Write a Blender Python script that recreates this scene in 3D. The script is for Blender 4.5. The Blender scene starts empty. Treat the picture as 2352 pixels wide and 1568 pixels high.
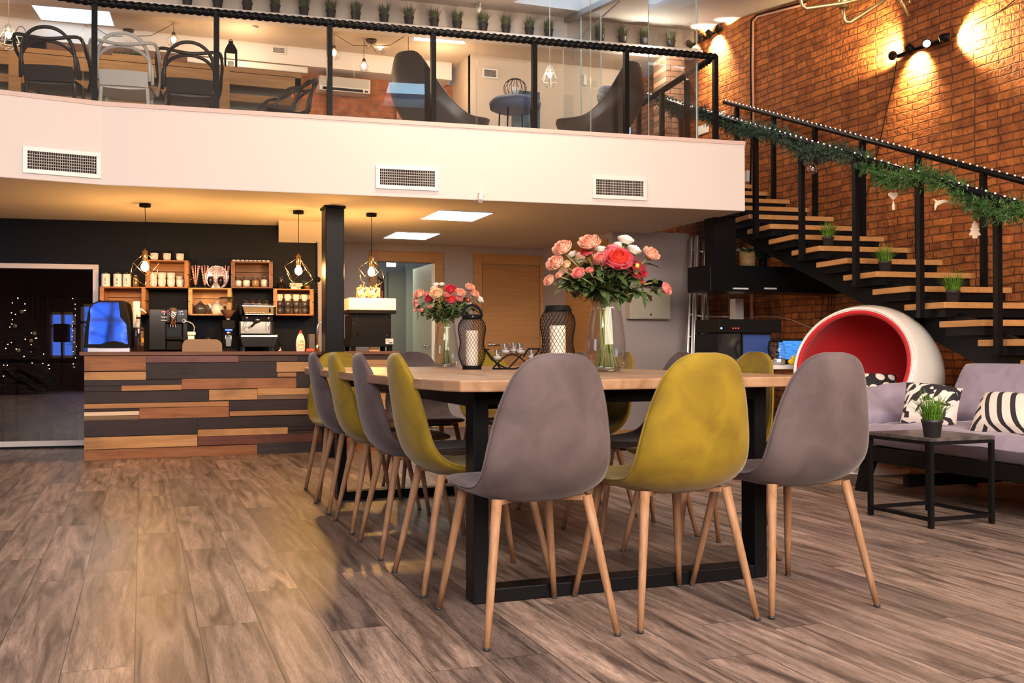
import bpy, math, random
from math import sin, cos, pi, radians, sqrt, atan2
from mathutils import Vector, Matrix
random.seed(7)
SC = bpy.context.scene
COL = SC.collection
# ---------------------------------------------------------------- camera
H = .88; FPX = 2283.08
PI_, RO_, YA_ = radians(.5136), radians(-.1013), radians(20.4318)
CF = Vector((sin(YA_)*cos(PI_), cos(YA_)*cos(PI_), sin(PI_)))
_R = Vector((cos(YA_), -sin(YA_), 0)); _U = _R.cross(CF)
CR = _R*cos(RO_) + _U*sin(RO_); CU = -_R*sin(RO_) + _U*cos(RO_)
EYE = Vector((0, 0, H))
cam = bpy.data.objects.new('camera', bpy.data.cameras.new('camera'))
COL.objects.link(cam)
cam.data.sensor_width = 36; cam.data.lens = 36*FPX/2352
cam.data.clip_start = .05; cam.data.clip_end = 100
cam.matrix_world = Matrix(((CR.x, CU.x, -CF.x, 0), (CR.y, CU.y, -CF.y, 0), (CR.z, CU.z, -CF.z, H), (0, 0, 0, 1)))
SC.camera = cam
# ---------------------------------------------------------------- world and exposure
w = bpy.data.worlds.new('dusk_sky'); SC.world = w; w.use_nodes = True
w.node_tree.nodes['Background'].inputs[0].default_value = (.42, .62, 1, 1)
w.node_tree.nodes['Background'].inputs[1].default_value = 1.6
SC.view_settings.view_transform = 'Standard'; SC.view_settings.look = 'None'
SC.view_settings.gamma = 1; SC.view_settings.use_curve_mapping = False
SC.view_settings.exposure = 0.0
SC.cycles.max_bounces = 7; SC.cycles.diffuse_bounces = 4; SC.cycles.glossy_bounces = 3
SC.cycles.transmission_bounces = 7; SC.cycles.transparent_max_bounces = 24
SC.cycles.sample_clamp_indirect = 4; SC.cycles.caustics_reflective = False; SC.cycles.caustics_refractive = False

def light(kind, name, loc, energy, color, size=.3, sizey=None, to=None, spot=60, blend=.5):
    d = bpy.data.lights.new(name, kind); o = bpy.data.objects.new(name, d); COL.objects.link(o)
    d.energy = energy; d.color = color; o.location = loc
    if kind == 'AREA':
        d.size = size
        if sizey: d.shape = 'RECTANGLE'; d.size_y = sizey
    elif kind == 'SPOT':
        d.spot_size = radians(spot); d.spot_blend = blend; d.shadow_soft_size = size
    elif kind == 'POINT': d.shadow_soft_size = size
    if to is not None:
        o.rotation_euler = (Vector(to)-Vector(loc)).to_track_quat('-Z', 'Y').to_euler()
    return o
WARM = (1, .74, .50); NEUT = (1, .90, .80); BLUE = (.42, .62, 1)
# added fill lights without fittings, out of view around the hall
light('AREA', 'hall_lamp_light', (1.5, -1.4, 4.28), 520, NEUT, 4.0, 2.0, (2.0, 3.2, 0))
light('AREA', 'hall_lamp_light', (-3.4, -1.2, 4.28), 300, NEUT, 3.0, 1.8, (-.8, 4.6, 0))
light('AREA', 'hall_lamp_light', (5.0, -1.2, 4.28), 280, WARM, 2.6, 1.8, (4.4, 3.5, 0))
light('AREA', 'rear_lamp_light', (1.0, -3.4, 2.9), 640, (1, .84, .72), 7.0, 2.0, (1.6, 7.6, 2.0))  # added broad fill behind the camera, brightens the mezzanine face
light('AREA', 'hall_lamp_light', (2.4, 6.6, 4.25), 90, WARM, 1.2, .6, (2.2, 5.2, 0))
light('AREA', 'window_daylight', (-6.2, 4.5, 1.5), 70, BLUE, 2.4, 1.6, (0, 6.5, .0))  # added blue fill from the side; the left wall has no window

# ---------------------------------------------------------------- places: a sight line meets a plane that stands in the room
def ray(x, y): return CF + CR*((x-1176)/FPX) - CU*((y-784)/FPX)
def onz(x, y, z): d = ray(x, y); return EYE + d*((z-H)/d.z)
def ony(x, y, Y): d = ray(x, y); return EYE + d*(Y/d.y)
def onx(x, y, X): d = ray(x, y); return EYE + d*(X/d.x)
def onpl(x, y, p, n):
    d = ray(x, y); n = Vector(n); return EYE + d*((Vector(p)-EYE).dot(n)/d.dot(n))
def ond(x, y, D): d = ray(x, y); return EYE + d*(D/d.dot(CF))
def mirror(x, y, p, n, Y=None, Z=None):
    n = Vector(n).normalized(); q = onpl(x, y, p, n); d = ray(x, y); d = d-2*d.dot(n)*n
    t = (Y-q.y)/d.y if Y is not None else (Z-q.z)/d.z
    return q+d*t

# ---------------------------------------------------------------- materials
def nt(name):
    m = bpy.data.materials.new(name); m.use_nodes = True
    return m, m.node_tree.nodes, m.node_tree.links, m.node_tree.nodes['Principled BSDF']
def rgb(c): return (c[0], c[1], c[2], 1)
def mat(name, c, rough=.5, metal=0., noise=.0, nscale=8, bump=0., bscale=40, sheen=0., coat=0., spec=.5):
    m, N, L, P = nt(name)
    P.inputs['Base Color'].default_value = rgb(c); P.inputs['Roughness'].default_value = rough
    P.inputs['Metallic'].default_value = metal; P.inputs['Specular IOR Level'].default_value = spec
    if sheen: P.inputs['Sheen Weight'].default_value = sheen; P.inputs['Sheen Roughness'].default_value = .4
    if coat: P.inputs['Coat Weight'].default_value = coat; P.inputs['Coat Roughness'].default_value = .08
    tc = N.new('ShaderNodeTexCoord')
    if noise:
        n = N.new('ShaderNodeTexNoise'); n.inputs['Scale'].default_value = nscale; n.inputs['Detail'].default_value = 5
        L.new(tc.outputs['Object'], n.inputs['Vector'])
        r = N.new('ShaderNodeValToRGB'); L.new(n.outputs['Fac'], r.inputs[0])
        r.color_ramp.elements[0].position = .3; r.color_ramp.elements[1].position = .7
        r.color_ramp.elements[0].color = rgb([v*(1-noise) for v in c]); r.color_ramp.elements[1].color = rgb([min(1, v*(1+noise)) for v in c])
        L.new(r.outputs[0], P.inputs['Base Color'])
    if bump:
        n = N.new('ShaderNodeTexNoise'); n.inputs['Scale'].default_value = bscale; n.inputs['Detail'].default_value = 4
        L.new(tc.outputs['Object'], n.inputs['Vector'])
        b = N.new('ShaderNodeBump'); b.inputs['Strength'].default_value = bump; b.inputs['Distance'].default_value = .01
        L.new(n.outputs['Fac'], b.inputs['Height']); L.new(b.outputs[0], P.inputs['Normal'])
    return m
def emis(name, c, s):
    m, N, L, P = nt(name)
    P.inputs['Base Color'].default_value = rgb(c); P.inputs['Emission Color'].default_value = rgb(c)
    P.inputs['Emission Strength'].default_value = s
    return m
def wood(name, a, b, stretch=(1.2, 22, 22), rough=.55, knots=0.0):
    m, N, L, P = nt(name); P.inputs['Roughness'].default_value = rough; P.inputs['Specular IOR Level'].default_value = .25
    tc = N.new('ShaderNodeTexCoord'); mp = N.new('ShaderNodeMapping'); L.new(tc.outputs['Object'], mp.inputs[0])
    mp.inputs['Scale'].default_value = stretch
    n = N.new('ShaderNodeTexNoise'); n.inputs['Scale'].default_value = 1.6; n.inputs['Detail'].default_value = 7; n.inputs['Distortion'].default_value = .9
    L.new(mp.outputs[0], n.inputs['Vector'])
    r = N.new('ShaderNodeValToRGB'); L.new(n.outputs['Fac'], r.inputs[0])
    r.color_ramp.elements[0].position = .32; r.color_ramp.elements[0].color = rgb(b)
    r.color_ramp.elements[1].position = .66; r.color_ramp.elements[1].color = rgb(a)
    out = r.outputs[0]
    if knots:
        v = N.new('ShaderNodeTexNoise'); v.inputs['Scale'].default_value = 3.5; v.inputs['Detail'].default_value = 2
        L.new(tc.outputs['Object'], v.inputs['Vector'])
        r2 = N.new('ShaderNodeValToRGB'); L.new(v.outputs['Fac'], r2.inputs[0])
        r2.color_ramp.elements[0].position = .55; r2.color_ramp.elements[0].color = (1, 1, 1, 1)
        r2.color_ramp.elements[1].position = .75; r2.color_ramp.elements[1].color = (1-knots, 1-knots, 1-knots, 1)
        mx = N.new('ShaderNodeMix'); mx.data_type = 'RGBA'; mx.blend_type = 'MULTIPLY'; mx.inputs[0].default_value = 1
        L.new(out, mx.inputs[6]); L.new(r2.outputs[0], mx.inputs[7]); out = mx.outputs[2]
    L.new(out, P.inputs['Base Color'])
    bp = N.new('ShaderNodeBump'); bp.inputs['Strength'].default_value = .15; bp.inputs['Distance'].default_value = .004
    L.new(n.outputs['Fac'], bp.inputs['Height']); L.new(bp.outputs[0], P.inputs['Normal'])
    return m
def glass(name, tint=(1, 1, 1), refl=.12, rough=0.0, ior=True, k=.8):
    m, N, L, P = nt(name); N.remove(P)
    out = [n for n in N if n.type == 'OUTPUT_MATERIAL'][0]
    t = N.new('ShaderNodeBsdfTransparent'); t.inputs[0].default_value = rgb(tint)
    g = N.new('ShaderNodeBsdfGlossy'); g.inputs['Roughness'].default_value = rough
    lw = N.new('ShaderNodeLayerWeight'); lw.inputs[0].default_value = .25
    ma = N.new('ShaderNodeMath'); ma.operation = 'MULTIPLY_ADD'; L.new(lw.outputs['Facing'], ma.inputs[0])
    ma.inputs[1].default_value = k if ior else 0; ma.inputs[2].default_value = refl; ma.use_clamp = True
    x = N.new('ShaderNodeMixShader'); L.new(ma.outputs[0], x.inputs[0]); L.new(t.outputs[0], x.inputs[1]); L.new(g.outputs[0], x.inputs[2])
    L.new(x.outputs[0], out.inputs[0])
    return m
def brick(name, c1, c2, mortar, rough=.85, bw=.215, rh=.066, ms=.007, bumpd=.012, wob=.02):
    m, N, L, P = nt(name); P.inputs['Roughness'].default_value = rough; P.inputs['Specular IOR Level'].default_value = .35
    tc = N.new('ShaderNodeTexCoord')
    sx = N.new('ShaderNodeSeparateXYZ'); L.new(tc.outputs['Object'], sx.inputs[0])
    cb = N.new('ShaderNodeCombineXYZ'); L.new(sx.outputs['X'], cb.inputs['X']); L.new(sx.outputs['Z'], cb.inputs['Y'])
    nz = N.new('ShaderNodeTexNoise'); nz.inputs['Scale'].default_value = 3.5; nz.inputs['Detail'].default_value = 3; L.new(cb.outputs[0], nz.inputs['Vector'])
    va = N.new('ShaderNodeVectorMath'); va.operation = 'SUBTRACT'; va.inputs[1].default_value = (.5, .5, .5); L.new(nz.outputs['Color'], va.inputs[0])
    vs = N.new('ShaderNodeVectorMath'); vs.operation = 'SCALE'; vs.inputs['Scale'].default_value = wob; L.new(va.outputs[0], vs.inputs[0])
    ad = N.new('ShaderNodeVectorMath'); ad.operation = 'ADD'; L.new(cb.outputs[0], ad.inputs[0]); L.new(vs.outputs[0], ad.inputs[1])
    b = N.new('ShaderNodeTexBrick'); L.new(ad.outputs[0], b.inputs['Vector'])
    b.inputs['Color1'].default_value = rgb(c1); b.inputs['Color2'].default_value = rgb(c2); b.inputs['Mortar'].default_value = rgb(mortar)
    b.inputs['Scale'].default_value = 1; b.inputs['Brick Width'].default_value = bw; b.inputs['Row Height'].default_value = rh
    b.inputs['Mortar Size'].default_value = ms; b.inputs['Mortar Smooth'].default_value = .7; b.inputs['Bias'].default_value = -.1
    b.squash_frequency = 2; b.squash = .55; b.offset_frequency = 2
    n2 = N.new('ShaderNodeTexNoise'); n2.inputs['Scale'].default_value = 9; n2.inputs['Detail'].default_value = 6; L.new(cb.outputs[0], n2.inputs['Vector'])
    r2 = N.new('ShaderNodeValToRGB'); L.new(n2.outputs['Fac'], r2.inputs[0])
    r2.color_ramp.elements[0].position = .3; r2.color_ramp.elements[0].color = (.50, .46, .44, 1)
    r2.color_ramp.elements[1].position = .7; r2.color_ramp.elements[1].color = (1.15, 1.1, 1.05, 1)
    mx = N.new('ShaderNodeMix'); mx.data_type = 'RGBA'; mx.blend_type = 'MULTIPLY'; mx.inputs[0].default_value = 1
    L.new(b.outputs['Color'], mx.inputs[6]); L.new(r2.outputs[0], mx.inputs[7]); L.new(mx.outputs[2], P.inputs['Base Color'])
    inv = N.new('ShaderNodeMath'); inv.operation = 'MULTIPLY_ADD'; inv.inputs[1].default_value = -1; inv.inputs[2].default_value = 1; L.new(b.outputs['Fac'], inv.inputs[0])
    n3 = N.new('ShaderNodeTexNoise'); n3.inputs['Scale'].default_value = 26; n3.inputs['Detail'].default_value = 5; L.new(cb.outputs[0], n3.inputs['Vector'])
    a2 = N.new('ShaderNodeMath'); a2.operation = 'MULTIPLY_ADD'; a2.inputs[1].default_value = .7; L.new(n3.outputs['Fac'], a2.inputs[0]); L.new(inv.outputs[0], a2.inputs[2])
    bp = N.new('ShaderNodeBump'); bp.inputs['Strength'].default_value = .9; bp.inputs['Distance'].default_value = bumpd
    L.new(a2.outputs[0], bp.inputs['Height']); L.new(bp.outputs[0], P.inputs['Normal'])
    return m
def floor_mat():
    m, N, L, P = nt('laminate_planks'); P.inputs['Specular IOR Level'].default_value = .45
    def M(op, a, b=None, c=None):
        n = N.new('ShaderNodeMath'); n.operation = op
        for i, v in enumerate((a, b, c)):
            if v is None: continue
            if isinstance(v, (int, float)): n.inputs[i].default_value = v
            else: L.new(v, n.inputs[i])
        return n.outputs[0]
    tc = N.new('ShaderNodeTexCoord'); s = N.new('ShaderNodeSeparateXYZ'); L.new(tc.outputs['Object'], s.inputs[0])
    W, LN = .1885, 1.30
    u = M('DIVIDE', M('ADD', s.outputs['X'], .0175+W*40), W); row = M('FLOOR', u); fu = M('SUBTRACT', u, row)
    wn = N.new('ShaderNodeTexWhiteNoise'); wn.noise_dimensions = '1D'; L.new(row, wn.inputs['W'])
    v = M('ADD', M('DIVIDE', s.outputs['Y'], LN), M('MULTIPLY', wn.outputs['Value'], 7.31)); col = M('FLOOR', v); fv = M('SUBTRACT', v, col)
    w2 = N.new('ShaderNodeTexWhiteNoise'); w2.noise_dimensions = '2D'; c2 = N.new('ShaderNodeCombineXYZ'); L.new(row, c2.inputs[0]); L.new(col, c2.inputs[1]); L.new(c2.outputs[0], w2.inputs['Vector'])
    # grain coordinates, shifted for each plank
    gx = M('ADD', M('MULTIPLY', s.outputs['X'], 13), M('MULTIPLY', w2.outputs['Value'], 57)); gy = M('ADD', M('MULTIPLY', s.outputs['Y'], 1.1), M('MULTIPLY', w2.outputs['Value'], 91))
    gc = N.new('ShaderNodeCombineXYZ'); L.new(gx, gc.inputs[0]); L.new(gy, gc.inputs[1])
    n1 = N.new('ShaderNodeTexNoise'); n1.inputs['Scale'].default_value = 1.3; n1.inputs['Detail'].default_value = 6; n1.inputs['Distortion'].default_value = 1.2; L.new(gc.outputs[0], n1.inputs['Vector'])
    gc2 = N.new('ShaderNodeCombineXYZ'); L.new(M('MULTIPLY', gx, 5.5), gc2.inputs[0]); L.new(M('MULTIPLY', gy, 3.4), gc2.inputs[1])
    n2 = N.new('ShaderNodeTexNoise'); n2.inputs['Scale'].default_value = 2.2; n2.inputs['Detail'].default_value = 8; n2.inputs['Distortion'].default_value = 2.2; L.new(gc2.outputs[0], n2.inputs['Vector'])
    r = N.new('ShaderNodeValToRGB'); L.new(n1.outputs['Fac'], r.inputs[0]); e = r.color_ramp.elements
    e[0].position = .30; e[0].color = (.062, .044, .040, 1); e[1].position = .70; e[1].color = (.355, .262, .224, 1)
    k = e.new(.48); k.color = (.195, .146, .124, 1)
    r2 = N.new('ShaderNodeValToRGB'); L.new(n2.outputs['Fac'], r2.inputs[0]); r2.color_ramp.elements[0].position = .36; r2.color_ramp.elements[0].color = (.58, .56, .55, 1); r2.color_ramp.elements[1].position = .6; r2.color_ramp.elements[1].color = (1.12, 1.12, 1.12, 1)
    mx = N.new('ShaderNodeMix'); mx.data_type = 'RGBA'; mx.blend_type = 'MULTIPLY'; mx.inputs[0].default_value = 1; L.new(r.outputs[0], mx.inputs[6]); L.new(r2.outputs[0], mx.inputs[7])
    tint = N.new('ShaderNodeValToRGB'); L.new(w2.outputs['Value'], tint.inputs[0]); tint.color_ramp.elements[0].color = (.66, .66, .69, 1); tint.color_ramp.elements[1].color = (1.28, 1.24, 1.18, 1)
    mx2 = N.new('ShaderNodeMix'); mx2.data_type = 'RGBA'; mx2.blend_type = 'MULTIPLY'; mx2.inputs[0].default_value = 1; L.new(mx.outputs[2], mx2.inputs[6]); L.new(tint.outputs[0], mx2.inputs[7])
    eu = M('MULTIPLY', M('MINIMUM', fu, M('SUBTRACT', 1, fu)), W); ev = M('MULTIPLY', M('MINIMUM', fv, M('SUBTRACT', 1, fv)), LN)
    edge = M('MINIMUM', eu, ev); ln = M('GREATER_THAN', edge, .0017)
    sh = M('MULTIPLY_ADD', ln, .70, .30)
    mx3 = N.new('ShaderNodeMix'); mx3.data_type = 'RGBA'; mx3.blend_type = 'MULTIPLY'; mx3.inputs[0].default_value = 1; L.new(mx2.outputs[2], mx3.inputs[6])
    cc = N.new('ShaderNodeCombineColor'); [L.new(sh, cc.inputs[i]) for i in range(3)]; L.new(cc.outputs[0], mx3.inputs[7])
    L.new(mx3.outputs[2], P.inputs['Base Color'])
    L.new(M('MULTIPLY_ADD', n2.outputs['Fac'], .25, .27), P.inputs['Roughness'])
    bp = N.new('ShaderNodeBump'); bp.inputs['Strength'].default_value = .12; bp.inputs['Distance'].default_value = .003; L.new(n2.outputs['Fac'], bp.inputs['Height']); L.new(bp.outputs[0], P.inputs['Normal'])
    return m

K = {}
K['white'] = mat('white_plaster', (.71, .64, .605), .8, bump=.05, bscale=25)
K['ceil'] = mat('ceiling_paint', (.62, .56, .52), .85)
K['grey'] = mat('mauve_grey_paint', (.34, .295, .29), .85, bump=.05)
K['beige'] = mat('beige_paint', (.62, .50, .40), .85)
K['navy'] = mat('charcoal_paint', (.010, .012, .017), .6, spec=.08)
K['black'] = mat('black_steel', (.006, .006, .007), .33, .0, bump=.06, bscale=60, spec=.1)
K['blackm'] = mat('black_matte', (.007, .0065, .0065), .5, spec=.08)
K['blackg'] = mat('black_gloss', (.010, .010, .012), .12)
K['steelbrush'] = mat('brushed_steel', (.62, .58, .53), .28, 1.)
K['chrome'] = mat('chrome', (.8, .8, .8), .1, 1.)
K['alu'] = mat('aluminium', (.55, .55, .56), .35, 1.)
K['brass'] = mat('brass', (.75, .50, .20), .25, 1.)
K['floor'] = floor_mat()
K['brick'] = brick('red_brick', (.50, .165, .040), (.30, .088, .026), (.22, .088, .036), wob=.045, bumpd=.024)
K['brick2'] = brick('orange_brick', (.42, .13, .04), (.33, .10, .032), (.30, .17, .10), wob=.004, bumpd=.006)
K['brick3'] = brick('pale_brick', (.72, .43, .30), (.62, .34, .22), (.30, .18, .12), wob=.004, bumpd=.006)
K['doorwood'] = wood('oak_door_veneer', (.36, .18, .065), (.30, .145, .05), (1, 1, 26), .45)
K['trimwood'] = wood('oak_trim', (.42, .22, .085), (.36, .18, .065), (2, 2, 26), .45)
K['pane'] = glass('clear_pane', (.95, .975, .98), .025, k=.30)
K['panedge'] = mat('pane_edge', (.55, .66, .64), .15)
K['wallglass'] = glass('dark_window_glass', (.8, .75, .75), .15, ior=False)
K['whitefr'] = mat('white_frame', (.62, .55, .52), .4)
K['treadwood'] = wood('light_stair_oak', (.52, .275, .105), (.42, .205, .07), (22, 1.5, 22), .45)
K['socket'] = mat('white_plastic', (.72, .70, .67), .35)

# ---------------------------------------------------------------- mesh builder
class MB:
    def __init__(s, mt=None): s.v = []; s.f = []; s.m = []; s.s = []; s.mats = []; s.cur = 0; s.use(mt)
    def use(s, mt):
        if mt is not None:
            if isinstance(mt, str): mt = K[mt]
            if mt not in s.mats: s.mats.append(mt)
            s.cur = s.mats.index(mt)
        return s
    def add(s, vs, fs, smooth=False):
        n = len(s.v); s.v += [tuple(v) for v in vs]
        for f in fs: s.f.append(tuple(i+n for i in f)); s.m.append(s.cur); s.s.append(smooth)
        return s
    def box(s, x0, x1, y0, y1, z0, z1, T=None):
        vs = [Vector((x, y, z)) for x in (x0, x1) for y in (y0, y1) for z in (z0, z1)]
        if T is not None: vs = [T @ v for v in vs]
        return s.add(vs, [(0, 1, 3, 2), (4, 6, 7, 5), (0, 4, 5, 1), (2, 3, 7, 6), (0, 2, 6, 4), (1, 5, 7, 3)])
    def beam(s, a, b, w, h=None, up=(0, 0, 1)):
        h = w if h is None else h; a = Vector(a); b = Vector(b); d = (b-a).normalized(); up = Vector(up)
        if abs(d.dot(up)) > .98: up = Vector((0, 1, 0))
        r = d.cross(up).normalized(); u = r.cross(d)
        vs = [p+r*(i*w/2)+u*(j*h/2) for p in (a, b) for i, j in ((-1, -1), (1, -1), (1, 1), (-1, 1))]
        return s.add(vs, [(0, 3, 2, 1), (4, 5, 6, 7), (0, 1, 5, 4), (1, 2, 6, 5), (2, 3, 7, 6), (3, 0, 4, 7)])
    def tube(s, pts, r, n=8, closed=False, caps=True, smooth=True):
        pts = [Vector(p) for p in pts]; N_ = len(pts); rs = r if isinstance(r, (list, tuple)) else [r]*N_
        tan = []
        for i in range(N_):
            a = pts[(i-1) % N_] if closed or i > 0 else pts[0]; b = pts[(i+1) % N_] if closed or i < N_-1 else pts[-1]
            t = (b-a); tan.append(t.normalized() if t.length > 1e-9 else Vector((0, 0, 1)))
        up = Vector((0, 0, 1)) if abs(tan[0].z) < .9 else Vector((1, 0, 0))
        rr = tan[0].cross(up).normalized(); vs = []
        for i in range(N_):
            rr = (rr - tan[i]*rr.dot(tan[i])).normalized(); q = tan[i].cross(rr)
            for k in range(n):
                a = 2*pi*k/n; vs.append(pts[i]+(rr*cos(a)+q*sin(a))*rs[i])
        fs = []
        for i in range(N_ if closed else N_-1):
            j = (i+1) % N_
            for k in range(n): k2 = (k+1) % n; fs.append((i*n+k, i*n+k2, j*n+k2, j*n+k))
        s.add(vs, fs, smooth)
        if caps and not closed: 
            b = len(s.v)-len(vs)
            for ring in (range(n-1, -1, -1), range((N_-1)*n, N_*n)): s.f.append(tuple(b+i for i in ring)); s.m.append(s.cur); s.s.append(False)
        return s
    def lathe(s, prof, c=(0, 0, 0), n=24, T=None, smooth=True, sx=1, sy=1, cap=True):
        c = Vector(c); vs = []; 
        for r, z in prof:
            for k in range(n): a = 2*pi*k/n; vs.append(Vector((r*cos(a)*sx, r*sin(a)*sy, z)))
        vs = [(T @ v if T is not None else v)+c for v in vs]; fs = []
        for i in range(len(prof)-1):
            for k in range(n): k2 = (k+1) % n; fs.append((i*n+k, i*n+k2, (i+1)*n+k2, (i+1)*n+k))
        s.add(vs, fs, smooth); b = len(s.v)-len(vs)
        if not cap: return s
        if prof[0][0] > 1e-6: s.f.append(tuple(b+i for i in range(n-1, -1, -1))); s.m.append(s.cur); s.s.append(False)
        if prof[-1][0] > 1e-6: s.f.append(tuple(b+(len(prof)-1)*n+i for i in range(n))); s.m.append(s.cur); s.s.append(False)
        return s
    def sphere(s, c, r, n=12, m_=8, sc=(1, 1, 1)):
        c = Vector(c); vs = []; 
        for i in range(m_+1):
            t = pi*i/m_
            for k in range(n): a = 2*pi*k/n; vs.append(c+Vector((r*sin(t)*cos(a)*sc[0], r*sin(t)*sin(a)*sc[1], -r*cos(t)*sc[2])))
        return s.add(vs, [(i*n+k, i*n+(k+1) % n, (i+1)*n+(k+1) % n, (i+1)*n+k) for i in range(m_) for k in range(n)], True)
    def prism(s, poly, a, b=None, T=None):
        """poly: list of points (3D) of one cap; a: extrusion vector"""
        a = Vector(a); n = len(poly); P = [Vector(p) for p in poly]; vs = P+[p+a for p in P]
        if T is not None: vs = [T @ v for v in vs]
        return s.add(vs, [tuple(range(n-1, -1, -1)), tuple(range(n, 2*n))]+[(i, (i+1) % n, (i+1) % n+n, i+n) for i in range(n)])
    def grid(s, P, smooth=True, closed=False):
        nu = len(P); nv = len(P[0]); fs = []
        for i in range(nu-1):
            for j in range(nv if closed else nv-1): j2 = (j+1) % nv; fs.append((i*nv+j, i*nv+j2, (i+1)*nv+j2, (i+1)*nv+j))
        return s.add([p for r in P for p in r], fs, smooth)
    def mesh(s, name, off=None):
        me = bpy.data.meshes.new(name); o = off or Vector((0, 0, 0))
        me.from_pydata([(v[0]-o[0], v[1]-o[1], v[2]-o[2]) for v in s.v], [], s.f)
        for m_ in s.mats: me.materials.append(m_)
        me.polygons.foreach_set('material_index', s.m); me.polygons.foreach_set('use_smooth', s.s)
        me.validate(); me.update(); return me

def bev(o, wd, seg=2, ang=40):
    b = o.modifiers.new('bevel', 'BEVEL'); b.width = wd; b.segments = seg; b.limit_method = 'ANGLE'; b.angle_limit = radians(ang); b.harden_normals = False
    return o
def thing(name, label, cat, loc=(0, 0, 0), rz=0, group=None):
    o = bpy.data.objects.new(name, None); COL.objects.link(o); o.location = loc; o.rotation_euler = (0, 0, rz); o.empty_display_size = .1
    o['label'] = label; o['category'] = cat
    if group: o['group'] = group
    return o
def part(name, mb, parent, label=None, world=False, bv=0):
    """a mesh under its thing; world=True when the shape was laid out in room coordinates"""
    off = None
    if world:
        off = Vector(parent.location); q = parent.parent
        while q: off = off+Vector(q.location); q = q.parent
    o = bpy.data.objects.new(name, mb.mesh(name, off)); COL.objects.link(o); o.parent = parent
    if label: o['label'] = label
    if bv: bev(o, bv)
    return o
def single(name, label, cat, mb, loc=(0, 0, 0), rz=0, group=None, world=False, bv=0):
    o = bpy.data.objects.new(name, mb.mesh(name, Vector(loc) if world else None)); COL.objects.link(o)
    o.location = loc; o.rotation_euler = (0, 0, rz); o['label'] = label; o['category'] = cat
    if group: o['group'] = group
    if bv: bev(o, bv)
    return o
def struct(name, mb, loc=(0, 0, 0), rz=0, world=False, bv=0, label=None):
    o = bpy.data.objects.new(name, mb.mesh(name, Vector(loc) if world else None)); COL.objects.link(o)
    o.location = loc; o.rotation_euler = (0, 0, rz); o['kind'] = 'structure'
    if label: o['label'] = label
    if bv: bev(o, bv)
    return o
def dup(root, loc, rz=0, label=None, group=None, scale=None):
    def cp(o, par):
        c = o.copy(); COL.objects.link(c); c.parent = par
        for ch in o.children: cp(ch, c)
        return c
    r = cp(root, None); r.location = loc; r.rotation_euler = (0, 0, rz)
    if label: r['label'] = label
    if group: r['group'] = group
    if scale: r.scale = (scale,)*3
    return r
def vwall(name, a, b, z0, z1, mt, th=.1, side=1):
    """vertical wall; visible face runs from a to b (xy); body lies on the left of a->b when side=1"""
    a = Vector((a[0], a[1], 0)); b = Vector((b[0], b[1], 0)); L_ = (b-a).length; rz = atan2(b.y-a.y, b.x-a.x)
    mb = MB(mt); mb.box(0, L_, 0 if side > 0 else -th, th if side > 0 else 0, z0, z1)
    return struct(name, mb, a, rz)
# ================================================================ the setting
ZC, ZF = 2.078, 2.685            # underside and floor of the mezzanine
mb = MB('floor'); mb.box(-6.8, 7.2, -4.2, 14, -.05, 0); struct('floor', mb)
# front face of the mezzanine, seen in plan
FA = onz(0, 407, ZC); FB = onz(235, 425, ZC); FC = onz(1710, 485, ZC)
FA = FB+(FA-FB).normalized()*6.0
def flat(p, z=0): return Vector((p[0], p[1], z))
XS = FC.x                        # right side of the slab
YL = 9.20                        # where the stair landing starts
slab = [(FA.x, FA.y), (FB.x, FB.y), (FC.x, FC.y), (XS, YL), (XS, 12.6), (FA.x, 12.6)]
mb = MB('ceil'); mb.prism([(x, y, ZC+.001) for x, y in slab], (0, 0, ZF-ZC-.04)); struct('ceiling', mb, label='mezzanine slab')
fas = MB('white')
for a, b in ((FA, FB), (FB, FC)):
    fas.prism([(a.x, a.y-.004, ZC+.004), (b.x, b.y-.004, ZC+.004), (b.x, b.y, ZC+.004), (a.x, a.y, ZC+.004)], (0, 0, ZF-ZC-.040))
fas.box(XS, XS+.004, FC.y, YL, ZC+.004, ZF-.036)
struct('wall_front', fas, label='white plaster face of the mezzanine')
mb = MB(mat('sill_strip', (.62, .47, .42), .6))
for a, b in ((FA, FB), (FB, FC)):
    mb.prism([(a.x, a.y-.012, ZF-.036), (b.x, b.y-.012, ZF-.036), (b.x, b.y+.10, ZF-.036), (a.x, a.y+.10, ZF-.036)], (0, 0, .032))
mb.box(XS-.09, XS+.012, FC.y, YL, ZF-.036, ZF-.004)
struct('trim_1', mb)
# right brick wall: slightly turned against the planks
def bw(y): return 6.15-.066*(y-9)
vwall('wall_right', (bw(11.6), 11.6), (bw(-4.2), -4.2), 0, 5.2, 'brick', .2, side=1)
# hall shell
vwall('wall_left', (-6.7, -4.2), (-6.7, 12.6), 0, 4.9, 'grey', .1)
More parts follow.
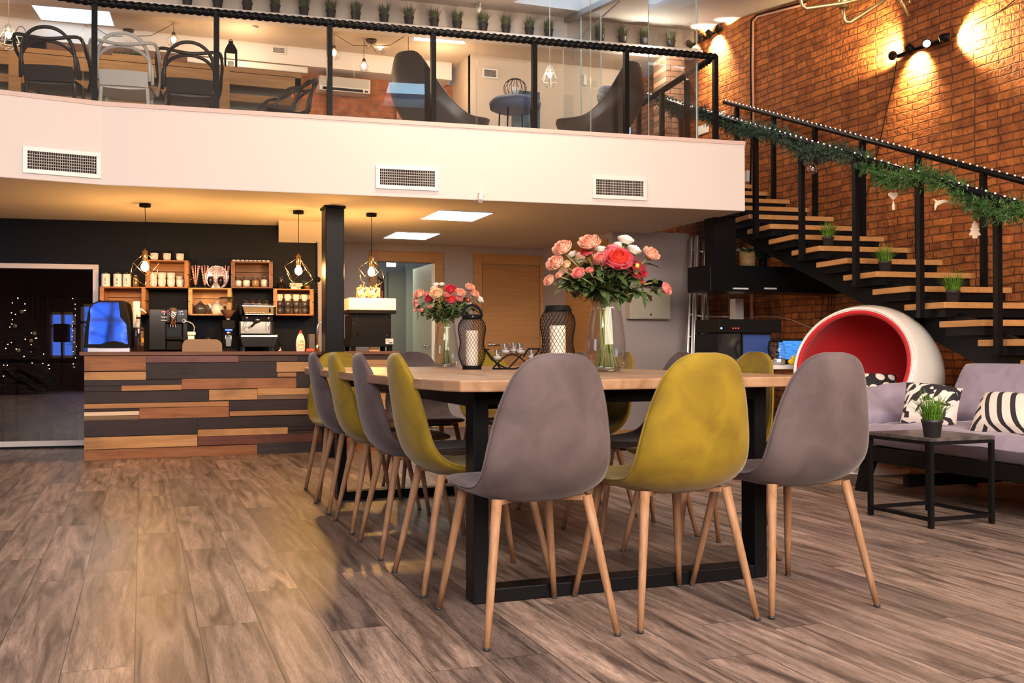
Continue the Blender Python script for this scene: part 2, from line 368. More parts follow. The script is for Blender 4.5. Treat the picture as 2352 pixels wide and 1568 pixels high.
# dark bar wall
BP0 = Vector((-1.198, 9.988, 0)); BP1 = Vector((1.227, 9.688, 0)); BD = (BP1-BP0).normalized(); BN = Vector((BD.y, -BD.x, 0))
def onbar(x, y, off=0): return onpl(x, y, BP0+BN*off, BN)
def barx(x, y=700, off=0):
    p = onbar(x, y, off); return (p-BP0).dot(BD)
wl, wr = -5.6, barx(727)
fl, fr = -3.0, barx(226)
def bpt(s, off=0, z=0): return BP0+BD*s+BN*off+Vector((0, 0, z))
zt = onbar(110, 606).z; RZB = atan2(BD.y, BD.x)
mb = MB('navy'); mb.box(wl, fl, 0, .12, 0, ZC+.02); mb.box(fl, fr, 0, .12, zt, ZC+.02); mb.box(fr, wr, 0, .12, 0, ZC+.02); mb.box(fl, fr, 0, .12, 0, .02)
struct('wall_bar', mb, BP0, RZB)
mb = MB('grey'); mb.box(wr, wr+.20, -.02, .12, 0, ZC+.02); mb.box(wr+.1, wr+.2, .12, 1.6, 0, ZC+.02); struct('wall_partition', mb, BP0, RZB)
# big dark glass in the bar wall
t_ = bpy.data.objects.new('window_1', None); COL.objects.link(t_); t_.location = BP0; t_.rotation_euler = (0, 0, RZB); t_['kind'] = 'structure'; t_['label'] = 'large dark interior window with white frame'
fw = .045; mb = MB('whitefr')
mb.box(fl, fr+.005, -.03, .02, zt-fw, zt); mb.box(fr-fw, fr+.005, -.03, .02, .02, zt-fw); mb.box(fl, fr-fw, -.03, .02, .02, .07)
part('window_frame', mb, t_, bv=.004)
mb = MB('wallglass'); mb.box(fl, fr-fw, .025, .03, .07, zt-fw); part('glass_pane', mb, t_)
# stairwell room behind that glass
K['darkroom'] = mat('dark_room_paint', (.05, .03, .025), .9); K['darkfloor'] = mat('violet_floor', (.05, .035, .06), .5); light('AREA', 'stairwell_light', (-3.2, 11.6, 1.95), 3.5, (.8, .55, 1), .8, .8, (-3.0, 11.4, 0))  # area light is an added dim fill so the railing shows
vwall('wall_stairwell', bpt(fl, -2.2)[:2], bpt(fr+.2, -2.2)[:2], 0, ZC, 'darkroom', .1)
mb = MB('darkroom'); mb.box(fr+.1, fr+.2, .13, 2.2, 0, ZC); struct('wall_stairwell_side', mb, BP0, RZB)
# lower soffit over the sink corner
P0 = onbar(640, 518); P1 = onbar(640, 556); s0 = (P0-BP0).dot(BD)
mb = MB('ceil'); mb.prism([(s0, 0, P1.z), (s0, 0, ZC+.02), (s0, -.42, ZC+.02)], (wr+.2-s0, 0, 0)); struct('trim_soffit', mb, BP0, RZB)
# back wall with two oak doors
YB = 10.95
zd = ony(1170, 585, YB).z
dx0, dx1 = ony(848, 700, YB).x, ony(1017, 700, YB).x; ex0, ex1 = ony(1086, 700, YB).x, ony(1258, 700, YB).x
ox0, ox1 = ony(866, 700, YB).x, ony(996, 700, YB).x; zo = ony(930, 602, YB).z
mb = MB('grey'); mb.box(1.6, ox0, YB, YB+.12, 0, ZC+.02); mb.box(ox0, ox1, YB, YB+.12, zo, ZC+.02); mb.box(ox1, 6.2, YB, YB+.12, 0, ZC+.02)
struct('wall_back', mb)
fr_ = MB('trimwood')
for a, b, zt_ in ((dx0, dx1, ony(930, 578, YB).z), (ex0, ex1, zd)):
    t = .105 if a == ex0 else ox0-dx0
    t2 = .105 if a == ex0 else dx1-ox1
    fr_ = MB('trimwood'); fr_.box(a, a+t, YB-.03, YB, 0, zt_); fr_.box(b-t2, b, YB-.03, YB, 0, zt_); fr_.box(a+t, b-t2, YB-.03, YB, zt_-.115, zt_)
    struct('trim_door', fr_, bv=.004)
def door(name, x0, x1, y, z1, hx):
    t = bpy.data.objects.new(name, None); COL.objects.link(t); t.location = ((x0+x1)/2, y, 0); t['kind'] = 'structure'
    mb = MB('doorwood'); mb.box(x0, x1, y-.012, y+.02, .01, z1); part('door_leaf', mb, t, world=True, bv=.003)
    mb = MB('chrome'); mb.tube([(hx, y-.012, .95), (hx, y-.06, .95), (hx+.12, y-.06, .95)], .009, 8); mb.lathe([(.025, 0), (.025, .006)], (hx, y-.012, .95), 16, Matrix.Rotation(pi/2, 3, 'X'))
    part('door_handle', mb, t, world=True); return t
door('door_1', ex0+.11, ex1-.11, YB-.005, zd-.12, ex0+.2)
# side wall with a third door, then the grey wall with the fuse box
YG, XG = 9.08, 4.468
vwall('wall_side', (XG, YB), (XG, YG), 0, ZC+.02, 'grey', .1)
vwall('wall_grey', (XG+.101, YG), (5.36, YG), 0, ZC+.02, 'grey', .3)
mb = MB('navy'); mb.box(5.36, 6.0, YB-.02, YB, 0, 2.5); struct('wall_recess', mb)
mb = MB('black'); mb.box(XS+.002, 6.1, YL, 10.3, ZF-.16, ZF-.01); struct('floor_landing', mb)
ya, yb = onx(1303, 700, XG).y, onx(1398, 700, XG).y
t = bpy.data.objects.new('door_2', None); COL.objects.link(t); t.location = (XG, (ya+yb)/2, 0); t['kind'] = 'structure'
zz = onx(1350, 560, XG).z
yb = max(yb, YG+.03); mb = MB('trimwood'); mb.box(XG-.02, XG, yb, ya, 0, min(zz, ZC-.05)); part('door_leaf', mb, t, world=True, bv=.004)
# corridor seen through the open doorway
K['corr'] = mat('corridor_paint', (.33, .32, .27), .8); K['corrdoor'] = mat('corridor_door', (.20, .18, .14), .6); K['corrlit'] = mat('corridor_panel', (.36, .36, .30), .6)
mb = MB('corr'); mb.box(1.7, 2.0, YB+.12, 13.4, 0, ZC+.02); mb.box(4.0, 4.1, YB+.12, 13.4, 0, ZC+.02); mb.box(1.7, 4.1, 13.2, 13.3, 0, ZC+.02); struct('wall_corridor', mb)
a, b = ony(890, 700, 13.15).x, ony(930, 700, 13.15).x
t = bpy.data.objects.new('door_3', None); COL.objects.link(t); t.location = (a, 13.1, 0); t['kind'] = 'structure'
mb = MB('corrdoor'); mb.box(a, b, 13.10, 13.18, 0, 1.95); part('door_leaf', mb, t, world=True)
mb = MB('corrlit'); mb.box(b, b+.14, 13.08, 13.18, 0, 2.05); mb.box(b+.16, b+.9, 13.12, 13.18, 0, 2.0); part('door_frame', mb, t, world=True)
t = bpy.data.objects.new('door_4', None); COL.objects.link(t); t.location = (ox1, YB+.06, 0); t['kind'] = 'structure'
K['leafedge'] = mat('pale_door_edge', (.72, .70, .58), .5)
mb = MB('leafedge'); mb.box(ox1-.035, ox1+.005, YB-.04, YB+.80, .01, zo-.01); part('door_leaf', mb, t, world=True)
mb = MB('chrome'); mb.tube([(ox1-.035, YB+.03, .93), (ox1-.09, YB+.03, .93), (ox1-.09, YB+.15, .93)], .009, 8); mb.sphere((ox1-.06, YB+.03, .8), .022); part('door_handle', mb, t, world=True)
light('AREA', 'corridor_light', (2.9, 12.2, 2.0), 14, (.9, 1, .85), .5, .5, (2.9, 12.2, 0))
for x0, x1, y, n in ((2.0, dx0, YB, 'back'), (dx1, ex0, YB, 'back_2')):
    mb = MB('trimwood'); mb.box(x0, x1, y-.015, y, 0, .07); struct('baseboard_'+n, mb)
mb = MB('trimwood'); mb.box(XG, 5.36, YG-.015, YG, 0, .07); struct('baseboard_grey', mb)
# black steel column by the bar
c0 = onz(746, 473, ZC); c1 = onz(793, 472, ZC)
mb = MB('black'); yy = (c0.y+c1.y)/2; mb.box(c0.x, c1.x, yy, yy+.2, 0, ZC); mb.box(c0.x-.012, c1.x+.012, yy-.012, yy+.212, ZC-.02, ZC+.01)
struct('column_1', mb, bv=.006); COLX0, COLX1, COLY = c0.x, c1.x, yy
# ---------------------------------------------------------------- upper floor
ZL = 4.36
PA = onz(280, 0, ZL); PB = onz(1545, 110, ZL); PD = (PB-PA).normalized()
PN = Vector((PD.y, -PD.x, 0))
A_ = PA-PD*6.4; B_ = PB+PD*.35; LL = (B_-A_).length; RZP = atan2(PD.y, PD.x)
K['upper'] = mat('upper_wall_paint', (.70, .60, .52), .85)
mb = MB('upper'); mb.box(0, LL, .13, .22, ZL-.014, 4.9); struct('wall_upper', mb, flat(A_), RZP)
mb = MB('white'); mb.box(0, LL, -.07, .22, ZL-.058, ZL-.014); struct('trim_ledge', mb, flat(A_), RZP, bv=.004)
# lower ceiling behind the ledge, bulkhead and brick back wall
mb = MB('beige'); mb.prism([(-6.6, A_.y+.3, ZL-.01), (B_.x, B_.y+.05, ZL-.01), (B_.x, 12.6, ZL-.01), (-6.6, 12.6, ZL-.01)], (0, 0, .05)); struct('ceiling_upper_back', mb)
YK = 11.47
x1 = ony(1010, 150, YK).x; zb_ = ony(753, 156, YK).z
mb = MB('white'); mb.box(-6.6, x1+.15, YK, YK+.45, zb_, ZL); struct('trim_bulkhead', mb)
vwall('wall_upper_brick', (-6.6, YK+.30), (ony(1082, 200, YK).x, YK+.30), ZF, zb_+.02, 'brick2', .1)
xk = ony(1084, 200, 11.0).x; xe = ony(1312, 100, 10.9).x
vwall('wall_upper_beige', (xk, 11.05), (5.6, 11.05), ZF, ZL, 'beige', .1)
vwall('wall_upper_return', (xk, 11.9), (xk, 11.06), ZF, ZL, 'beige', .08)
# pale brick pier at the end of the upper wall
q0 = onpl(1530, 200, PB, PN); q1 = onpl(1568, 200, PB, PN)
vwall('wall_pier', flat(q0)[:2], (q1.x+.02, q1.y), ZF, ZL-.03, 'brick3', .35)
vwall('wall_upper_end', (q1.x, q1.y+.3), (6.3, q1.y+.3), ZF, 4.9, 'brick', .1)
# sloping upper ceiling
def zc(y): return 4.66-.125*(10.44-max(y, 8.0)) if y > 8.0 else 4.355
K['ceil2'] = mat('upper_ceiling_paint', (.55, .49, .46), .85)
mb = MB('ceil2')
hs = []   # skylight openings in plan: x0,x1,y0,y1
k0 = onpl(1182, 4, (0, 9.2, zc(9.2)), (0, .125, -1)); k1 = onpl(1330, 24, (0, 9.2, zc(9.2)), (0, .125, -1))
hs.append((k0.x, k1.x+.02, k1.y-1.4, k1.y+.02))
g0 = onpl(95, 45, (0, 9.2, zc(9.2)), (0, .125, -1)); g1 = onpl(262, 60, (0, 9.2, zc(9.2)), (0, .125, -1))
hs.append((g0.x, g1.x, g0.y-1.5, g0.y))
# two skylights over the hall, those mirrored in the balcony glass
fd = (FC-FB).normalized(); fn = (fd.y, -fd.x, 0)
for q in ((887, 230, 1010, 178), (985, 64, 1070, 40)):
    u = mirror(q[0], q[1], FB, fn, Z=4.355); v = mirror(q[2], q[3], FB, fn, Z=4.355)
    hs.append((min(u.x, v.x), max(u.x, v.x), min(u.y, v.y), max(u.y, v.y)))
xs = sorted({-6.8, 6.9}|{h[i] for h in hs for i in (0, 1)}); ys = sorted({-4.2, 8.0, 11.3}|{h[i] for h in hs for i in (2, 3)})
for i in range(len(xs)-1):
    for j in range(len(ys)-1):
        cx, cy = (xs[i]+xs[i+1])/2, (ys[j]+ys[j+1])/2
        if any(h[0] < cx < h[1] and h[2] < cy < h[3] for h in hs): continue
        X0, X1, Y0, Y1 = xs[i], xs[i+1], ys[j], ys[j+1]
        vs = [(x, y, zc(y)+dz) for dz in (0, .12) for x, y in ((X0, Y0), (X1, Y0), (X1, Y1), (X0, Y1))]
        mb.add(vs, [(0, 3, 2, 1), (4, 5, 6, 7), (0, 1, 5, 4), (1, 2, 6, 5), (2, 3, 7, 6), (3, 0, 4, 7)])
struct('ceiling_hall', mb)
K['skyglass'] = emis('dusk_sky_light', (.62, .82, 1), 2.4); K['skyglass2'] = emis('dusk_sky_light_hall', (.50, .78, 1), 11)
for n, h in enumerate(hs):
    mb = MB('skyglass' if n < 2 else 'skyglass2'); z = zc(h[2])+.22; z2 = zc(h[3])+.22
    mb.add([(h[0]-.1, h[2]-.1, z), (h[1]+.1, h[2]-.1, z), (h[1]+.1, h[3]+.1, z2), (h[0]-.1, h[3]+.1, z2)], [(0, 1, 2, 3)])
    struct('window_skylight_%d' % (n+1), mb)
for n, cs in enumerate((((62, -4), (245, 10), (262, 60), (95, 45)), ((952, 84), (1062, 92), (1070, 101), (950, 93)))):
    mb = MB('skyglass'); mb.add([onz(x, y, ZL-.013) for x, y in cs], [(0, 1, 2, 3)]); struct('window_skylight_%d' % (n+5), mb)  # glowing blue-white quads laid just below the lower back ceiling
# rear wall with two windows, seen mirrored in the bar glass
W = []
for q in ((110, 716, 171, 822), (183, 722, 262, 822)):
    u = mirror(q[0], q[1], BP0, BN, Y=-4.0); v = mirror(q[2], q[3], BP0, BN, Y=-4.0)
    W.append((min(u.x, v.x), max(u.x, v.x), max(.1, min(u.z, v.z)), max(u.z, v.z)))
W.sort(); W[1] = (W[1][0], -2.9, W[1][2], 1.95)
mb = MB('darkroom'); xs = [-6.8]+[k for w_ in W for k in w_[:2]]+[7.2]
for i in range(0, len(xs), 2): mb.box(xs[i], xs[i+1], -4.2, -4.05, 0, 5)
for w_ in W: mb.box(w_[0], w_[1], -4.2, -4.05, 0, w_[2]); mb.box(w_[0], w_[1], -4.2, -4.05, w_[3], 5)
struct('wall_rear', mb)
K['dusk'] = emis('evening_sky', (.09, .22, .95), 3.4)
for n, w_ in enumerate(W):
    t = bpy.data.objects.new('window_%d' % (n+2), None); COL.objects.link(t); t.location = ((w_[0]+w_[1])/2, -4.1, w_[2]); t['kind'] = 'structure'
    mb = MB('whitefr'); c = (w_[0]+w_[1])/2; d = (w_[2]+w_[3])/2
    for x in (w_[0]+.03, c, w_[1]-.03): mb.box(x-.03, x+.03, -4.12, -4.04, w_[2], w_[3])
    for z in (w_[2]+.03, d+.2, w_[3]-.03): mb.box(w_[0], w_[1], -4.12, -4.04, z-.03, z+.03)
    part('window_frame', mb, t, world=True)
    mb = MB('pane'); mb.box(w_[0], w_[1], -4.09, -4.085, w_[2], w_[3]); part('glass_pane', mb, t, world=True)
mb = MB('dusk'); mb.box(-12, 8, -7.05, -7, -1, 6); struct('backdrop_dusk_sky', mb)
# ================================================================ dining table and chairs
def velvet(name, c, dark):
    m, N, L, P = nt(name); P.inputs['Roughness'].default_value = .75; P.inputs['Sheen Weight'].default_value = .25; P.inputs['Sheen Roughness'].default_value = .35; P.inputs['Specular IOR Level'].default_value = .2
    tc = N.new('ShaderNodeTexCoord'); n = N.new('ShaderNodeTexNoise'); n.inputs['Scale'].default_value = 7; n.inputs['Detail'].default_value = 6; n.inputs['Distortion'].default_value = .6
    oi = N.new('ShaderNodeObjectInfo'); ad = N.new('ShaderNodeVectorMath'); ad.operation = 'ADD'; L.new(tc.outputs['Object'], ad.inputs[0]); L.new(oi.outputs['Location'], ad.inputs[1]); L.new(ad.outputs[0], n.inputs['Vector'])
    r = N.new('ShaderNodeValToRGB'); L.new(n.outputs['Fac'], r.inputs[0]); r.color_ramp.elements[0].position = .36; r.color_ramp.elements[1].position = .62
    r.color_ramp.elements[0].color = rgb(dark); r.color_ramp.elements[1].color = rgb(c); L.new(r.outputs[0], P.inputs['Base Color'])
    n2 = N.new('ShaderNodeTexNoise'); n2.inputs['Scale'].default_value = 350; L.new(tc.outputs['Object'], n2.inputs['Vector'])
    b = N.new('ShaderNodeBump'); b.inputs['Strength'].default_value = .12; b.inputs['Distance'].default_value = .002; L.new(n2.outputs['Fac'], b.inputs['Height']); L.new(b.outputs[0], P.inputs['Normal'])
    return m
K['vgrey'] = velvet('grey_velvet', (.112, .084, .086), (.075, .056, .058))
K['vlime'] = velvet('lime_velvet', (.245, .165, .012), (.165, .108, .009))
K['legwood'] = wood('beech_leg', (.36, .20, .110), (.25, .13, .066), (40, 30, 2), .45)
K['tip'] = mat('black_foot_tip', (.02, .02, .02), .5)
K['tabletop'] = wood('acacia_tabletop', (.37, .22, .125), (.20, .105, .055), (7, 1.0, 7), .38, .35)

def shell():
    # stations: y (forward), z, half width, curl, thickness
    S = [(.262, .452, .10, 0, .010), (.262, .458, .155, .0, .022), (.245, .462, .182, .002, .032), (.20, .462, .196, .004, .036), (.12, .456, .203, .010, .038), (.03, .448, .207, .018, .040),
         (-.06, .445, .208, .028, .042), (-.13, .456, .208, .030, .044), (-.185, .482, .207, .034, .044), (-.222, .528, .206, .036, .043), (-.243, .588, .199, .038, .042), (-.258, .652, .187, .038, .040),
         (-.271, .72, .170, .034, .038), (-.282, .78, .148, .028, .036), (-.289, .82, .126, .018, .033), (-.293, .847, .101, .010, .028), (-.295, .862, .072, .004, .020), (-.295, .869, .035, .001, .010)]
    Q = []
    for i in range(len(S)-1):                      # denser stations
        p0, p1, p2, p3 = S[max(i-1, 0)], S[i], S[i+1], S[min(i+2, len(S)-1)]
        for u in (0, .5):
            Q.append(tuple(.5*((2*p1[k])+(-p0[k]+p2[k])*u+(2*p0[k]-5*p1[k]+4*p2[k]-p3[k])*u*u+(-p0[k]+3*p1[k]-3*p2[k]+p3[k])*u**3) for k in range(5)))
    Q.append(S[-1]); S = Q
    P = []; n = 28; rim = []
    for i, (y, z, wd, cu, th) in enumerate(S):
        a = S[max(i-1, 0)]; b = S[min(i+1, len(S)-1)]
        ty, tz = b[0]-a[0], b[1]-a[1]; l = sqrt(ty*ty+tz*tz)+1e-9; ny, nz_ = tz/l, -ty/l
        row = []; belly = .002 if -.22 < y < .12 else 0
        for k in range(n):
            f = 2*pi*k/n; t = cos(f); sg = 1 if sin(f) >= 0 else -1
            q = cu*abs(t)**2.6-th/2+sg*th/2*abs(sin(f))**.55
            if sg < 0: q -= belly*(1-t*t)
            row.append((wd*t, y+ny*q, z+nz_*q))
        P.append(row); q = cu-th/2+.002; rim.append(((wd+.001, y+ny*q, z+nz_*q), (-wd-.001, y+ny*q, z+nz_*q)))
    return P, rim
def make_chair(kind):
    t = thing('dining_chair', '', 'chair')
    P, rim = shell(); mb = MB('vgrey' if kind == 'grey' else 'vlime'); mb.grid(P, True, True)
    N_ = len(P[0]); mb.f.append(tuple(range(N_-1, -1, -1))); mb.m.append(0); mb.s.append(True)
    b0 = (len(P)-1)*N_; mb.f.append(tuple(range(b0, b0+N_))); mb.m.append(0); mb.s.append(True)
    o = part('seat_shell', mb, t)
    mb = MB('vgrey' if kind == 'grey' else 'vlime'); pts = [r[0] for r in rim]+[r[1] for r in reversed(rim)]
    mb.tube(pts, .003, 5, closed=True); part('piping', mb, o)
    mb = MB('legwood')
    for sx in (-1, 1): mb.beam((sx*.145, .155, .417), (0, 0, .409), .034, .016); mb.beam((sx*.145, -.155, .417), (0, 0, .409), .034, .016)
    mb.box(-.05, .05, -.05, .05, .400, .409); part('seat_frame', mb, t, bv=.003)
    mb = MB('blackm'); mb.box(-.12, .12, -.10, .15, .412, .420); part('seat_base', mb, t)
    for sx in (-1, 1):
        for sy in (-1, 1):
            a = Vector((sx*.150, sy*.165 if sy > 0 else -.165, .425)); b = Vector((sx*.214, sy*.252, .0))
            mb = MB('legwood'); d = a-b; mb.tube([b+d*.018, b+d*.35, b+d*.75, a], [.0100, .0125, .0150, .0165], 14)
            mb.use('tip').tube([b, b+d*.02], [.0105, .011], 14); part('leg', mb, t)
    return t
CHG = make_chair('grey'); CHL = make_chair('lime')
used = {}
def place_chair(kind, x, y, rz, label, group):
    r = CHG if kind == 'grey' else CHL
    if kind not in used: used[kind] = 1; r.location = (x, y, 0); r.rotation_euler = (0, 0, rz); r['label'] = label; r['group'] = group; return r
    return dup(r, (x, y, 0), rz, label, group)
g = 'velvet chairs around the long table'
place_chair('grey', 1.162, 3.015, .0, 'grey velvet chair in the near row, directly before the left black table leg', g)
place_chair('lime', 1.667, 3.015, 0, 'lime green velvet chair in the middle of the near row', g)
place_chair('grey', 2.148, 3.012, 0, 'grey velvet chair at the near right corner of the table', g)
for kind, y, lab in (('lime', 3.65, 'lime green velvet chair on the left side of the table, closest to the camera'), ('grey', 4.32, 'grey velvet chair on the left side of the table, second from the camera'),
                     ('lime', 4.935, 'lime green velvet chair on the left side of the table, third from the camera'), ('grey', 5.56, 'grey velvet chair on the left side of the table, last before the bar')):
    place_chair(kind, 1.192, y, -pi/2, lab, g)
for kind, y, x, rz, lab in (('lime', 3.71, 2.235, .06, 'lime green velvet chair on the right side of the table, before the white desk'), ('grey', 4.31, 2.205, 0, 'grey velvet chair on the right side of the table, below the fuse box'),
                     ('lime', 4.95, 2.21, 0, 'lime green velvet chair on the right side of the table, behind the large vase'), ('grey', 5.55, 2.21, 0, 'grey velvet chair on the right side of the table, farthest along')):
    place_chair(kind, x, y, pi/2+rz, lab, g)
place_chair('lime', 1.19, 6.12, pi, 'lime green velvet chair at the far end of the table, before the wood plank bar', g)
place_chair('grey', 1.69, 6.12, pi, 'grey velvet chair at the far end of the table, left of the small vase', g)
place_chair('lime', 2.19, 6.12, pi, 'lime green velvet chair at the far end of the table, behind the small lantern', g)
# ---- table
t = thing('dining_table', 'long dining table with thick wooden top on black steel frame legs', 'table', (1.68, 4.55, 0))
X0, X1, Y0, Y1, ZT = .895, 2.462, 3.105, 5.97, .780
out = []
def edge(ax, ay, bx, by, n, amp, ph):
    for i in range(n):
        u = i/n; nx, ny = by-ay, -(bx-ax); l = sqrt(nx*nx+ny*ny)
        q = amp*(sin(u*7+ph)+.6*sin(u*17+ph*2))*sin(pi*u)
        out.append((ax+(bx-ax)*u+nx/l*q, ay+(by-ay)*u+ny/l*q))
c = .07
edge(X0+.15, Y0, X1-.05, Y0+.03, 20, .006, 1); out.append((X1-.02, Y0+.05))
edge(X1, Y0+.10, X1-.01, Y1-.1, 26, .010, 2); edge(X1-.08, Y1, X0+.06, Y1, 16, .007, 3)
edge(X0, Y1-.08, X0+.015, Y0+.50, 26, .010, 4); out += [(X0+.03, Y0+.30), (X0+.06, Y0+.12), (X0+.09, Y0+.03)]
mb = MB('tabletop'); mb.prism([(x, y, ZT-.038) for x, y in out], (0, 0, .038)); part('tabletop', mb, t, world=True, bv=.005)
for yf, lab in ((3.275, None), (5.83, None)):
    mb = MB('black'); z1 = ZT-.040; q = .095
    mb.box(1.078, 1.078+.055, yf, yf+q, 0, z1); mb.box(2.275-.055, 2.275, yf, yf+q, 0, z1)
    mb.box(1.133, 2.22, yf, yf+q, 0, .05); mb.box(1.133, 2.22, yf, yf+q, z1-.05, z1)
    part('leg_frame', mb, t, world=True, bv=.004)
mb = MB('black'); mb.box(1.15, 1.20, 3.37, 5.83, .67, .735); mb.box(2.15, 2.20, 3.37, 5.83, .67, .735); part('apron', mb, t, world=True)
# ---- glass vases with bouquets
K['vglass'] = glass('vase_glass', (.95, .965, .96), .025, k=.32)
K['water'] = glass('thick_glass', (.80, .84, .84), .18)
def vase(name, label, px, py, h, r, k):
    c = onz(px, py, ZT); t = thing(name, label, 'vase', c)
    pr = [(.70, 0), (.80, .02), (.92, .08), (1.0, .22), (.98, .38), (.88, .6), (.74, .82), (.70, 1.0)]
    mb = MB('vglass'); mb.lathe([(r*a, h*b) for a, b in pr]+[(r*a-.004, h*b) for a, b in reversed(pr[1:])], n=40); part('vase_body', mb, t)
    mb = MB('water'); mb.lathe([(.01, .004), (r*.66, .004), (r*.76, .018), (r*.70, .024), (.01, .022)], n=32); part('vase_base', mb, t, 'thick clear glass base')
    mb = MB('vglass'); mb.tube([(r*.70*cos(a*pi/18), r*.70*sin(a*pi/18), h) for a in range(36)], .003, 6, closed=True); part('rim', mb, t)
    return c
V1 = vase('glass_vase', 'large clear tapering glass vase holding the bigger bouquet', 1392, 853, .352, .095, 1)
V2 = vase('glass_vase', 'small clear glass vase holding the smaller bouquet, left of the lantern', 1025, 843, .285, .076, 1)
FC_ = {'peach': (.88, .46, .33), 'pink': (.82, .30, .27), 'coral': (.80, .07, .05), 'rose': (.62, .03, .06), 'white': (.80, .70, .62), 'dark': (.16, .008, .014), 'green': (.10, .16, .035), 'cream': (.88, .62, .38)}
for k_, v_ in FC_.items():
    K['f_'+k_] = mat('petal_'+k_, v_, .6, noise=.14, nscale=30); w_ = {'coral': (.80, .16, .20), 'rose': (.75, .08, .12), 'dark': v_}.get(k_, tuple(min(.9, c*1.12+.03) for c in v_)); K['g_'+k_] = mat('petal_edge_'+k_, w_, .6, noise=.1, nscale=30); K['h_'+k_] = mat('petal_heart_'+k_, tuple(c*q for c, q in zip(v_, (.92, .72, .62))), .65)
K['leaf'] = mat('leaf_green', (.040, .080, .020), .55, noise=.35, nscale=12); K['stem'] = mat('stem_green', (.27, .29, .10), .5); K['leaf2'] = mat('leaf_olive', (.085, .115, .035), .55, noise=.3)
K['yolk'] = mat('flower_centre', (.8, .5, .05), .6)
def flower(kind, r, dirn, rnd):
    mb = MB('f_'+kind); dirn = Vector(dirn).normalized(); Q = dirn.to_track_quat('Z', 'Y').to_matrix()
    if kind == 'dark':
        for k in range(8):
            a = 2*pi*k/8; rows = []
            for i in range(4):
                u = i/3; wd = .32*r*sin(pi*min(1, u*.8+.15)); rows.append([Q @ Vector((cos(a)*u*r-sin(a)*q*wd, sin(a)*u*r+cos(a)*q*wd, .15*r*u)) for q in (-1, 0, 1)])
            mb.grid(rows)
        mb.use('yolk').sphere(Q @ Vector((0, 0, .1*r)), .24*r, 8, 5); return mb
    rings = ((.16, 4, 1.0), (.34, 5, .95), (.52, 6, .86), (.68, 7, .82), (.84, 8, .72)) if r > .017 else ((.3, 4, 1.0), (.7, 5, .8))
    mb.sphere(Q @ Vector((0, 0, r*.45)), r*.42, 8, 6)
    for ri_, (rr_, n, hh) in enumerate(rings):
        mb.use(('h_', 'h_', 'f_', 'g_', 'g_')[ri_]+kind)
        for k in range(n):
            a = 2*pi*(k+rnd.random()*.5)/n; rows = []
            for i in range(5):
                u = i/4; rad = rr_*r*(.25+.75*sin(u*pi*.62))*(1-.25*max(0, u-.7)+(.55*max(0, u-.55) if rr_ > .5 else 0)); z = r*(.0+hh*1.15*u**.8*(1-.16*u*rr_))-.05*r; wd = r*rr_*1.15*2.6/n*sin(pi*(.12+.74*u))**.6*1.3
                rows.append([Q @ Vector(((rad-.10*r*q*q+.05*r*rnd.random())*cos(a)-q*wd*sin(a), (rad-.10*r*q*q)*sin(a)+q*wd*cos(a), z+.11*r*rnd.random()*u)) for q in (-1, -.5, 0, .5, 1)])
            mb.grid(rows)
    mb.use('leaf').lathe([(.01*r, -.2*r), (.25*r, -.1*r), (.42*r, .06*r), (.38*r, .12*r)], n=8, T=Q)
    return mb
def leaf(mb, p, d, L_, wd, rnd):
    d = Vector(d).normalized(); s = d.cross(Vector((rnd.uniform(-.4, .4), rnd.uniform(-.4, .4), 1))).normalized(); n = s.cross(d); rows = []
    lob = rnd.random()
    for i in range(6):
        u = i/5; q = wd*sin(pi*(.06+.9*u))*(1+.25*sin(u*18+lob)); cpt = Vector(p)+d*L_*u-Vector((0, 0, 1))*.25*L_*u*u
        rows.append([cpt-s*q+n*q*.25, cpt, cpt+s*q+n*q*.25])
    mb.grid(rows)
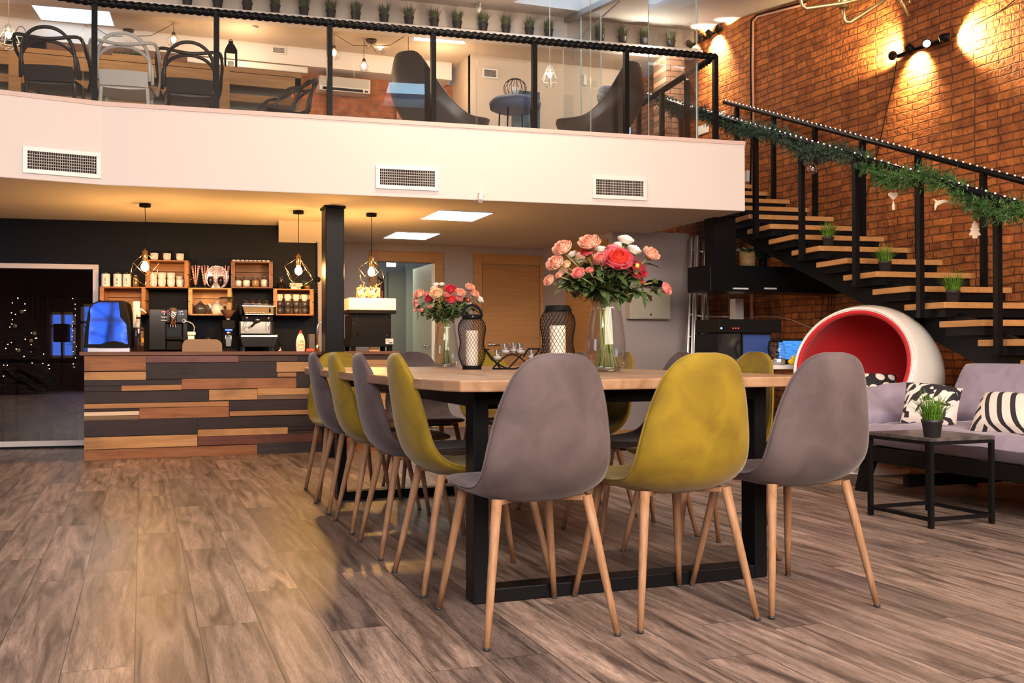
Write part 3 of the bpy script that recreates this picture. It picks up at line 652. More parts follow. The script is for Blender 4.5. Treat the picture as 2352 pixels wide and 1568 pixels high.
def bouquet(label, base, h, rv, fl, S, seed, RS):
    """fl: kind, px, py, radius, depth shift; the heads stand round the vase mouth"""
    rnd = random.Random(seed); t = thing('flower_bouquet', label, 'flowers', base+Vector((0, 0, .006)))
    D = (base-EYE).dot(CF); mouth = Vector((0, 0, h)); stems = MB('stem'); heads = []
    for kind, px, py, r, dz in fl:
        r *= RS
        p = ond(px, py, D+dz)-t.location; d = (p-mouth*.75); heads.append((p, d))
        face = d.normalized()*1.0+Vector((-CF.x, -CF.y, .15))*(.75 if dz <= 0 else -.1)
        q = flower(kind, r, face, rnd); q.v = [(v[0]+p.x, v[1]+p.y, v[2]+p.z) for v in q.v]
        part('flower_head', q, t, {'peach': 'peach ranunculus head', 'pink': 'pink ranunculus head', 'coral': 'large coral red rose head', 'rose': 'crimson flower head', 'white': 'white blossom head', 'dark': 'dark red blossom with yellow centre', 'green': 'green bud', 'cream': 'cream ranunculus head'}[kind])
        a = rnd.random()*6.28; rb = rv*.80*rnd.random()**.5; foot = Vector((rb*cos(a), rb*sin(a), .012)); m_ = mouth*.96-Vector((rb*cos(a)*.35, rb*sin(a)*.35, 0))
        stems.tube([foot, foot*.45+m_*.55+Vector((rnd.uniform(-.01, .01), rnd.uniform(-.01, .01), 0)), m_, m_*.45+p*.55+Vector((0, 0, .01)), p-face.normalized()*r*.2], .0022*S, 5)
    for k in range(10):
        a = rnd.random()*6.28; rb = rv*.6*rnd.random()**.5; b = rnd.random()*6.28; m_ = mouth+Vector((rv*.4*cos(b), rv*.4*sin(b), 0))
        stems.tube([(rb*cos(a), rb*sin(a), .012), m_*.5+Vector((.01*cos(a), .01*sin(a), 0)), m_], .0024*S, 5)
    part('stems', stems, t)
    fo = MB('leaf')
    for k in range(330):
        p, d = heads[rnd.randrange(len(heads))]; u = rnd.uniform(.15, .92); q = mouth.lerp(p, u)-Vector((0, 0, .01))
        dr = Vector((rnd.gauss(0, 1), rnd.gauss(0, 1), rnd.uniform(-.7, .6))); fo.use('leaf' if rnd.random() < .6 else 'leaf2'); leaf(fo, q, dr, rnd.uniform(.03, .06)*S, rnd.uniform(.008, .015)*S, rnd)
    for k in range(5):
        a = rnd.random()*6.28; leaf(fo.use('leaf2'), mouth+Vector((0, 0, .005)), (cos(a), sin(a), .45), .11*S, .028*S, rnd)
    part('foliage', fo, t)
    return t
bouquet('large bouquet with a big coral rose and peach flowers', V1, .352, .07, [
    ('coral', 1415, 612, .031, -.07), ('coral', 1407, 580, .015, .03), ('peach', 1297, 580, .021, -.02), ('peach', 1356, 570, .023, -.03), ('coral', 1350, 587, .014, .0),
    ('peach', 1281, 612, .019, -.05), ('pink', 1331, 633, .014, -.09), ('pink', 1379, 599, .014, -.09), ('pink', 1355, 624, .008, -.09), ('peach', 1267, 648, .013, -.02), ('peach', 1287, 635, .008, -.06),
    ('cream', 1303, 613, .011, -.03), ('white', 1434, 562, .017, .02), ('white', 1452, 584, .016, .02), ('white', 1421, 572, .013, .04), ('peach', 1489, 592, .019, .0), ('dark', 1443, 592, .018, -.03), ('dark', 1462, 612, .020, -.05),
    ('dark', 1459, 628, .016, -.06), ('rose', 1462, 632, .018, -.02), ('pink', 1523, 667, .014, .0), ('green', 1501, 648, .007, .0), ('coral', 1468, 652, .009, .0), ('white', 1318, 590, .011, .03), ('white', 1379, 580, .012, .05),
    ('peach', 1335, 600, .016, .12), ('white', 1400, 590, .018, .12), ('peach', 1440, 610, .018, .14), ('pink', 1300, 630, .014, .12), ('coral', 1380, 615, .016, .1)], 1.6, 3, 2.55)
bouquet('small bouquet of pink, red and peach flowers in the small vase', V2, .285, .05, [
    ('cream', 1004, 681, .026, -.06), ('peach', 966, 680, .022, -.03), ('peach', 958, 693, .014, -.02), ('pink', 958, 702, .012, -.02), ('rose', 1034, 671, .024, -.02), ('rose', 987, 690, .017, -.03), ('coral', 1035, 694, .023, -.04),
    ('peach', 1055, 678, .022, -.03), ('peach', 1077, 665, .020, .0), ('peach', 1087, 679, .019, .0), ('white', 1098, 692, .018, .02), ('white', 1002, 658, .013, .02), ('white', 1015, 657, .012, .02), ('pink', 1026, 681, .012, -.06), ('pink', 1054, 690, .014, -.05),
    ('dark', 1075, 689, .012, -.05), ('dark', 1090, 702, .013, -.05), ('pink', 989, 708, .010, -.04), ('pink', 970, 714, .011, -.04), ('peach', 956, 713, .009, -.01), ('white', 1075, 699, .011, -.03), ('peach', 998, 668, .016, .02),
    ('pink', 981, 678, .012, -.03), ('peach', 1030, 680, .018, .09), ('white', 1060, 690, .016, .09), ('pink', 990, 695, .016, .09)], 1.05, 5, 1.75)
# ---- wire lanterns with pillar candles
K['candle'] = mat('ivory_wax', (.85, .72, .58), .5); K['candle'].node_tree.nodes['Principled BSDF'].inputs['Subsurface Weight'].default_value = .2
K['rivet'] = mat('steel_rivet', (.8, .8, .8), .3, 1.)
def lantern(loc, label, up):
    t = thing('candle_lantern', label, 'lantern', loc)
    pr = [(.052, .016), (.060, .035), (.070, .06), (.073, .085), (.066, .12), (.064, .14), (.067, .17), (.075, .205), (.074, .228), (.066, .25), (.052, .268)]
    def rad(z):
        for (r0, z0), (r1, z1) in zip(pr, pr[1:]):
            if z <= z1: return r0+(r1-r0)*(z-z0)/(z1-z0)
        return pr[-1][0]
    mb = MB('blackm'); mb.lathe([(.050, 0), (.051, .001), (.051, .02), (.046, .02), (.046, .006), (.001, .006)], n=32); part('base_ring', mb, t); mb = MB('blackm'); mb.lathe([(.052, .265), (.053, .266), (.053, .288), (.045, .290), (.040, .27)], n=32); part('top_ring', mb, t)
    mb = MB('blackm'); n = 26
    for s in (-1, 1):
        for k in range(n):
            a0 = 2*pi*k/n; pts = []
            for i in range(15): u = i/14; z = .018+.25*u; a = a0+s*u*2.2; pts.append((rad(z)*cos(a), rad(z)*sin(a), z))
            mb.tube(pts, .0010, 4, caps=False)
    part('wire_mesh', mb, t)
    mb = MB('blackm')
    if up:
        P = [(.0, .053*cos(a), .278+.062*sin(a)) for a in [pi*i/12 for i in range(13)]]
        for a, b in zip(P, P[1:]): mb.beam(a, b, .016, .003, up=(1, 0, 0))
        T = Matrix.Rotation(radians(62), 3, 'Z'); mb.v = [tuple(T @ Vector(v)) for v in mb.v]
    else:
        P = [(.058*sin(a), -.058*cos(a), .278-.012*abs(sin(a))) for a in [pi*(i-6)/12 for i in range(13)]]
        for a, b in zip(P, P[1:]): mb.beam(a, b, .003, .014)
    h_ = part('handle', mb, t); mb = MB('rivet'); d = -(Vector(loc)-EYE); d.z = 0; d.normalize(); q = d*.0545+Vector((.004, 0, .278)); mb.sphere(q, .0042, 8, 6); part('rivet', mb, h_)
    mb = MB('candle'); mb.lathe([(.001, .007), (.033, .007), (.0335, .02), (.0335, .20), (.032, .206), (.024, .206), (.020, .196), (.001, .195)], n=28); c_ = part('candle', mb, t)
    mb = MB('blackm'); mb.tube([(0, 0, .194), (0, .001, .212)], .0012, 5); part('wick', mb, c_)
lantern(onz(1084, 848, ZT), 'smaller looking wire lantern with raised handle, left of the tealight holder', True)
lantern(ond(1281, 861, 4.14), 'wire lantern with lowered handle and pillar candle between tealight holder and big vase', False)
# ---- tealight holder
c = onz(1176, 848, ZT); t = thing('tealight_holder', 'black bent metal stand carrying glass tealight cups', 'candle holder', c, radians(-20.4))
mb = MB('blackm'); r = .0042
for y in (-.035, .035):
    mb.tube([(-.145, y, .105), (-.12, y, .105)], r, 6)
    mb.tube([(-.06, y, .003), (-.14, y, .105), (-.075, y, .04)][:2], r, 6)
    mb.tube([(-.145+.29*u, y, .105-.32*u*(1-u)*1.28) for u in [i/16 for i in range(17)]], r, 6)
    mb.tube([(-.10+.20*u, y, .006+.072*sin(pi*u)*1.0) for u in [i/12 for i in range(13)]], r, 6)
    mb.tube([(-.10, y, .004), (-.02, y, .004), (.05, y, .078)], r, 6); mb.tube([(-.145, y, .105), (-.10, y, .045)], r, 6); mb.tube([(.085, y, .108), (.06, y, .065)], r, 6)
    mb.tube([(.085, y, .108), (.145, y, .108)], r, 6)
for x, z in ((-.145, .105), (.145, .108), (-.10, .004), (-.02, .004), (.10, .006)): mb.tube([(x, -.035, z), (x, .035, z)], r, 6)
for x, z in ((-.075, .048), (-.02, .080), (.045, .080), (.105, .052), (.012, .086)): mb.box(x-.022, x+.022, -.035, .035, z-.003, z)
part('stand', mb, t)
K['cupglass'] = glass('cup_glass', (.97, .975, .975), .05, k=.4); K['wax'] = mat('white_wax', (.85, .8, .75), .5)
cg = None
for x, y, z, lab in ((-.075, 0, .048, 'low left glass tealight cup on the black stand'), (-.032, -.012, .080, 'upper left glass tealight cup on the black stand'), (.012, .020, .086, 'highest glass tealight cup, at the back of the black stand'), (.046, -.012, .080, 'upper right glass tealight cup on the black stand'), (.105, 0, .052, 'low right glass tealight cup on the black stand')):
    p = c+Matrix.Rotation(radians(-20.4), 3, 'Z') @ Vector((x, y, z+.0012))
    if cg is None:
        cg = thing('tealight_cup', lab, 'candle cup', p, 0, 'glass tealight cups'); cg.scale = (1.5, 1.5, 1.2); mb = MB('cupglass'); mb.lathe([(.015, 0), (.017, .002), (.019, .045), (.0175, .045), (.0155, .004), (.001, .003)], n=20); part('glass_cup', mb, cg)
        mb = MB('wax'); mb.lathe([(.001, .004), (.014, .004), (.014, .016), (.001, .017)], n=14); part('tealight', mb, cg)
    else: dup(cg, p, 0, lab, 'glass tealight cups')
# ================================================================ stairs
PSI = -.1192; SN = Vector((cos(PSI), sin(PSI), 0)); SM = Vector((-sin(PSI), cos(PSI), 0))
def ST(k): return Vector((5.1045+.0104*k, 5.63+.345*k, 1.3337+.13*k))
t = thing('staircase', 'black steel staircase with open light oak treads against the brick wall', 'stairs', (5.2, 2.3, 0))
for k in range(-10, 11):
    c = ST(k)
    if c.z < .03: continue
    mb = MB('treadwood'); mb.prism([c-Vector((0, 0, .042)), c+SN*.861-Vector((0, 0, .042)), c+SN*.861+SM*.44-Vector((0, 0, .042)), c+SM*.44-Vector((0, 0, .042))], (0, 0, .042)); part('tread', mb, t, world=True, bv=.004)
    mb = MB('black'); a = c+SN*.03+SM*.03-Vector((0, 0, .100)); mb.prism([a, a+SN*.80, a+SN*.80+SM*.38, a+SM*.38], (0, 0, .057)); part('tread_bracket', mb, t, world=True)
for off in (.12, .70):
    mb = MB('black'); A = ST(-10)+SN*off; B = ST(10.6)+SN*off
    lo0 = Vector((0, 0, -.30)); up0 = Vector((0, 0, -.07)); y0 = SM*.12
    A0 = ST(-7.6)+SN*off
    mb.prism([ST(-9.9)+SN*off+y0+Vector((0, 0, -.045)), B+y0+up0+Vector((0, 0, .04)), B+y0+Vector((0, 0, -.27)), Vector((A0.x, A0.y+.12, .01)), Vector((A.x, A.y+.1, .01))], SN*.05)
    part('stringer', mb, t, world=True)
# railings of the stairs and of the mezzanine edge
def twist(mb, pts, r, pitch=.055, amp=.16, lobes=3, n=15, step=.009):
    P = [Vector(p) for p in pts]; 
    for a, b in zip(P, P[1:]):
        L_ = (b-a).length; m_ = max(2, int(L_/step)); d = (b-a)/L_; up = Vector((0, 0, 1)); r1 = d.cross(up).normalized(); r2 = r1.cross(d); rows = []
        for i in range(m_+1):
            s_ = L_*i/m_; rows.append([a+d*s_+(r1*cos(q)+r2*sin(q))*r*(1+amp*cos(lobes*(q-2*pi*s_/pitch/lobes))) for q in [2*pi*k/n for k in range(n)]])
        mb.grid(rows, True, True)
        for row, rev in ((rows[0], 1), (rows[-1], 0)): mb.add(row, [tuple(range(n))])
    return mb
RAILH = .89
def lpos(k): return ST(k)+SM*.22-SN*.006
def rpos(k): return ST(k)+SM*.22+SN*.80
led = emis('led_white', (.92, .96, 1), 9)
LP = []; 
for pos, ks, k0, k1, name, lab in ((lpos, range(-9, 10, 2), -9, 11.4, 'left', 'black stair handrail on the room side, carrying the pine garland'), (rpos, range(-8, 11, 2), -9, 10.75, 'right', 'black stair handrail with lights, along the brick wall')):
    r_ = thing('stair_railing', lab, 'railing', pos(-9)*1.0)
    a = pos(k0)+Vector((0, 0, RAILH)); b = pos(k1)+Vector((0, 0, RAILH))
    mb = MB('black'); mb.tube([a, b], .024, 12); part('handrail', mb, r_, world=True)
    for k in ks:
        p = pos(k); z0 = p.z-.10 if name == 'left' else p.z
        mb = MB('black'); q = Vector((-.022, 0, 0)) if name == 'left' else Vector((0, 0, 0))
        mb.box(p.x+q.x-.020, p.x+q.x+.020, p.y-.020, p.y+.020, max(z0, .0), p.z+RAILH-.02); part('post', mb, r_, world=True)
    u = thing('rope_light', 'string of small white led lights wound on the %s stair handrail' % ('garlanded' if name == 'left' else 'wall side'), 'rope light', a)
    mb = MB(led); n = 92 if name == 'left' else 96
    for i in range(n):
        c = a.lerp(b, (i+.5)/n)+Vector((-.004, 0, .027)); mb.sphere(c, .0058, 6, 4)
    o = part('lights', mb, u, world=True); o['kind'] = 'stuff'
    if name == 'left': LA, LB = a, b
# mezzanine railing along the front and the side
RZ = 3.49
CORN = onpl(1643, 133, flat(FC)-Vector((0, -.05, 0)), Vector(fn)); CORN.z = RZ
fpt = lambda px, py: onpl(px, py, flat(FC)+Vector((0, .05, 0)), Vector(fn))
r_ = thing('balcony_railing', 'black twisted rope style railing along the mezzanine edge', 'railing', (CORN.x, CORN.y, ZF))
front = [fpt(235, 12), fpt(500, 26), fpt(757, 50), fpt(995, 71), fpt(1228, 95), fpt(1438, 113), fpt(1643, 131)]
zr = sum(p.z for p in front)/len(front); print('rail heights', [round(p.z, 3) for p in front])
f0 = fpt(217, 200); f0.z = 0; lfd = (FA-FB); lfd.z = 0; lfd.normalize()
endp = Vector((XS-.05, YL-.02, 0))
pts = [f0+lfd*2.6, f0, Vector((CORN.x, CORN.y, 0)), endp]
mb = MB('black'); twist(mb, [p+Vector((0, 0, zr)) for p in pts], .027); part('handrail', mb, r_, world=True)
posts = [217, 497, 757, 995, 1227, 1438, 1643]
for px in posts:
    p = fpt(px, 200) if px > 217 else f0
    mb = MB('black'); mb.box(p.x-.020, p.x+.020, p.y-.02, p.y+.02, ZF-.004, zr); part('post', mb, r_, world=True)
for u in (.33, .66, 1.0):
    p = Vector((CORN.x, CORN.y, 0)).lerp(endp, u); mb = MB('black'); mb.box(p.x-.02, p.x+.02, p.y-.02, p.y+.02, ZF-.004, zr); part('post', mb, r_, world=True)
p = f0+lfd*1.2; mb = MB('black'); mb.box(p.x-.02, p.x+.02, p.y-.02, p.y+.02, ZF-.004, zr); part('post', mb, r_, world=True)
# full height glass panes behind the railing
def gpane(name, a, b, z0, z1a, z1b):
    a = Vector((a[0], a[1], 0)); b = Vector((b[0], b[1], 0)); d = (b-a).normalized(); nrm = Vector((-d.y, d.x, 0))*.010
    mb = MB('pane'); A = a+d*.003; B = b-d*.003
    vs = [A+Vector((0, 0, z0)), B+Vector((0, 0, z0)), B+Vector((0, 0, z1b)), A+Vector((0, 0, z1a))]
    vs2 = [v+nrm for v in vs]
    mb.add(vs+vs2, [(0, 1, 2, 3), (7, 6, 5, 4)]); mb.use('panedge').add(vs+vs2, [(0, 3, 7, 4), (1, 5, 6, 2)])
    return struct(name, mb, label='tall clear glass pane above the mezzanine edge')
seam = [-150, 190, 450, 813, 1095, 1357, 1604]; G0 = flat(FC)+Vector((0, .17, 0))
for n, (a, b) in enumerate(zip(seam, seam[1:])):
    A = onpl(a, 200, G0, Vector(fn)); B = onpl(b, 200, G0, Vector(fn)); gpane('window_pane_%d' % (n+1), A, B, ZF, zc(A.y), zc(B.y))
gx = onpl(1604, 200, G0, Vector(fn)); 
gpane('window_pane_8', (gx.x, gx.y+.02), (gx.x, gx.y+.9), ZF, zc(gx.y), zc(gx.y+.9))
# glass partition with a door running back from the front
ix = onpl(1312, 52, PB, PN).x
for n, (y0, y1) in enumerate(((9.40, 9.9), (9.91, 10.4))): gpane('window_partition_%d' % (n+1), (ix, y1), (ix, y0), ZF, zc(y1)-.05, zc(y0)-.05)
mb = MB(mat('anodised_rail', (.30, .29, .29), .4, .6)); mb.beam((ix, 8.1, zc(8.1)-.03), (ix, 10.42, zc(10.42)-.03), .06, .06); struct('trim_glass_rail', mb)
mb = MB('alu'); mb.beam((ix+.1, 10.30, 4.32), (ix+.1, 10.05, 4.38), .04, .05); mb.beam((ix+.1, 10.30, 4.32), (ix+.1, 10.30, 4.15), .02, .03); mb.beam((ix+.1, 10.05, 4.4), (ix+.12, 9.2, 4.48), .012, .012)
single('door_closer', 'grey door closer arm at the top of the upstairs glass door', 'door closer', mb, (ix+.1, 10.3, 4.3), world=True)
# ---- pine garland and its ornaments
rnd = random.Random(11)
K['pine'] = mat('pine_needles', (.028, .060, .036), .6, noise=.5, nscale=5); K['pine2'] = mat('fresh_pine_needles', (.048, .125, .025), .6, noise=.4, nscale=6)
mb = MB('pine'); ga = lpos(10.4)+Vector((0, 0, RAILH)); gb = lpos(-5.5)+Vector((0, 0, RAILH)); GL = (gb-ga).length; gdir = (gb-ga).normalized()
spine = []
for i in range(220):
    u = i/219; ph = u*34; q = ga.lerp(gb, u)+Vector((.035*sin(ph)-.02, .0, -.035+.035*cos(ph)-.02*sin(u*40)))
    spine.append(q)
    mb.use('pine2' if u > .60 else 'pine')
    for b in range(15):
        d = Vector((rnd.gauss(0, 1), rnd.gauss(0, 1), rnd.gauss(-.25, .9))).normalized(); bl = rnd.uniform(.045, .115); tip = q+d*bl
        for s_ in range(8):
            c = q.lerp(tip, .15+.85*s_/7); e = (d*.9+Vector((rnd.gauss(0, .8), rnd.gauss(0, .8), rnd.gauss(0, .8)))).normalized()*rnd.uniform(.022, .038); w_ = e.cross(Vector((rnd.random(), rnd.random(), rnd.random()))).normalized()*.0042
            mb.add([c-w_, c+w_, c+e], [(0, 1, 2)])
mb.use('pine').tube(spine, .010, 5)
single('pine_garland', 'long green artificial pine garland wound along the stair handrail', 'garland', mb, gb, world=True)
def gpoint(px): 
    u0 = 0
    best = min(range(400), key=lambda i: abs(proj_(ga.lerp(gb, i/399))[0]-px)); return ga.lerp(gb, best/399)
def proj_(P): p = Vector(P)-EYE; d = p.dot(CF); return (1176+FPX*p.dot(CR)/d, 784-FPX*p.dot(CU)/d, d)
K['bauble'] = glass('bauble_glass', (.95, .95, .97), .08); K['felt'] = mat('cream_felt', (.82, .66, .48), .8); K['ribbon'] = mat('cream_ribbon', (.75, .6, .45), .7)
def hang(px, py): g_ = gpoint(px); return ond(px, py, proj_(g_)[2]-.02)
def star_poly(r1, r2, n=5): return [((r1 if i % 2 == 0 else r2)*sin(pi*i/n), (r1 if i % 2 == 0 else r2)*cos(pi*i/n)) for i in range(2*n)]
RQ = Matrix(((CR.x, CF.x, 0), (CR.y, CF.y, 0), (0, 0, 1)))
def flatshape(mb, c, poly, th): mb.prism([Vector(c)+Vector((CR.x*x, CR.y*x, z)) for x, z in poly], Vector((CF.x, CF.y, 0))*th)
c = hang(1866, 387); t = thing('glass_bauble', 'clear glass bauble with a small white star, hanging on the garland', 'ornament', c)
mb = MB('bauble'); mb.sphere((0, 0, 0), .046, 20, 14); part('glass_ball', mb, t); mb = MB('felt'); flatshape(mb, (0, 0, -.005), star_poly(.017, .007), .003); part('star', mb, t); mb = MB('chrome'); mb.lathe([(.008, .044), (.008, .056), (.001, .058)], n=10); mb.tube([(0, 0, .056), (0, 0, .13)], .001, 4); part('hanger', mb, t)
c = hang(2052, 455); t = thing('heart_ornament', 'cream felt heart with tail, hanging on the garland', 'ornament', c)
hp = []
for i in range(24):
    a = 2*pi*i/24; hp.append((.0026*16*sin(a)**3*.85, .0026*(13*cos(a)-5*cos(2*a)-2*cos(3*a)-cos(4*a))*.85))
mb = MB('felt'); flatshape(mb, (0, 0, .02), hp, .012); part('heart', mb, t, bv=.004); mb = MB('felt'); mb.lathe([(.001, -.09), (.012, -.085), (.010, -.05), (.003, -.02), (.001, -.015)], n=10); part('tail', mb, t); mb = MB('ribbon'); mb.tube([(0, 0, .04), (0, 0, .12)], .0015, 4); part('ribbon', mb, t)
c = hang(2160, 462); mb = MB('felt'); mb.prism([c+Vector((CR.x*x, CR.y*x, z)) for x, z in ((-.05, .02), (-.02, .005), (.03, .012), (.07, -.005), (.02, -.012), (-.02, -.03), (-.035, -.065), (-.04, -.03), (-.03, -.005))], Vector((CF.x, CF.y, 0))*.012)
single('bird_ornament', 'cream wooden bird shape tucked in the garland', 'ornament', mb, c, world=True, bv=.003)
c = hang(2240, 528); t = thing('tree_ornament', 'cream felt fir tree hanging on the garland', 'ornament', c)
mb = MB('felt'); h_ = [(0, .062), (.022, .030), (.014, .028), (.033, .0), (.022, -.002), (.040, -.034), (.018, -.036), (.015, -.055)]; flatshape(mb, (0, 0, 0), h_+[(-x, z) for x, z in reversed(h_[1:])], .012); part('tree_shape', mb, t, bv=.003)
mb = MB('ribbon'); mb.tube([(0, 0, .06), (-.004*CR.x, 0, .14)], .002, 4); part('ribbon', mb, t)
# ---- potted artificial grass
K['pot'] = mat('black_plastic_pot', (.018, .018, .020), .45); K['grass'] = mat('fresh_grass', (.10, .23, .018), .5, noise=.4, nscale=20); K['grassd'] = mat('dull_grass', (.055, .085, .022), .55, noise=.4, nscale=20); K['soil'] = mat('dark_soil', (.03, .02, .012), .9)
def make_plant(seed, gm, spread=1.0, hgt=.105):
    rn = random.Random(seed); t = thing('potted_grass', '', 'potted plant'); mb = MB('pot')
    mb.lathe([(.031, 0), (.033, .002), (.040, .058), (.0435, .060), (.045, .074), (.041, .075), (.039, .064)], n=20); p_ = part('pot', mb, t); mb = MB('soil'); mb.lathe([(.001, .066), (.0395, .066)], n=16); part('soil', mb, p_)
    mb = MB(gm)
    for i in range(170):
        a = rn.random()*2*pi; rr = .034*sqrt(rn.random()); b = Vector((rr*cos(a), rr*sin(a), .064)); an = a+rn.gauss(0, .5); ln = rn.gauss(hgt, hgt*.2); lean = abs(rn.gauss(.25, .22))*spread
        d = Vector((cos(an), sin(an), 0)); w_ = Vector((-sin(an), cos(an), 0))*.0022; pts = []
        for j in range(4): u = j/3; pts.append(b+d*(ln*lean*u**1.6+rr*.3*u)+Vector((0, 0, ln*u*(1-.35*lean*u))))
        mb.add([pts[0]-w_, pts[0]+w_, pts[1]-w_, pts[1]+w_, pts[2]-w_*.7, pts[2]+w_*.7, pts[3]], [(0, 1, 3, 2), (2, 3, 5, 4), (4, 5, 6)])
    part('grass', mb, t); return t
PG = [make_plant(1, 'grass', 1.7, .115), make_plant(2, 'grassd', .9, .095)]; pused = [0, 0]
def plant(which, loc, label, group, s=1.0):
    if not pused[which]: pused[which] = 1; r = PG[which]; r.location = loc; r['label'] = label; r['group'] = group; r.scale = (s,)*3; return r
    return dup(PG[which], loc, random.random()*6, label, group, s)
g = 'potted grass on the stair treads'
for px, k, sx, lab in ((1888, 3, .60, 'potted grass standing on an upper stair tread, smallest looking of the three'), (2013, 1, .60, 'potted grass on a middle stair tread beside a railing post'), (2163, -1, .60, 'potted grass on the lowest plant bearing stair tread, above the ball chair')):
    z = ST(k).z; p = None
    best = min([i/60 for i in range(10, 55)], key=lambda s_: abs(proj_(ST(k)+SN*s_*.861/1+SM*.10)[0]-px)); plant(0, ST(k)+SN*best*.861+SM*.10, lab, g, 1.12)
# ================================================================ lounge corner
c = (3.638, 3.867); S_ = .41
t = thing('coffee_table', 'small square black metal side table with open frame, before the sofa', 'side table', (3.83, 4.07, 0))
ct = .445; q = .022
for x in (3.63, 3.63+S_-q):
    for y in (3.86, 3.86+.455-q): mb = MB('blackm'); mb.box(x, x+q, y, y+q, 0, ct-.02); part('leg', mb, t, world=True)
for z, nm in ((.035, 'lower_frame'), (ct-.035, 'upper_frame')):
    mb = MB('blackm'); mb.box(3.63+q, 3.63+S_-q, 3.86, 3.86+q*.8, z, z+.018); mb.box(3.63+q, 3.63+S_-q, 4.315-q, 4.315, z, z+.018); mb.box(3.63, 3.63+q*.8, 3.86+q, 4.315-q, z, z+.018); mb.box(3.63+S_-q*.8, 3.63+S_, 3.86+q, 4.315-q, z, z+.018); part(nm, mb, t, world=True)
K['worn'] = mat('worn_dark_top', (.07, .06, .06), .35, noise=.6, nscale=20)
mb = MB('worn'); mb.box(3.628, 3.632+S_, 3.858, 4.317, ct-.018, ct); part('table_top', mb, t, world=True, bv=.002)
plant(0, onz(2141, 1003, ct), 'potted grass in a black pot on the black side table', 'potted grass', 1.18)
# sofa
K['futon'] = velvet('lavender_grey_fabric', (.31, .265, .345), (.25, .205, .27)); K['bw'] = None
t = thing('sofa', 'lavender grey futon sofa with tufted mattress on black wooden frame', 'sofa', (4.7, 4.1, 0))
fx, bx_, y0, y1 = 4.17, 4.95, 2.7, 5.12
def cushion(P, name, parent, mt='futon', label=None, th=.10, n=14, m_=22, tuft=None, seed=1, power=.45):
    """P: four corners (u,v); soft slab of thickness th, its face to the viewer side tufted"""
    a, b, c_, d = [Vector(p) for p in P]; nrm = (b-a).cross(d-a).normalized(); rn = random.Random(seed); rows = []
    def sw(u): return max(0., 1-abs(2*u-1)**6)**power
    for sgn in (1, -1):
        for i in range(m_+1):
            v = i/m_; row = []
            for j in range(n+1):
                u = j/n; base = a.lerp(b, u).lerp(d.lerp(c_, u), v); h = th*.5*sw(u)*sw(v); q_ = 0
                if tuft and sgn > 0:
                    for tu, tv in tuft: dd = ((u-tu)*(b-a).length)**2+((v-tv)*(d-a).length)**2; q_ -= .030*math.exp(-dd/.0035)+.012*math.exp(-dd/.02)
                    q_ += .004*sin(u*23+v*9)*sin(v*31)
                row.append(base+nrm*(sgn*h+q_))
            if sgn < 0: row = row[::-1]
            rows.append((sgn, i, row))
    top = [r for s_, i, r in rows if s_ > 0]; bot = [r[::-1] for s_, i, r in rows if s_ < 0]
    mb = MB(mt); mb.grid(top); mb.grid([r[::-1] for r in bot]); return part(name, mb, parent, label, world=True)
tf = [(u, v) for u in (.25, .72) for v in (.06, .2, .34, .48, .62, .76, .9)]
cushion([(fx-.03, y0, .365), (bx_, y0, .365), (bx_, y1, .365), (fx-.03, y1, .365)], 'seat_mattress', t, th=.17, tuft=tf, n=20, m_=60, power=.35)
cushion([(fx-.03, y1-.06, .42), (fx-.03, y1+.26, .635), (bx_, y1+.26, .635), (bx_, y1-.06, .42)][::-1], 'arm_mattress', t, th=.13, tuft=[(.25, .5), (.6, .5), (.9, .5)], n=24, m_=24)
for i, (ya, yb, zt_) in enumerate(((4.42, 5.12, .78), (3.55, 4.44, .76), (2.72, 3.56, .76))):
    cushion([(bx_-.02, ya, .40), (bx_-.02, yb, .40), (bx_+.19, yb, zt_), (bx_+.19, ya, zt_)], 'back_cushion', t, th=.20, tuft=None, n=14, m_=14, power=.4)
mb = MB('blackm'); mb.box(fx, fx+.03, y0, y1+.02, .20, .29); mb.box(bx_, bx_+.03, y0, y1+.02, .20, .29); mb.box(fx+.03, bx_, y0+.3, y0+.33, .20, .28); mb.box(fx+.03, bx_, y1-.1, y1-.07, .20, .28)
for i in range(8): yy = y0+.1+i*.3; mb.box(fx+.03, bx_, yy, yy+.06, .265, .285)
mb.box(fx+.05, bx_, y1-.45, y1-.41, .07, .14); part('frame', mb, t, world=True, bv=.004)
for yy in (5.0, 3.0):
    for x0_, x1_, lab in ((4.19, 4.19, 'front'), (bx_-.02, bx_+.1, 'rear')):
        mb = MB('blackm'); s_ = -1 if yy > 4 else 1
        mb.prism([(x0_, yy+.20*s_*0+.02, 0), (x0_, yy+.10, 0), (x0_, yy+.02-.24*0, .26), (x0_, yy-.10, .26)] if lab == 'front' else [(x1_, yy, 0), (x1_, yy+.08, 0), (x1_, yy+.08, .26), (x1_, yy, .26)], (.035, 0, 0)); part('leg', mb, t, world=True)
mb = MB('blackm'); mb.beam((bx_+.06, y0, .2), (bx_+.30, y0, .72), .04, .06); mb.beam((bx_+.06, y1, .2), (bx_+.30, y1, .72), .04, .06); mb.box(bx_+.25, bx_+.29, y0, y1, .55, .62); part('back_frame', mb, t, world=True)
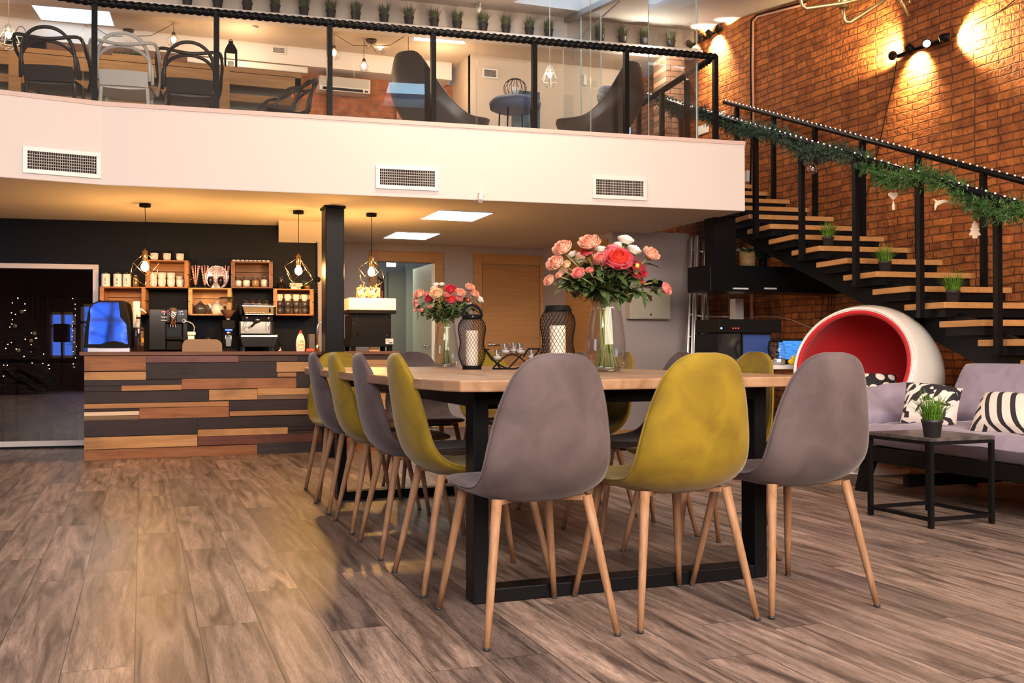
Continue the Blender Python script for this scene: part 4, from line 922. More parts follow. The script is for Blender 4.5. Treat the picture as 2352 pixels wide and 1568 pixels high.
# patterned cushions
def pat(name, fn_):
    m, N, L, P = nt(name); P.inputs['Roughness'].default_value = .8; tc = N.new('ShaderNodeTexCoord'); fn_(N, L, P, tc); return m
def pat_brush(N, L, P, tc):
    outs = []
    for sc, rot in (((16, 44, 16), .6), ((40, 15, 34), -.4)):
        mp = N.new('ShaderNodeMapping'); mp.inputs['Scale'].default_value = sc; mp.inputs['Rotation'].default_value = (rot, rot*.5, rot); L.new(tc.outputs['Object'], mp.inputs[0])
        v = N.new('ShaderNodeTexVoronoi'); v.inputs['Scale'].default_value = .8; L.new(mp.outputs[0], v.inputs['Vector']); s = N.new('ShaderNodeSeparateColor'); L.new(v.outputs['Color'], s.inputs[0]); g_ = N.new('ShaderNodeMath'); g_.operation = 'GREATER_THAN'; g_.inputs[1].default_value = .62; L.new(s.outputs[0], g_.inputs[0]); outs.append(g_)
    mx = N.new('ShaderNodeMath'); mx.operation = 'MAXIMUM'; L.new(outs[0].outputs[0], mx.inputs[0]); L.new(outs[1].outputs[0], mx.inputs[1])
    c_ = N.new('ShaderNodeMix'); c_.data_type = 'RGBA'; L.new(mx.outputs[0], c_.inputs[0]); c_.inputs[6].default_value = (.75, .66, .62, 1); c_.inputs[7].default_value = (.012, .011, .016, 1); L.new(c_.outputs[2], P.inputs['Base Color'])
def pat_stripe(N, L, P, tc):
    s = N.new('ShaderNodeSeparateXYZ'); L.new(tc.outputs['Object'], s.inputs[0])
    def M(op, a, b=0.):
        n = N.new('ShaderNodeMath'); n.operation = op
        for i, v in enumerate((a, b)):
            if isinstance(v, (int, float)): n.inputs[i].default_value = v
            else: L.new(v, n.inputs[i])
        return n.outputs[0]
    a = M('FRACT', M('MULTIPLY', M('ADD', M('MULTIPLY', s.outputs['Y'], 1.0), M('MULTIPLY', s.outputs['Z'], .55)), 13.0)); b = M('FRACT', M('MULTIPLY', M('ADD', M('MULTIPLY', s.outputs['Y'], -.9), M('MULTIPLY', s.outputs['Z'], 1.0)), 13.0))
    w_ = M('GREATER_THAN', M('ADD', s.outputs['Z'], M('MULTIPLY', s.outputs['Y'], -.9)), .02)
    x = N.new('ShaderNodeMix'); L.new(w_, x.inputs[0]); L.new(a, x.inputs[2]); L.new(b, x.inputs[3]); g_ = M('GREATER_THAN', x.outputs[0], .62)
    c_ = N.new('ShaderNodeMix'); c_.data_type = 'RGBA'; L.new(g_, c_.inputs[0]); c_.inputs[6].default_value = (.72, .64, .58, 1); c_.inputs[7].default_value = (.013, .012, .018, 1); L.new(c_.outputs[2], P.inputs['Base Color'])
def pat_dots(N, L, P, tc):
    v = N.new('ShaderNodeTexVoronoi'); v.inputs['Scale'].default_value = 11; v.inputs['Randomness'].default_value = .45; L.new(tc.outputs['Object'], v.inputs['Vector']); g_ = N.new('ShaderNodeMath'); g_.operation = 'GREATER_THAN'; g_.inputs[1].default_value = .43; L.new(v.outputs['Distance'], g_.inputs[0])
    c_ = N.new('ShaderNodeMix'); c_.data_type = 'RGBA'; L.new(g_.outputs[0], c_.inputs[0]); c_.inputs[6].default_value = (.78, .70, .62, 1); c_.inputs[7].default_value = (.012, .011, .014, 1); L.new(c_.outputs[2], P.inputs['Base Color'])
K['p1'] = pat('brushstroke_print', pat_brush); K['p2'] = pat('stripe_print', pat_stripe); K['p3'] = pat('dot_print', pat_dots)
def pillow(name, label, C4, mt, th, loc, n=16):
    a, b, c_, d = [Vector(p) for p in C4]; nrm = (b-a).cross(d-a).normalized(); mb = MB(mt)
    for sgn in (1, -1):
        rows = []
        for i in range(n+1):
            v = i/n; row = []
            for j in range(n+1):
                u = j/n; e = (1-(2*u-1)**4)*(1-(2*v-1)**4); pin = .06*(1-abs(2*u-1)**2)*(2*v-1)**2*0; ins = 1-.05*(1-(2*u-1)**2)*((2*v-1)**4); ins2 = 1-.05*(1-(2*v-1)**2)*((2*u-1)**4)
                uu = .5+(u-.5)*ins2; vv = .5+(v-.5)*ins; row.append(a.lerp(b, uu).lerp(d.lerp(c_, uu), vv)+nrm*sgn*th*.5*e**.45*(1-.25*abs((2*u-1)*(2*v-1))))
            rows.append(row if sgn > 0 else row[::-1])
        mb.grid(rows)
    return single(name, label, 'cushion', mb, loc, world=True)
def P4(D, *px): return [ond(x, y, D+dd) for x, y, dd in px]
pillow('cushion', 'black and white cushion with brushstroke print, in the sofa corner', P4(6.05, (2067, 970, 0), (2196, 985, -.25), (2212, 892, -.05), (2081, 878, .2)), 'p1', .13, (4.5, 4.85, .42))
pillow('cushion', 'black and white cushion with bold stripes, at the right edge of the photo', P4(5.42, (2225, 990, .05), (2385, 1000, -.35), (2400, 912, -.12), (2262, 903, .25)), 'p2', .13, (4.6, 4.1, .42))
# ball chair
BD_ = 7.22; bc = ond(1992, 865, BD_); BR = .522
K['shellw'] = mat('white_gloss_shell', (.72, .68, .63), .12, coat=.6); K['red'] = mat('red_upholstery', (.44, .004, .008), .75, sheen=.3); K['redp'] = mat('red_padding', (.36, .003, .006), .8)
t = thing('ball_chair', 'round white ball chair with red padded inside', 'ball chair', (bc.x, bc.y, 0))
toc = EYE-bc; toc.z = 0; toc.normalize(); ang = radians(-21); ax = Vector((toc.x*cos(ang)-toc.y*sin(ang), toc.x*sin(ang)+toc.y*cos(ang), 0)); ax = (ax*cos(radians(17))+Vector((0, 0, sin(radians(17))))).normalized()
T = ax.to_track_quat('Z', 'Y').to_matrix(); th0 = math.acos(.30/.522)
cz = bc.z; cc = Vector((bc.x, bc.y, cz))
pr = [(BR*sin(pi-(pi-th0)*i/26), BR*cos(pi-(pi-th0)*i/26)) for i in range(27)]
mb = MB('shellw'); mb.lathe([(max(r, .0005), z) for r, z in pr]+[(r_-.02, z_+.002) for r_, z_ in [pr[-1]]], cc, 56, T, cap=False); part('outer_shell', mb, t, world=True)
ri = BR-.025; pr2 = [(ri*sin(pi-(pi-th0)*i/22), ri*cos(pi-(pi-th0)*i/22)) for i in range(23)]
mb = MB('red'); mb.lathe([(max(r, .0005)*(1-.09*sin(pi*min(1, i/22))), z*.93) for i, (r, z) in enumerate(pr2)], cc, 48, T, cap=False); part('lining', mb, t, world=True)
r0, z0 = pr[-1]
mb = MB('red'); ring = [cc+T @ Vector(((r0-.030)*cos(a), (r0-.030)*sin(a), z0-.012)) for a in [2*pi*k/56 for k in range(56)]]; mb.tube(ring, .019, 10, closed=True); part('rim_padding', mb, t, world=True)
mb = MB('shellw'); ring = [cc+T @ Vector(((r0-.006)*cos(a), (r0-.006)*sin(a), z0)) for a in [2*pi*k/64 for k in range(64)]]; mb.tube(ring, .009, 8, closed=True); part('rim', mb, t, world=True)
hd = Vector((ax.x, ax.y, 0)).normalized()
mb = MB('redp'); mb.sphere(cc+hd*.08-Vector((0, 0, .27)), .34, 24, 14, (1, 1, .42)); part('seat_cushion', mb, t, world=True)
mb = MB('shellw'); mb.lathe([(.29, 0), (.30, .008), (.28, .018), (.10, .04), (.06, .07), (.06, cz-.50), (.12, cz-.49), (.001, cz-.46)], (bc.x, bc.y, 0), 40); part('base', mb, t, world=True)
p0 = ond(2028, 876, BD_-.35)
pillow('cushion', 'black cushion with white dots lying in the ball chair', P4(BD_-.25, (1962, 910, 0), (2056, 905, .05), (2062, 862, .15), (1970, 858, .12)), 'p3', .10, p0-Vector((0, 0, .08)))
# ---- column, beam and plants below the landing
mb = MB('black'); YS = 7.75; c0 = ony(1641, 600, YS); c1 = ony(1690, 600, YS); z0 = ony(1660, 608, YS-.05).z; CX0, CX1 = c0.x, c1.x
mb.box(CX0, CX1, YS, YS+.015, z0, ZC); mb.box(CX0, CX1, YS+.155, YS+.17, z0, ZC); mb.box((CX0+CX1)/2-.006, (CX0+CX1)/2+.006, YS+.015, YS+.155, z0, ZC); mb.box(CX0, CX0+.012, YS+.015, YS+.155, z0, ZC)
struct('column_2', mb)
u0, u1 = ony(1632, 640, 7.7).x, 6.20; zb2 = ony(1660, 668, 7.7).z
t = thing('steel_beam', 'wide black steel beam under the stairs, with plants standing on it', 'beam', (u0, 7.7, zb2))
mb = MB('black'); mb.box(u0, u1, 7.7, 8.1, zb2, z0); part('beam_body', mb, t, world=True, bv=.004)
mb = MB('socket')
for a, b in ((1683, 1717), (1755, 1782)): mb.box(ony(a, 660, 7.7).x, ony(b, 660, 7.7).x, 7.685, 7.7, ony(a, 664, 7.7).z, ony(a, 660.5, 7.7).z); part('white_tag', mb, t, world=True); mb = MB('socket')
K['wicker'] = wood('woven_basket', (.32, .20, .09), (.16, .09, .04), (6, 6, 60), .8)
c = ony(1717, 606, 7.9); c.z = z0; t = thing('basket_plant', 'plant with pale leaves in a woven basket on the black beam', 'potted plant', c)
mb = MB('wicker'); mb.lathe([(.062, 0), (.070, .03), (.074, .10), (.070, .15), (.062, .152), (.060, .11)], n=24); part('basket', mb, t)
mb = MB('leaf'); rn = random.Random(3); K['paleleaf'] = mat('pale_leaf', (.35, .36, .34), .5)
for i in range(60): a = rn.random()*6.3; mb.use('paleleaf' if i % 4 == 0 else 'leaf'); leaf(mb, (0.03*cos(a), .03*sin(a), .14), (cos(a), sin(a), rn.uniform(.1, 1.1)), rn.uniform(.06, .12), .014, rn)
part('leaves', mb, t)
c = ony(1752, 606, 7.9); c.z = z0; t = thing('dark_plant', 'dark leafy plant in a slim dark pot beside the woven basket', 'potted plant', c)
mb = MB('blackm'); mb.lathe([(.035, 0), (.045, .09), (.04, .09), (.035, .02)], n=18); part('pot', mb, t); mb = MB('leaf')
for i in range(80): a = rn.random()*6.3; leaf(mb, (0.02*cos(a), .02*sin(a), .09), (cos(a), sin(a), rn.uniform(.3, 2.5)), rn.uniform(.08, .17), .012, rn)
part('leaves', mb, t)
# ---- aluminium ladder leaning in the corner
t = thing('ladder', 'aluminium extension ladder standing upright by the grey wall', 'ladder', (5.3, 8.9, 0))
for i, (xb, yb_, xt, yt, zt_, w_) in enumerate(((1571, 8.75, 1589, 8.98, 2.05, .050), (1588, 8.68, 1601, 8.90, 2.05, .06), (1608, 8.62, 1618, 8.85, 2.0, .045))):
    a = onz(xb, 1000, 0); b_ = ony(xb-2, 960, yb_); b_.z = 0; tp = ony(xt, 540, yt); tp.z = zt_
    mb = MB('alu'); mb.beam(b_, tp, .024, w_, up=(0, 1, 0)); part('rail', mb, t, world=True, bv=.003)
    if i == 0: A0_, A1_ = b_, tp
    if i == 2: B0_, B1_ = b_, tp
for k in range(9):
    u = .06+k*.11; mb = MB('alu'); mb.tube([A0_.lerp(A1_, u), B0_.lerp(B1_, u)], .011, 8); part('rung', mb, t, world=True)
t2 = thing('step_ladder', 'low folded aluminium step frame behind the tall ladder', 'ladder', (5.45, 8.75, 0))
xa, xb = ony(1620, 700, 8.75).x, ony(1676, 700, 8.75).x; zt_ = ony(1650, 669, 8.75).z
mb = MB('alu'); 
for x in (xa+.02, xb): mb.beam((x, 8.75, 0), (x, 8.75, zt_), .022, .03)
part('side_rails', mb, t2, world=True)
for k in range(6): z = zt_-.01-k*.24; mb = MB('alu'); mb.box(xa, xb, 8.74, 8.78, z-.015, z); part('step', mb, t2, world=True)
# fuse box and little plates on the grey wall
a = ony(1466, 663, YG-.11); b_ = ony(1541, 733, YG-.11)
K['cab'] = mat('beige_steel_cabinet', (.40, .37, .29), .5)
t = thing('fuse_box', 'beige steel fuse box mounted on the grey wall', 'fuse box', (a.x, YG, b_.z))
xl = ony(1448, 700, YG-.11).x
mb = MB('cab'); mb.box(xl, b_.x, YG-.10, YG, b_.z, a.z); part('cabinet', mb, t, world=True, bv=.004); mb = MB('cab'); mb.box(a.x, b_.x-.006, YG-.112, YG-.101, b_.z+.008, a.z-.008); d_ = part('cabinet_door', mb, t, world=True, bv=.002)
mb = MB('blackm'); mb.lathe([(.009, 0), (.009, .006)], (a.x+.14, YG-.112, b_.z+.045), 12, Matrix.Rotation(pi/2, 3, 'X')); part('lock', mb, d_, world=True)
mb = MB('blackm'); mb.lathe([(.035, 0), (.035, .07)], ony(1508, 652, YG-.05), 18, Matrix.Rotation(pi/2, 3, 'X')); mb.lathe([(.03, 0), (.03, .07)], ony(1490, 650, YG-.05), 18, Matrix.Rotation(pi/2, 3, 'X'))
single('headphones', 'black headphones resting on top of the beige fuse box', 'headphones', mb, ony(1500, 660, YG-.06), world=True)
# ---- desk with electronics
zD = .765; dsk = onz(1790, 838, zD)
t = thing('white_desk', 'white desk under the stairs carrying screens and a kettle', 'desk', (4.9, 7.2, 0))
K['desk'] = mat('white_desk_top', (.70, .66, .62), .4)
dx_0 = 4.30; dy0 = dsk.y-.12
mb = MB('desk'); mb.box(dx_0, 5.75, dy0, dy0+.70, zD-.03, zD); part('desk_top', mb, t, world=True, bv=.003)
for x in (dx_0+.06, 5.68):
    for y in (dy0+.06, dy0+.64): mb = MB('blackm'); mb.box(x-.02, x+.02, y-.02, y+.02, 0, zD-.03); part('leg', mb, t, world=True)
print('desk', dsk, dy0)
def dpos(px, y): p = ony(px, 800, y); return p.x
yD = dy0+.35
xa, xb = dpos(1650, yD), dpos(1795, yD); zt_ = ony(1700, 733, yD).z
t = thing('audio_rack', 'black computer tower and amplifier stack with blue and red lights', 'computer', (xa, yD, zD))
xm = dpos(1702, yD); zm = ony(1700, 764, yD).z
mb = MB('blackg'); mb.box(xa, xm, yD, yD+.35, zD, zm-.004); part('tower', mb, t, world=True, bv=.004); mb = MB('blackm'); mb.box(xa-.01, xb-.02, yD-.03, yD+.33, zm, zt_); am = part('amplifier', mb, t, world=True, bv=.005)
K['ledb'] = emis('blue_led', (.1, .25, 1), 12); K['ledr'] = emis('red_led', (1, .03, .02), 8)
mb = MB('ledb'); mb.sphere(ony(1657, 753.5, yD-.034), .007, 8, 6); part('blue_light', mb, am, world=True)
for px in (1684, 1690, 1696): mb = MB('ledr'); mb.sphere(ony(px, 753.5, yD-.034), .004, 6, 5); part('red_light', mb, am, world=True)
K['bluescr'] = emis('dark_blue_screen', (.012, .03, .11), .9); K['brscr'] = pat('bright_blue_screen', lambda N, L, P, tc: None)
P = K['brscr'].node_tree.nodes['Principled BSDF']; N = K['brscr'].node_tree.nodes; L = K['brscr'].node_tree.links
wv = N.new('ShaderNodeTexNoise'); mp = N.new('ShaderNodeMapping'); mp.inputs['Scale'].default_value = (12, 1, 120); tc = N.new('ShaderNodeTexCoord'); L.new(tc.outputs['Object'], mp.inputs[0]); L.new(mp.outputs[0], wv.inputs['Vector']); wv.inputs['Scale'].default_value = 1.2
rp = N.new('ShaderNodeValToRGB'); L.new(wv.outputs['Fac'], rp.inputs[0]); rp.color_ramp.elements[0].position = .4; rp.color_ramp.elements[0].color = (.03, .20, .72, 1); rp.color_ramp.elements[1].position = .65; rp.color_ramp.elements[1].color = (.10, .42, .95, 1); L.new(rp.outputs[0], P.inputs['Emission Color']); P.inputs['Emission Strength'].default_value = 1.1; P.inputs['Base Color'].default_value = (.01, .02, .05, 1)
def monitor(label, px0, px1, py0, py1, y, scr, nm='monitor'):
    a = ony(px0, py0, y); b_ = ony(px1, py1, y); t = thing(nm, label, 'screen', ((a.x+b_.x)/2, y, zD))
    mb = MB('blackg'); mb.box(a.x, b_.x, y, y+.025, b_.z, a.z); part('casing', mb, t, world=True, bv=.003); mb = MB(scr); mb.box(a.x+.012, b_.x-.012, y-.002, y-.0005, b_.z+.012, a.z-.012); part('display', mb, t, world=True)
    mb = MB('blackm'); mb.box((a.x+b_.x)/2-.02, (a.x+b_.x)/2+.02, y+.03, y+.06, zD, a.z-.06); mb.box((a.x+b_.x)/2-.09, (a.x+b_.x)/2+.09, y-.04, y+.09, zD, zD+.012); part('stand', mb, t, world=True)
monitor('large monitor showing a dark blue screen, right of the black tower', 1704, 1772, 765, 828, yD+.05, 'bluescr'); monitor('bright blue screen standing on the white desk behind the kettle', 1786, 1850, 779, 828, yD+.12, 'brscr')
c = onz(1787, 838, zD); t = thing('kettle', 'glass electric kettle with steel base and blue light on the desk', 'kettle', (c.x, c.y, zD))
mb = MB('steelbrush'); mb.lathe([(.055, 0), (.055, .045), (.05, .05)], n=28); part('base', mb, t); mb = MB('vglass'); mb.lathe([(.052, .05), (.058, .09), (.050, .15), (.036, .175)], n=28); part('glass_body', mb, t)
mb = MB('blackm'); mb.lathe([(.036, .175), (.036, .19), (.01, .195), (.008, .21), (.001, .211)], n=24); part('lid', mb, t); mb = MB('blackm'); mb.tube([(-.038, 0, .185), (-.075, 0, .18), (-.085, 0, .13), (-.07, 0, .06), (-.05, 0, .045)], .009, 8); part('handle', mb, t)
mb = MB(emis('kettle_light', (.2, .5, 1), 4)); mb.box(-.045, -.015, -.056, -.05, .025, .045); part('light_window', mb, t)
c = onz(1819, 838, zD); t = thing('rubber_duck', 'small yellow rubber duck on the white desk', 'toy', c)
K['duck'] = mat('yellow_rubber', (.85, .62, .02), .35); mb = MB('duck'); mb.sphere((0, 0, .024), .030, 16, 10, (1.15, .9, .8)); mb.sphere((.012, 0, .056), .019, 14, 9); part('body', mb, t); mb = MB(mat('orange_beak', (.9, .25, .02), .4)); mb.sphere((.033, 0, .053), .007, 8, 6, (1.4, 1, .5)); part('beak', mb, t)
K['paperw'] = mat('paper_white', (.66, .66, .64), .7)
mb = MB('paperw'); xg = dpos(1680, 8.9); mb.box(5.62, 5.72, 8.62, 8.72, 0, 1.40); single('white_duct', 'pale grey square duct below the black beam, behind the stacked black electronics', 'duct', mb, (5.67, 8.67, 0), world=True, bv=.004)
# ================================================================ the bar
YC = 8.70; ZCT = .875
xL = ony(193, 1050, YC).x; xR = ony(914, 820, YC).x
tones = {'O': ((.36, .14, .052), (.24, .085, .030)), 'L': ((.55, .285, .11), (.42, .195, .065)), 'H': ((.45, .21, .075), (.33, .135, .045)), 'D': ((.034, .016, .014), (.017, .009, .008)), 'DB': ((.085, .040, .028), (.048, .023, .017)),
         'P': ((.23, .10, .085), (.15, .06, .05)), 'B': ((.22, .125, .065), (.14, .075, .04)), 'W': ((.78, .58, .38), (.66, .45, .27)), 'PB': ((.16, .050, .030), (.08, .028, .02)), 'G': ((.055, .040, .034), (.032, .023, .020))}
for k_, (a, b) in tones.items(): K['w'+k_] = wood('stained_board_'+k_, a, b, (1.3, 20, 20), .5, .45)
K['ctop'] = wood('brown_worktop', (.19, .078, .042), (.11, .045, .025), (1.2, 18, 18), .42, .3)
t = thing('bar_counter', 'bar counter clad in mixed light and dark wooden boards with brown top', 'bar counter', ((xL+xR)/2, YC+.3, 0))
mb = MB('wDB'); mb.box(xL+.005, xR-.005, YC+.02, YC+.60, 0, ZCT-.032); part('body', mb, t, world=True)
rows = [(165, 715, 140, 278, 'O'), (715, 1535, 138, 203, 'P'), (1535, 2060, 130, 192, 'DB'), (2060, 2290, 130, 190, 'D'), (165, 715, 286, 360, 'L'), (715, 1870, 206, 350, 'D'), (1870, 2290, 196, 285, 'L'), (1878, 2047, 290, 330, 'H'), (2047, 2290, 287, 420, 'D'),
        (155, 1030, 362, 410, 'D'), (155, 498, 412, 460, 'D'), (498, 1030, 404, 453, 'H'), (1030, 2047, 346, 440, 'O'), (165, 1272, 462, 566, 'D'), (1272, 1703, 442, 537, 'L'), (1703, 2290, 430, 490, 'L'), (1703, 2290, 490, 530, 'B'),
        (165, 1450, 568, 613, 'H'), (1450, 2290, 540, 630, 'D'), (150, 655, 616, 638, 'D'), (145, 655, 640, 677, 'W'), (145, 655, 677, 718, 'B'), (655, 1450, 605, 702, 'O'), (1455, 2290, 632, 677, 'H'), (165, 1172, 714, 862, 'D'), (1172, 2290, 690, 793, 'D'), (1970, 2290, 770, 805, 'D'),
        (1172, 1970, 795, 857, 'L'), (148, 1170, 866, 974, 'L'), (1172, 2290, 857, 937, 'PB'), (165, 1700, 977, 1074, 'O'), (1700, 2290, 918, 1013, 'G')]
rn = random.Random(5); mb = MB('wO'); seen = []
for x0, x1, ya, yb_, tn in rows:
    p = ony(150+x0/3.856, 780+ya/3.856, YC); q = ony(150+x0/3.856, 780+yb_/3.856, YC); r_ = ony(150+x1/3.856, 850, YC).x
    xe_ = r_ if x1 < 2290 else r_
    mb.use('w'+tn); d = rn.choice((0, .004, .008, .012)) if x0 > 160 else .012
    mb.box(max(xL, p.x)+.001, xe_-.001, YC-.002-d, YC+.02, max(0, q.z)+.0012, min(p.z, ZCT-.033)-.0012)
x2 = ony(150+2290/3.856, 850, YC).x
for i, (za, zb2_, tn) in enumerate(((0, .12, 'O'), (.12, .26, 'D'), (.26, .36, 'PB'), (.36, .50, 'L'), (.50, .60, 'D'), (.60, .70, 'H'), (.70, .755, 'L'), (.755, .80, 'L'), (.80, .842, 'DB'))):
    mb.use('w'+tn); mb.box(x2, xR, YC-.006, YC+.02, za+.001, zb2_-.001)
part('board_cladding', mb, t, world=True)
mb = MB('ctop'); mb.box(xL-.035, xR+.01, YC-.035, YC+.62, ZCT-.030, ZCT); part('worktop', mb, t, world=True, bv=.003)
t = thing('back_counter', 'dark low counter against the bar wall below the wooden crates', 'counter', (0, 9.4, 0))
mb = MB('navy'); mb.box(xL+.25, xL+2.15, 9.28, 9.58, 0, .84); part('body', mb, t, world=True); mb = MB('ctop'); mb.box(xL+.22, xL+2.17, 9.25, 9.58, .84, ZCT-.005); part('worktop', mb, t, world=True)
ZB = ZCT-.005
# ---- crates on the wall
CO = .27
K['crateL'] = wood('pine_crate', (.62, .36, .15), (.48, .25, .09), (1.5, 16, 16), .55); K['crateH'] = wood('honey_crate', (.42, .20, .075), (.30, .13, .045), (1.5, 16, 16), .55); K['crateD'] = wood('walnut_crate', (.20, .10, .055), (.12, .06, .033), (1.5, 16, 16), .55)
crates = {}
def crate(px0, px1, py0, py1, mt, label):
    a = onbar(px0, (py0+py1)/2, CO); b = onbar(px1, (py0+py1)/2, CO); zt_ = onbar((px0+px1)/2, py0, CO).z; zb_ = onbar((px0+px1)/2, py1, CO).z
    wd = (b-a).length; hh = zt_-zb_; t = thing('wooden_crate', label, 'crate', (a.x, a.y, zb_), RZB, 'wooden crates used as wall shelves'); th = .012; D_ = .25
    for z_ in (0, hh-th): mb = MB(mt); mb.box(0, wd, 0, D_, z_, z_+th); part('long_board', mb, t, bv=.002)
    for x in (0, wd-th):
        for i in range(2): mb = MB(mt); mb.box(x, x+th, 0, D_, th+(hh-2*th)*(i/2)+.004, th+(hh-2*th)*((i+1)/2)-.004); part('end_board', mb, t)
    for i in range(3): z0_ = th+(hh-2*th)*i/3; mb = MB(mt); mb.box(th, wd-th, D_-.012, D_-.002, z0_+.003, z0_+(hh-2*th)/3-.003); part('back_board', mb, t)
    for x in (th, wd-th-.022):
        for y in (.004, D_-.036): mb = MB(mt); mb.box(x, x+.022, y, y+.022, th, hh-th); part('corner_post', mb, t)
    crates[label[:12]] = (zb_, zt_, hh); return zb_, zt_
c1 = crate(229, 334, 658, 722, 'crateH', 'brown wooden crate on the bar wall, lowest left behind the blue display case')
c2 = crate(334, 432.6, 597, 661, 'crateH', 'honey wooden crate holding stacked white cups')
c3 = crate(432.6, 531.5, 661, 724, 'crateL', 'pale wooden crate holding a black and a white teapot')
c4 = crate(530.5, 626.5, 600, 661.5, 'crateD', 'dark walnut crate holding four storage jars')
c5 = crate(627.7, 720.3, 663, 724, 'crateH', 'reddish brown crate holding stacked mugs')
TH = .0125
def bar_at(px, z, off): 
    p = onbar(px, 660, off); return Vector((p.x, p.y, z))
K['china'] = mat('white_china', (.80, .74, .66), .25, coat=.3); K['darkmug'] = mat('charcoal_glaze', (.045, .045, .05), .25, coat=.3)
def cup_mesh(t, mt, r=.036, h=.070, ang=-1.2):
    mb = MB(mt); mb.lathe([(r*.62, 0), (r*.72, .003), (r*.93, h*.35), (r, h), (r*.92, h), (r*.86, h*.4), (.001, .006)], n=22); part('cup_body', mb, t)
    mb = MB(mt); c_, s_ = cos(ang), sin(ang); mb.tube([((r*.92+q_*.9)*c_, (r*.92+q_*.9)*s_, z) for q_, z in ((0, h*.8), (.016, h*.82), (.022, h*.58), (.014, h*.34), (-.004, h*.3))], .004, 6); part('handle', mb, t)
def series(build, items, name, cat, group, keep=None):
    """items: location, rotation, label; one is built, the rest are copies"""
    r = None
    for loc, rz, lab in items:
        if r is None: r = thing(name, lab, cat, loc, rz, group); build(r)
        else: dup(r, loc, rz, lab, group)
    return r
pos = ['left', 'middle', 'right']
it = [(bar_at(px, c2[1], .16), RZB, 'white cup standing on top of the honey crate, %s one of three' % pos[i]) for i, px in enumerate((354.5, 383.5, 413.5))]
o4 = ['leftmost', 'second', 'third', 'rightmost']
for i, px in enumerate((352, 372, 393, 414)): it.append((bar_at(px, c2[0]+TH, .19), RZB, '%s white cup of the bottom row inside the honey crate' % o4[i]))
for i, px in enumerate((352, 372, 393)): it.append((bar_at(px, c2[0]+TH+.060, .19), RZB, '%s white cup stacked on the bottom row inside the honey crate' % o4[i]))
series(lambda t_: cup_mesh(t_, 'china'), it, 'cup', 'cup', 'white cups on and in the honey crate')
t_ = thing('cup', 'smaller greyish cup on the rightmost stack inside the honey crate', 'cup', bar_at(413, c2[0]+TH+.058, .19), RZB); K['greychina'] = mat('grey_china', (.52, .47, .42), .3); cup_mesh(t_, 'greychina', .031, .045)
# canisters
def canister(t_):
    mb = MB('china'); mb.lathe([(.036, 0), (.037, .002), (.037, .118), (.034, .12)], n=26); part('canister_body', mb, t_)
    mb = MB('blackg'); mb.lathe([(.033, .12), (.033, .138), (.020, .142), (.008, .148), (.012, .160), (.001, .163)], n=22); part('lid', mb, t_)
    mb = MB('blackm'); 
    for i in range(5): mb.box(-.006+i*.0, .010-(i % 2)*.004, -.0382, -.0372, .030+i*.012, .0345+i*.012)
    part('print', mb, t_)
series(canister, [(bar_at(px, c1[1], .17), RZB, lab) for px, lab in ((243, 'white canister with dark lid and print, nearest the window frame'), (270, 'white canister with dark lid and slanted print, second from the window frame'), (291.5, 'plain white canister with print, third from the window frame'))], 'canister', 'canister', 'white canisters on the lowest left crate')
K['amber'] = mat('amber_jar', (.35, .20, .05), .1, .6, coat=.5)
t_ = thing('jar', 'shiny amber jar between the white canisters and the honey crate', 'jar', bar_at(312, c1[1], .17), RZB); mb = MB('amber'); mb.lathe([(.024, 0), (.028, .01), (.028, .07), (.02, .085), (.02, .10), (.001, .10)], n=20); part('jar_body', mb, t_); mb = MB('brass'); mb.lathe([(.022, .10), (.022, .112), (.001, .114)], n=18); part('lid', mb, t_)
t_ = None
# straw glasses
K['straw'] = pat('striped_paper_straw', lambda N, L, P, tc: None); P = K['straw'].node_tree.nodes['Principled BSDF']; N = K['straw'].node_tree.nodes; L = K['straw'].node_tree.links
wv = N.new('ShaderNodeTexWave'); wv.bands_direction = 'DIAGONAL'; wv.inputs['Scale'].default_value = 28; tc = N.new('ShaderNodeTexCoord'); L.new(tc.outputs['Object'], wv.inputs['Vector']); rp = N.new('ShaderNodeValToRGB'); rp.color_ramp.interpolation = 'CONSTANT'; L.new(wv.outputs['Fac'], rp.inputs[0]); rp.color_ramp.elements[0].color = (.72, .10, .05, 1); rp.color_ramp.elements[1].position = .45; rp.color_ramp.elements[1].color = (.85, .78, .72, 1); L.new(rp.outputs[0], P.inputs['Base Color'])
def strawglass(t_):
    mb = MB('cupglass'); mb.lathe([(.030, 0), (.030, .004), (.008, .010), (.010, .03), (.022, .05), (.026, .095), (.024, .095), (.019, .05), (.001, .03)], n=22); part('glass_goblet', mb, t_)
    rn = random.Random(4); 
    for i in range(8): a = 2*pi*i/8; mb = MB('straw'); mb.tube([(.006*cos(a), .006*sin(a), .035), (.030*cos(a)*1.15, .018*sin(a), .205+.01*rn.random())], .0032, 6); part('straw', mb, t_)
series(strawglass, [(bar_at(px, c3[1], .17), RZB, '%s stemmed glass of striped paper straws on the pale crate' % o4[i]) for i, px in enumerate((449, 470.5, 495, 518))], 'straw_glass', 'glass of straws', 'glasses with striped straws')
def darkglass(t_): mb = MB(glass('smoked_glass', (.35, .30, .28), .12)); mb.lathe([(.024, 0), (.024, .003), (.004, .006), (.004, .02), (.024, .05), (.030, .085), (.022, .12), (.020, .12), (.027, .085), (.020, .052), (.001, .03)], n=20); part('bowl', mb, t_)
series(darkglass, [(bar_at(px, c3[1], .08), RZB, lab) for px, lab in ((438, 'dark wine glass left of all straw glasses'), (484, 'dark wine glass behind, between the second and third straw glass'), (507, 'dark wine glass behind, between the third and rightmost straw glass'))], 'wine_glass', 'glass', 'dark wine glasses on the pale crate')
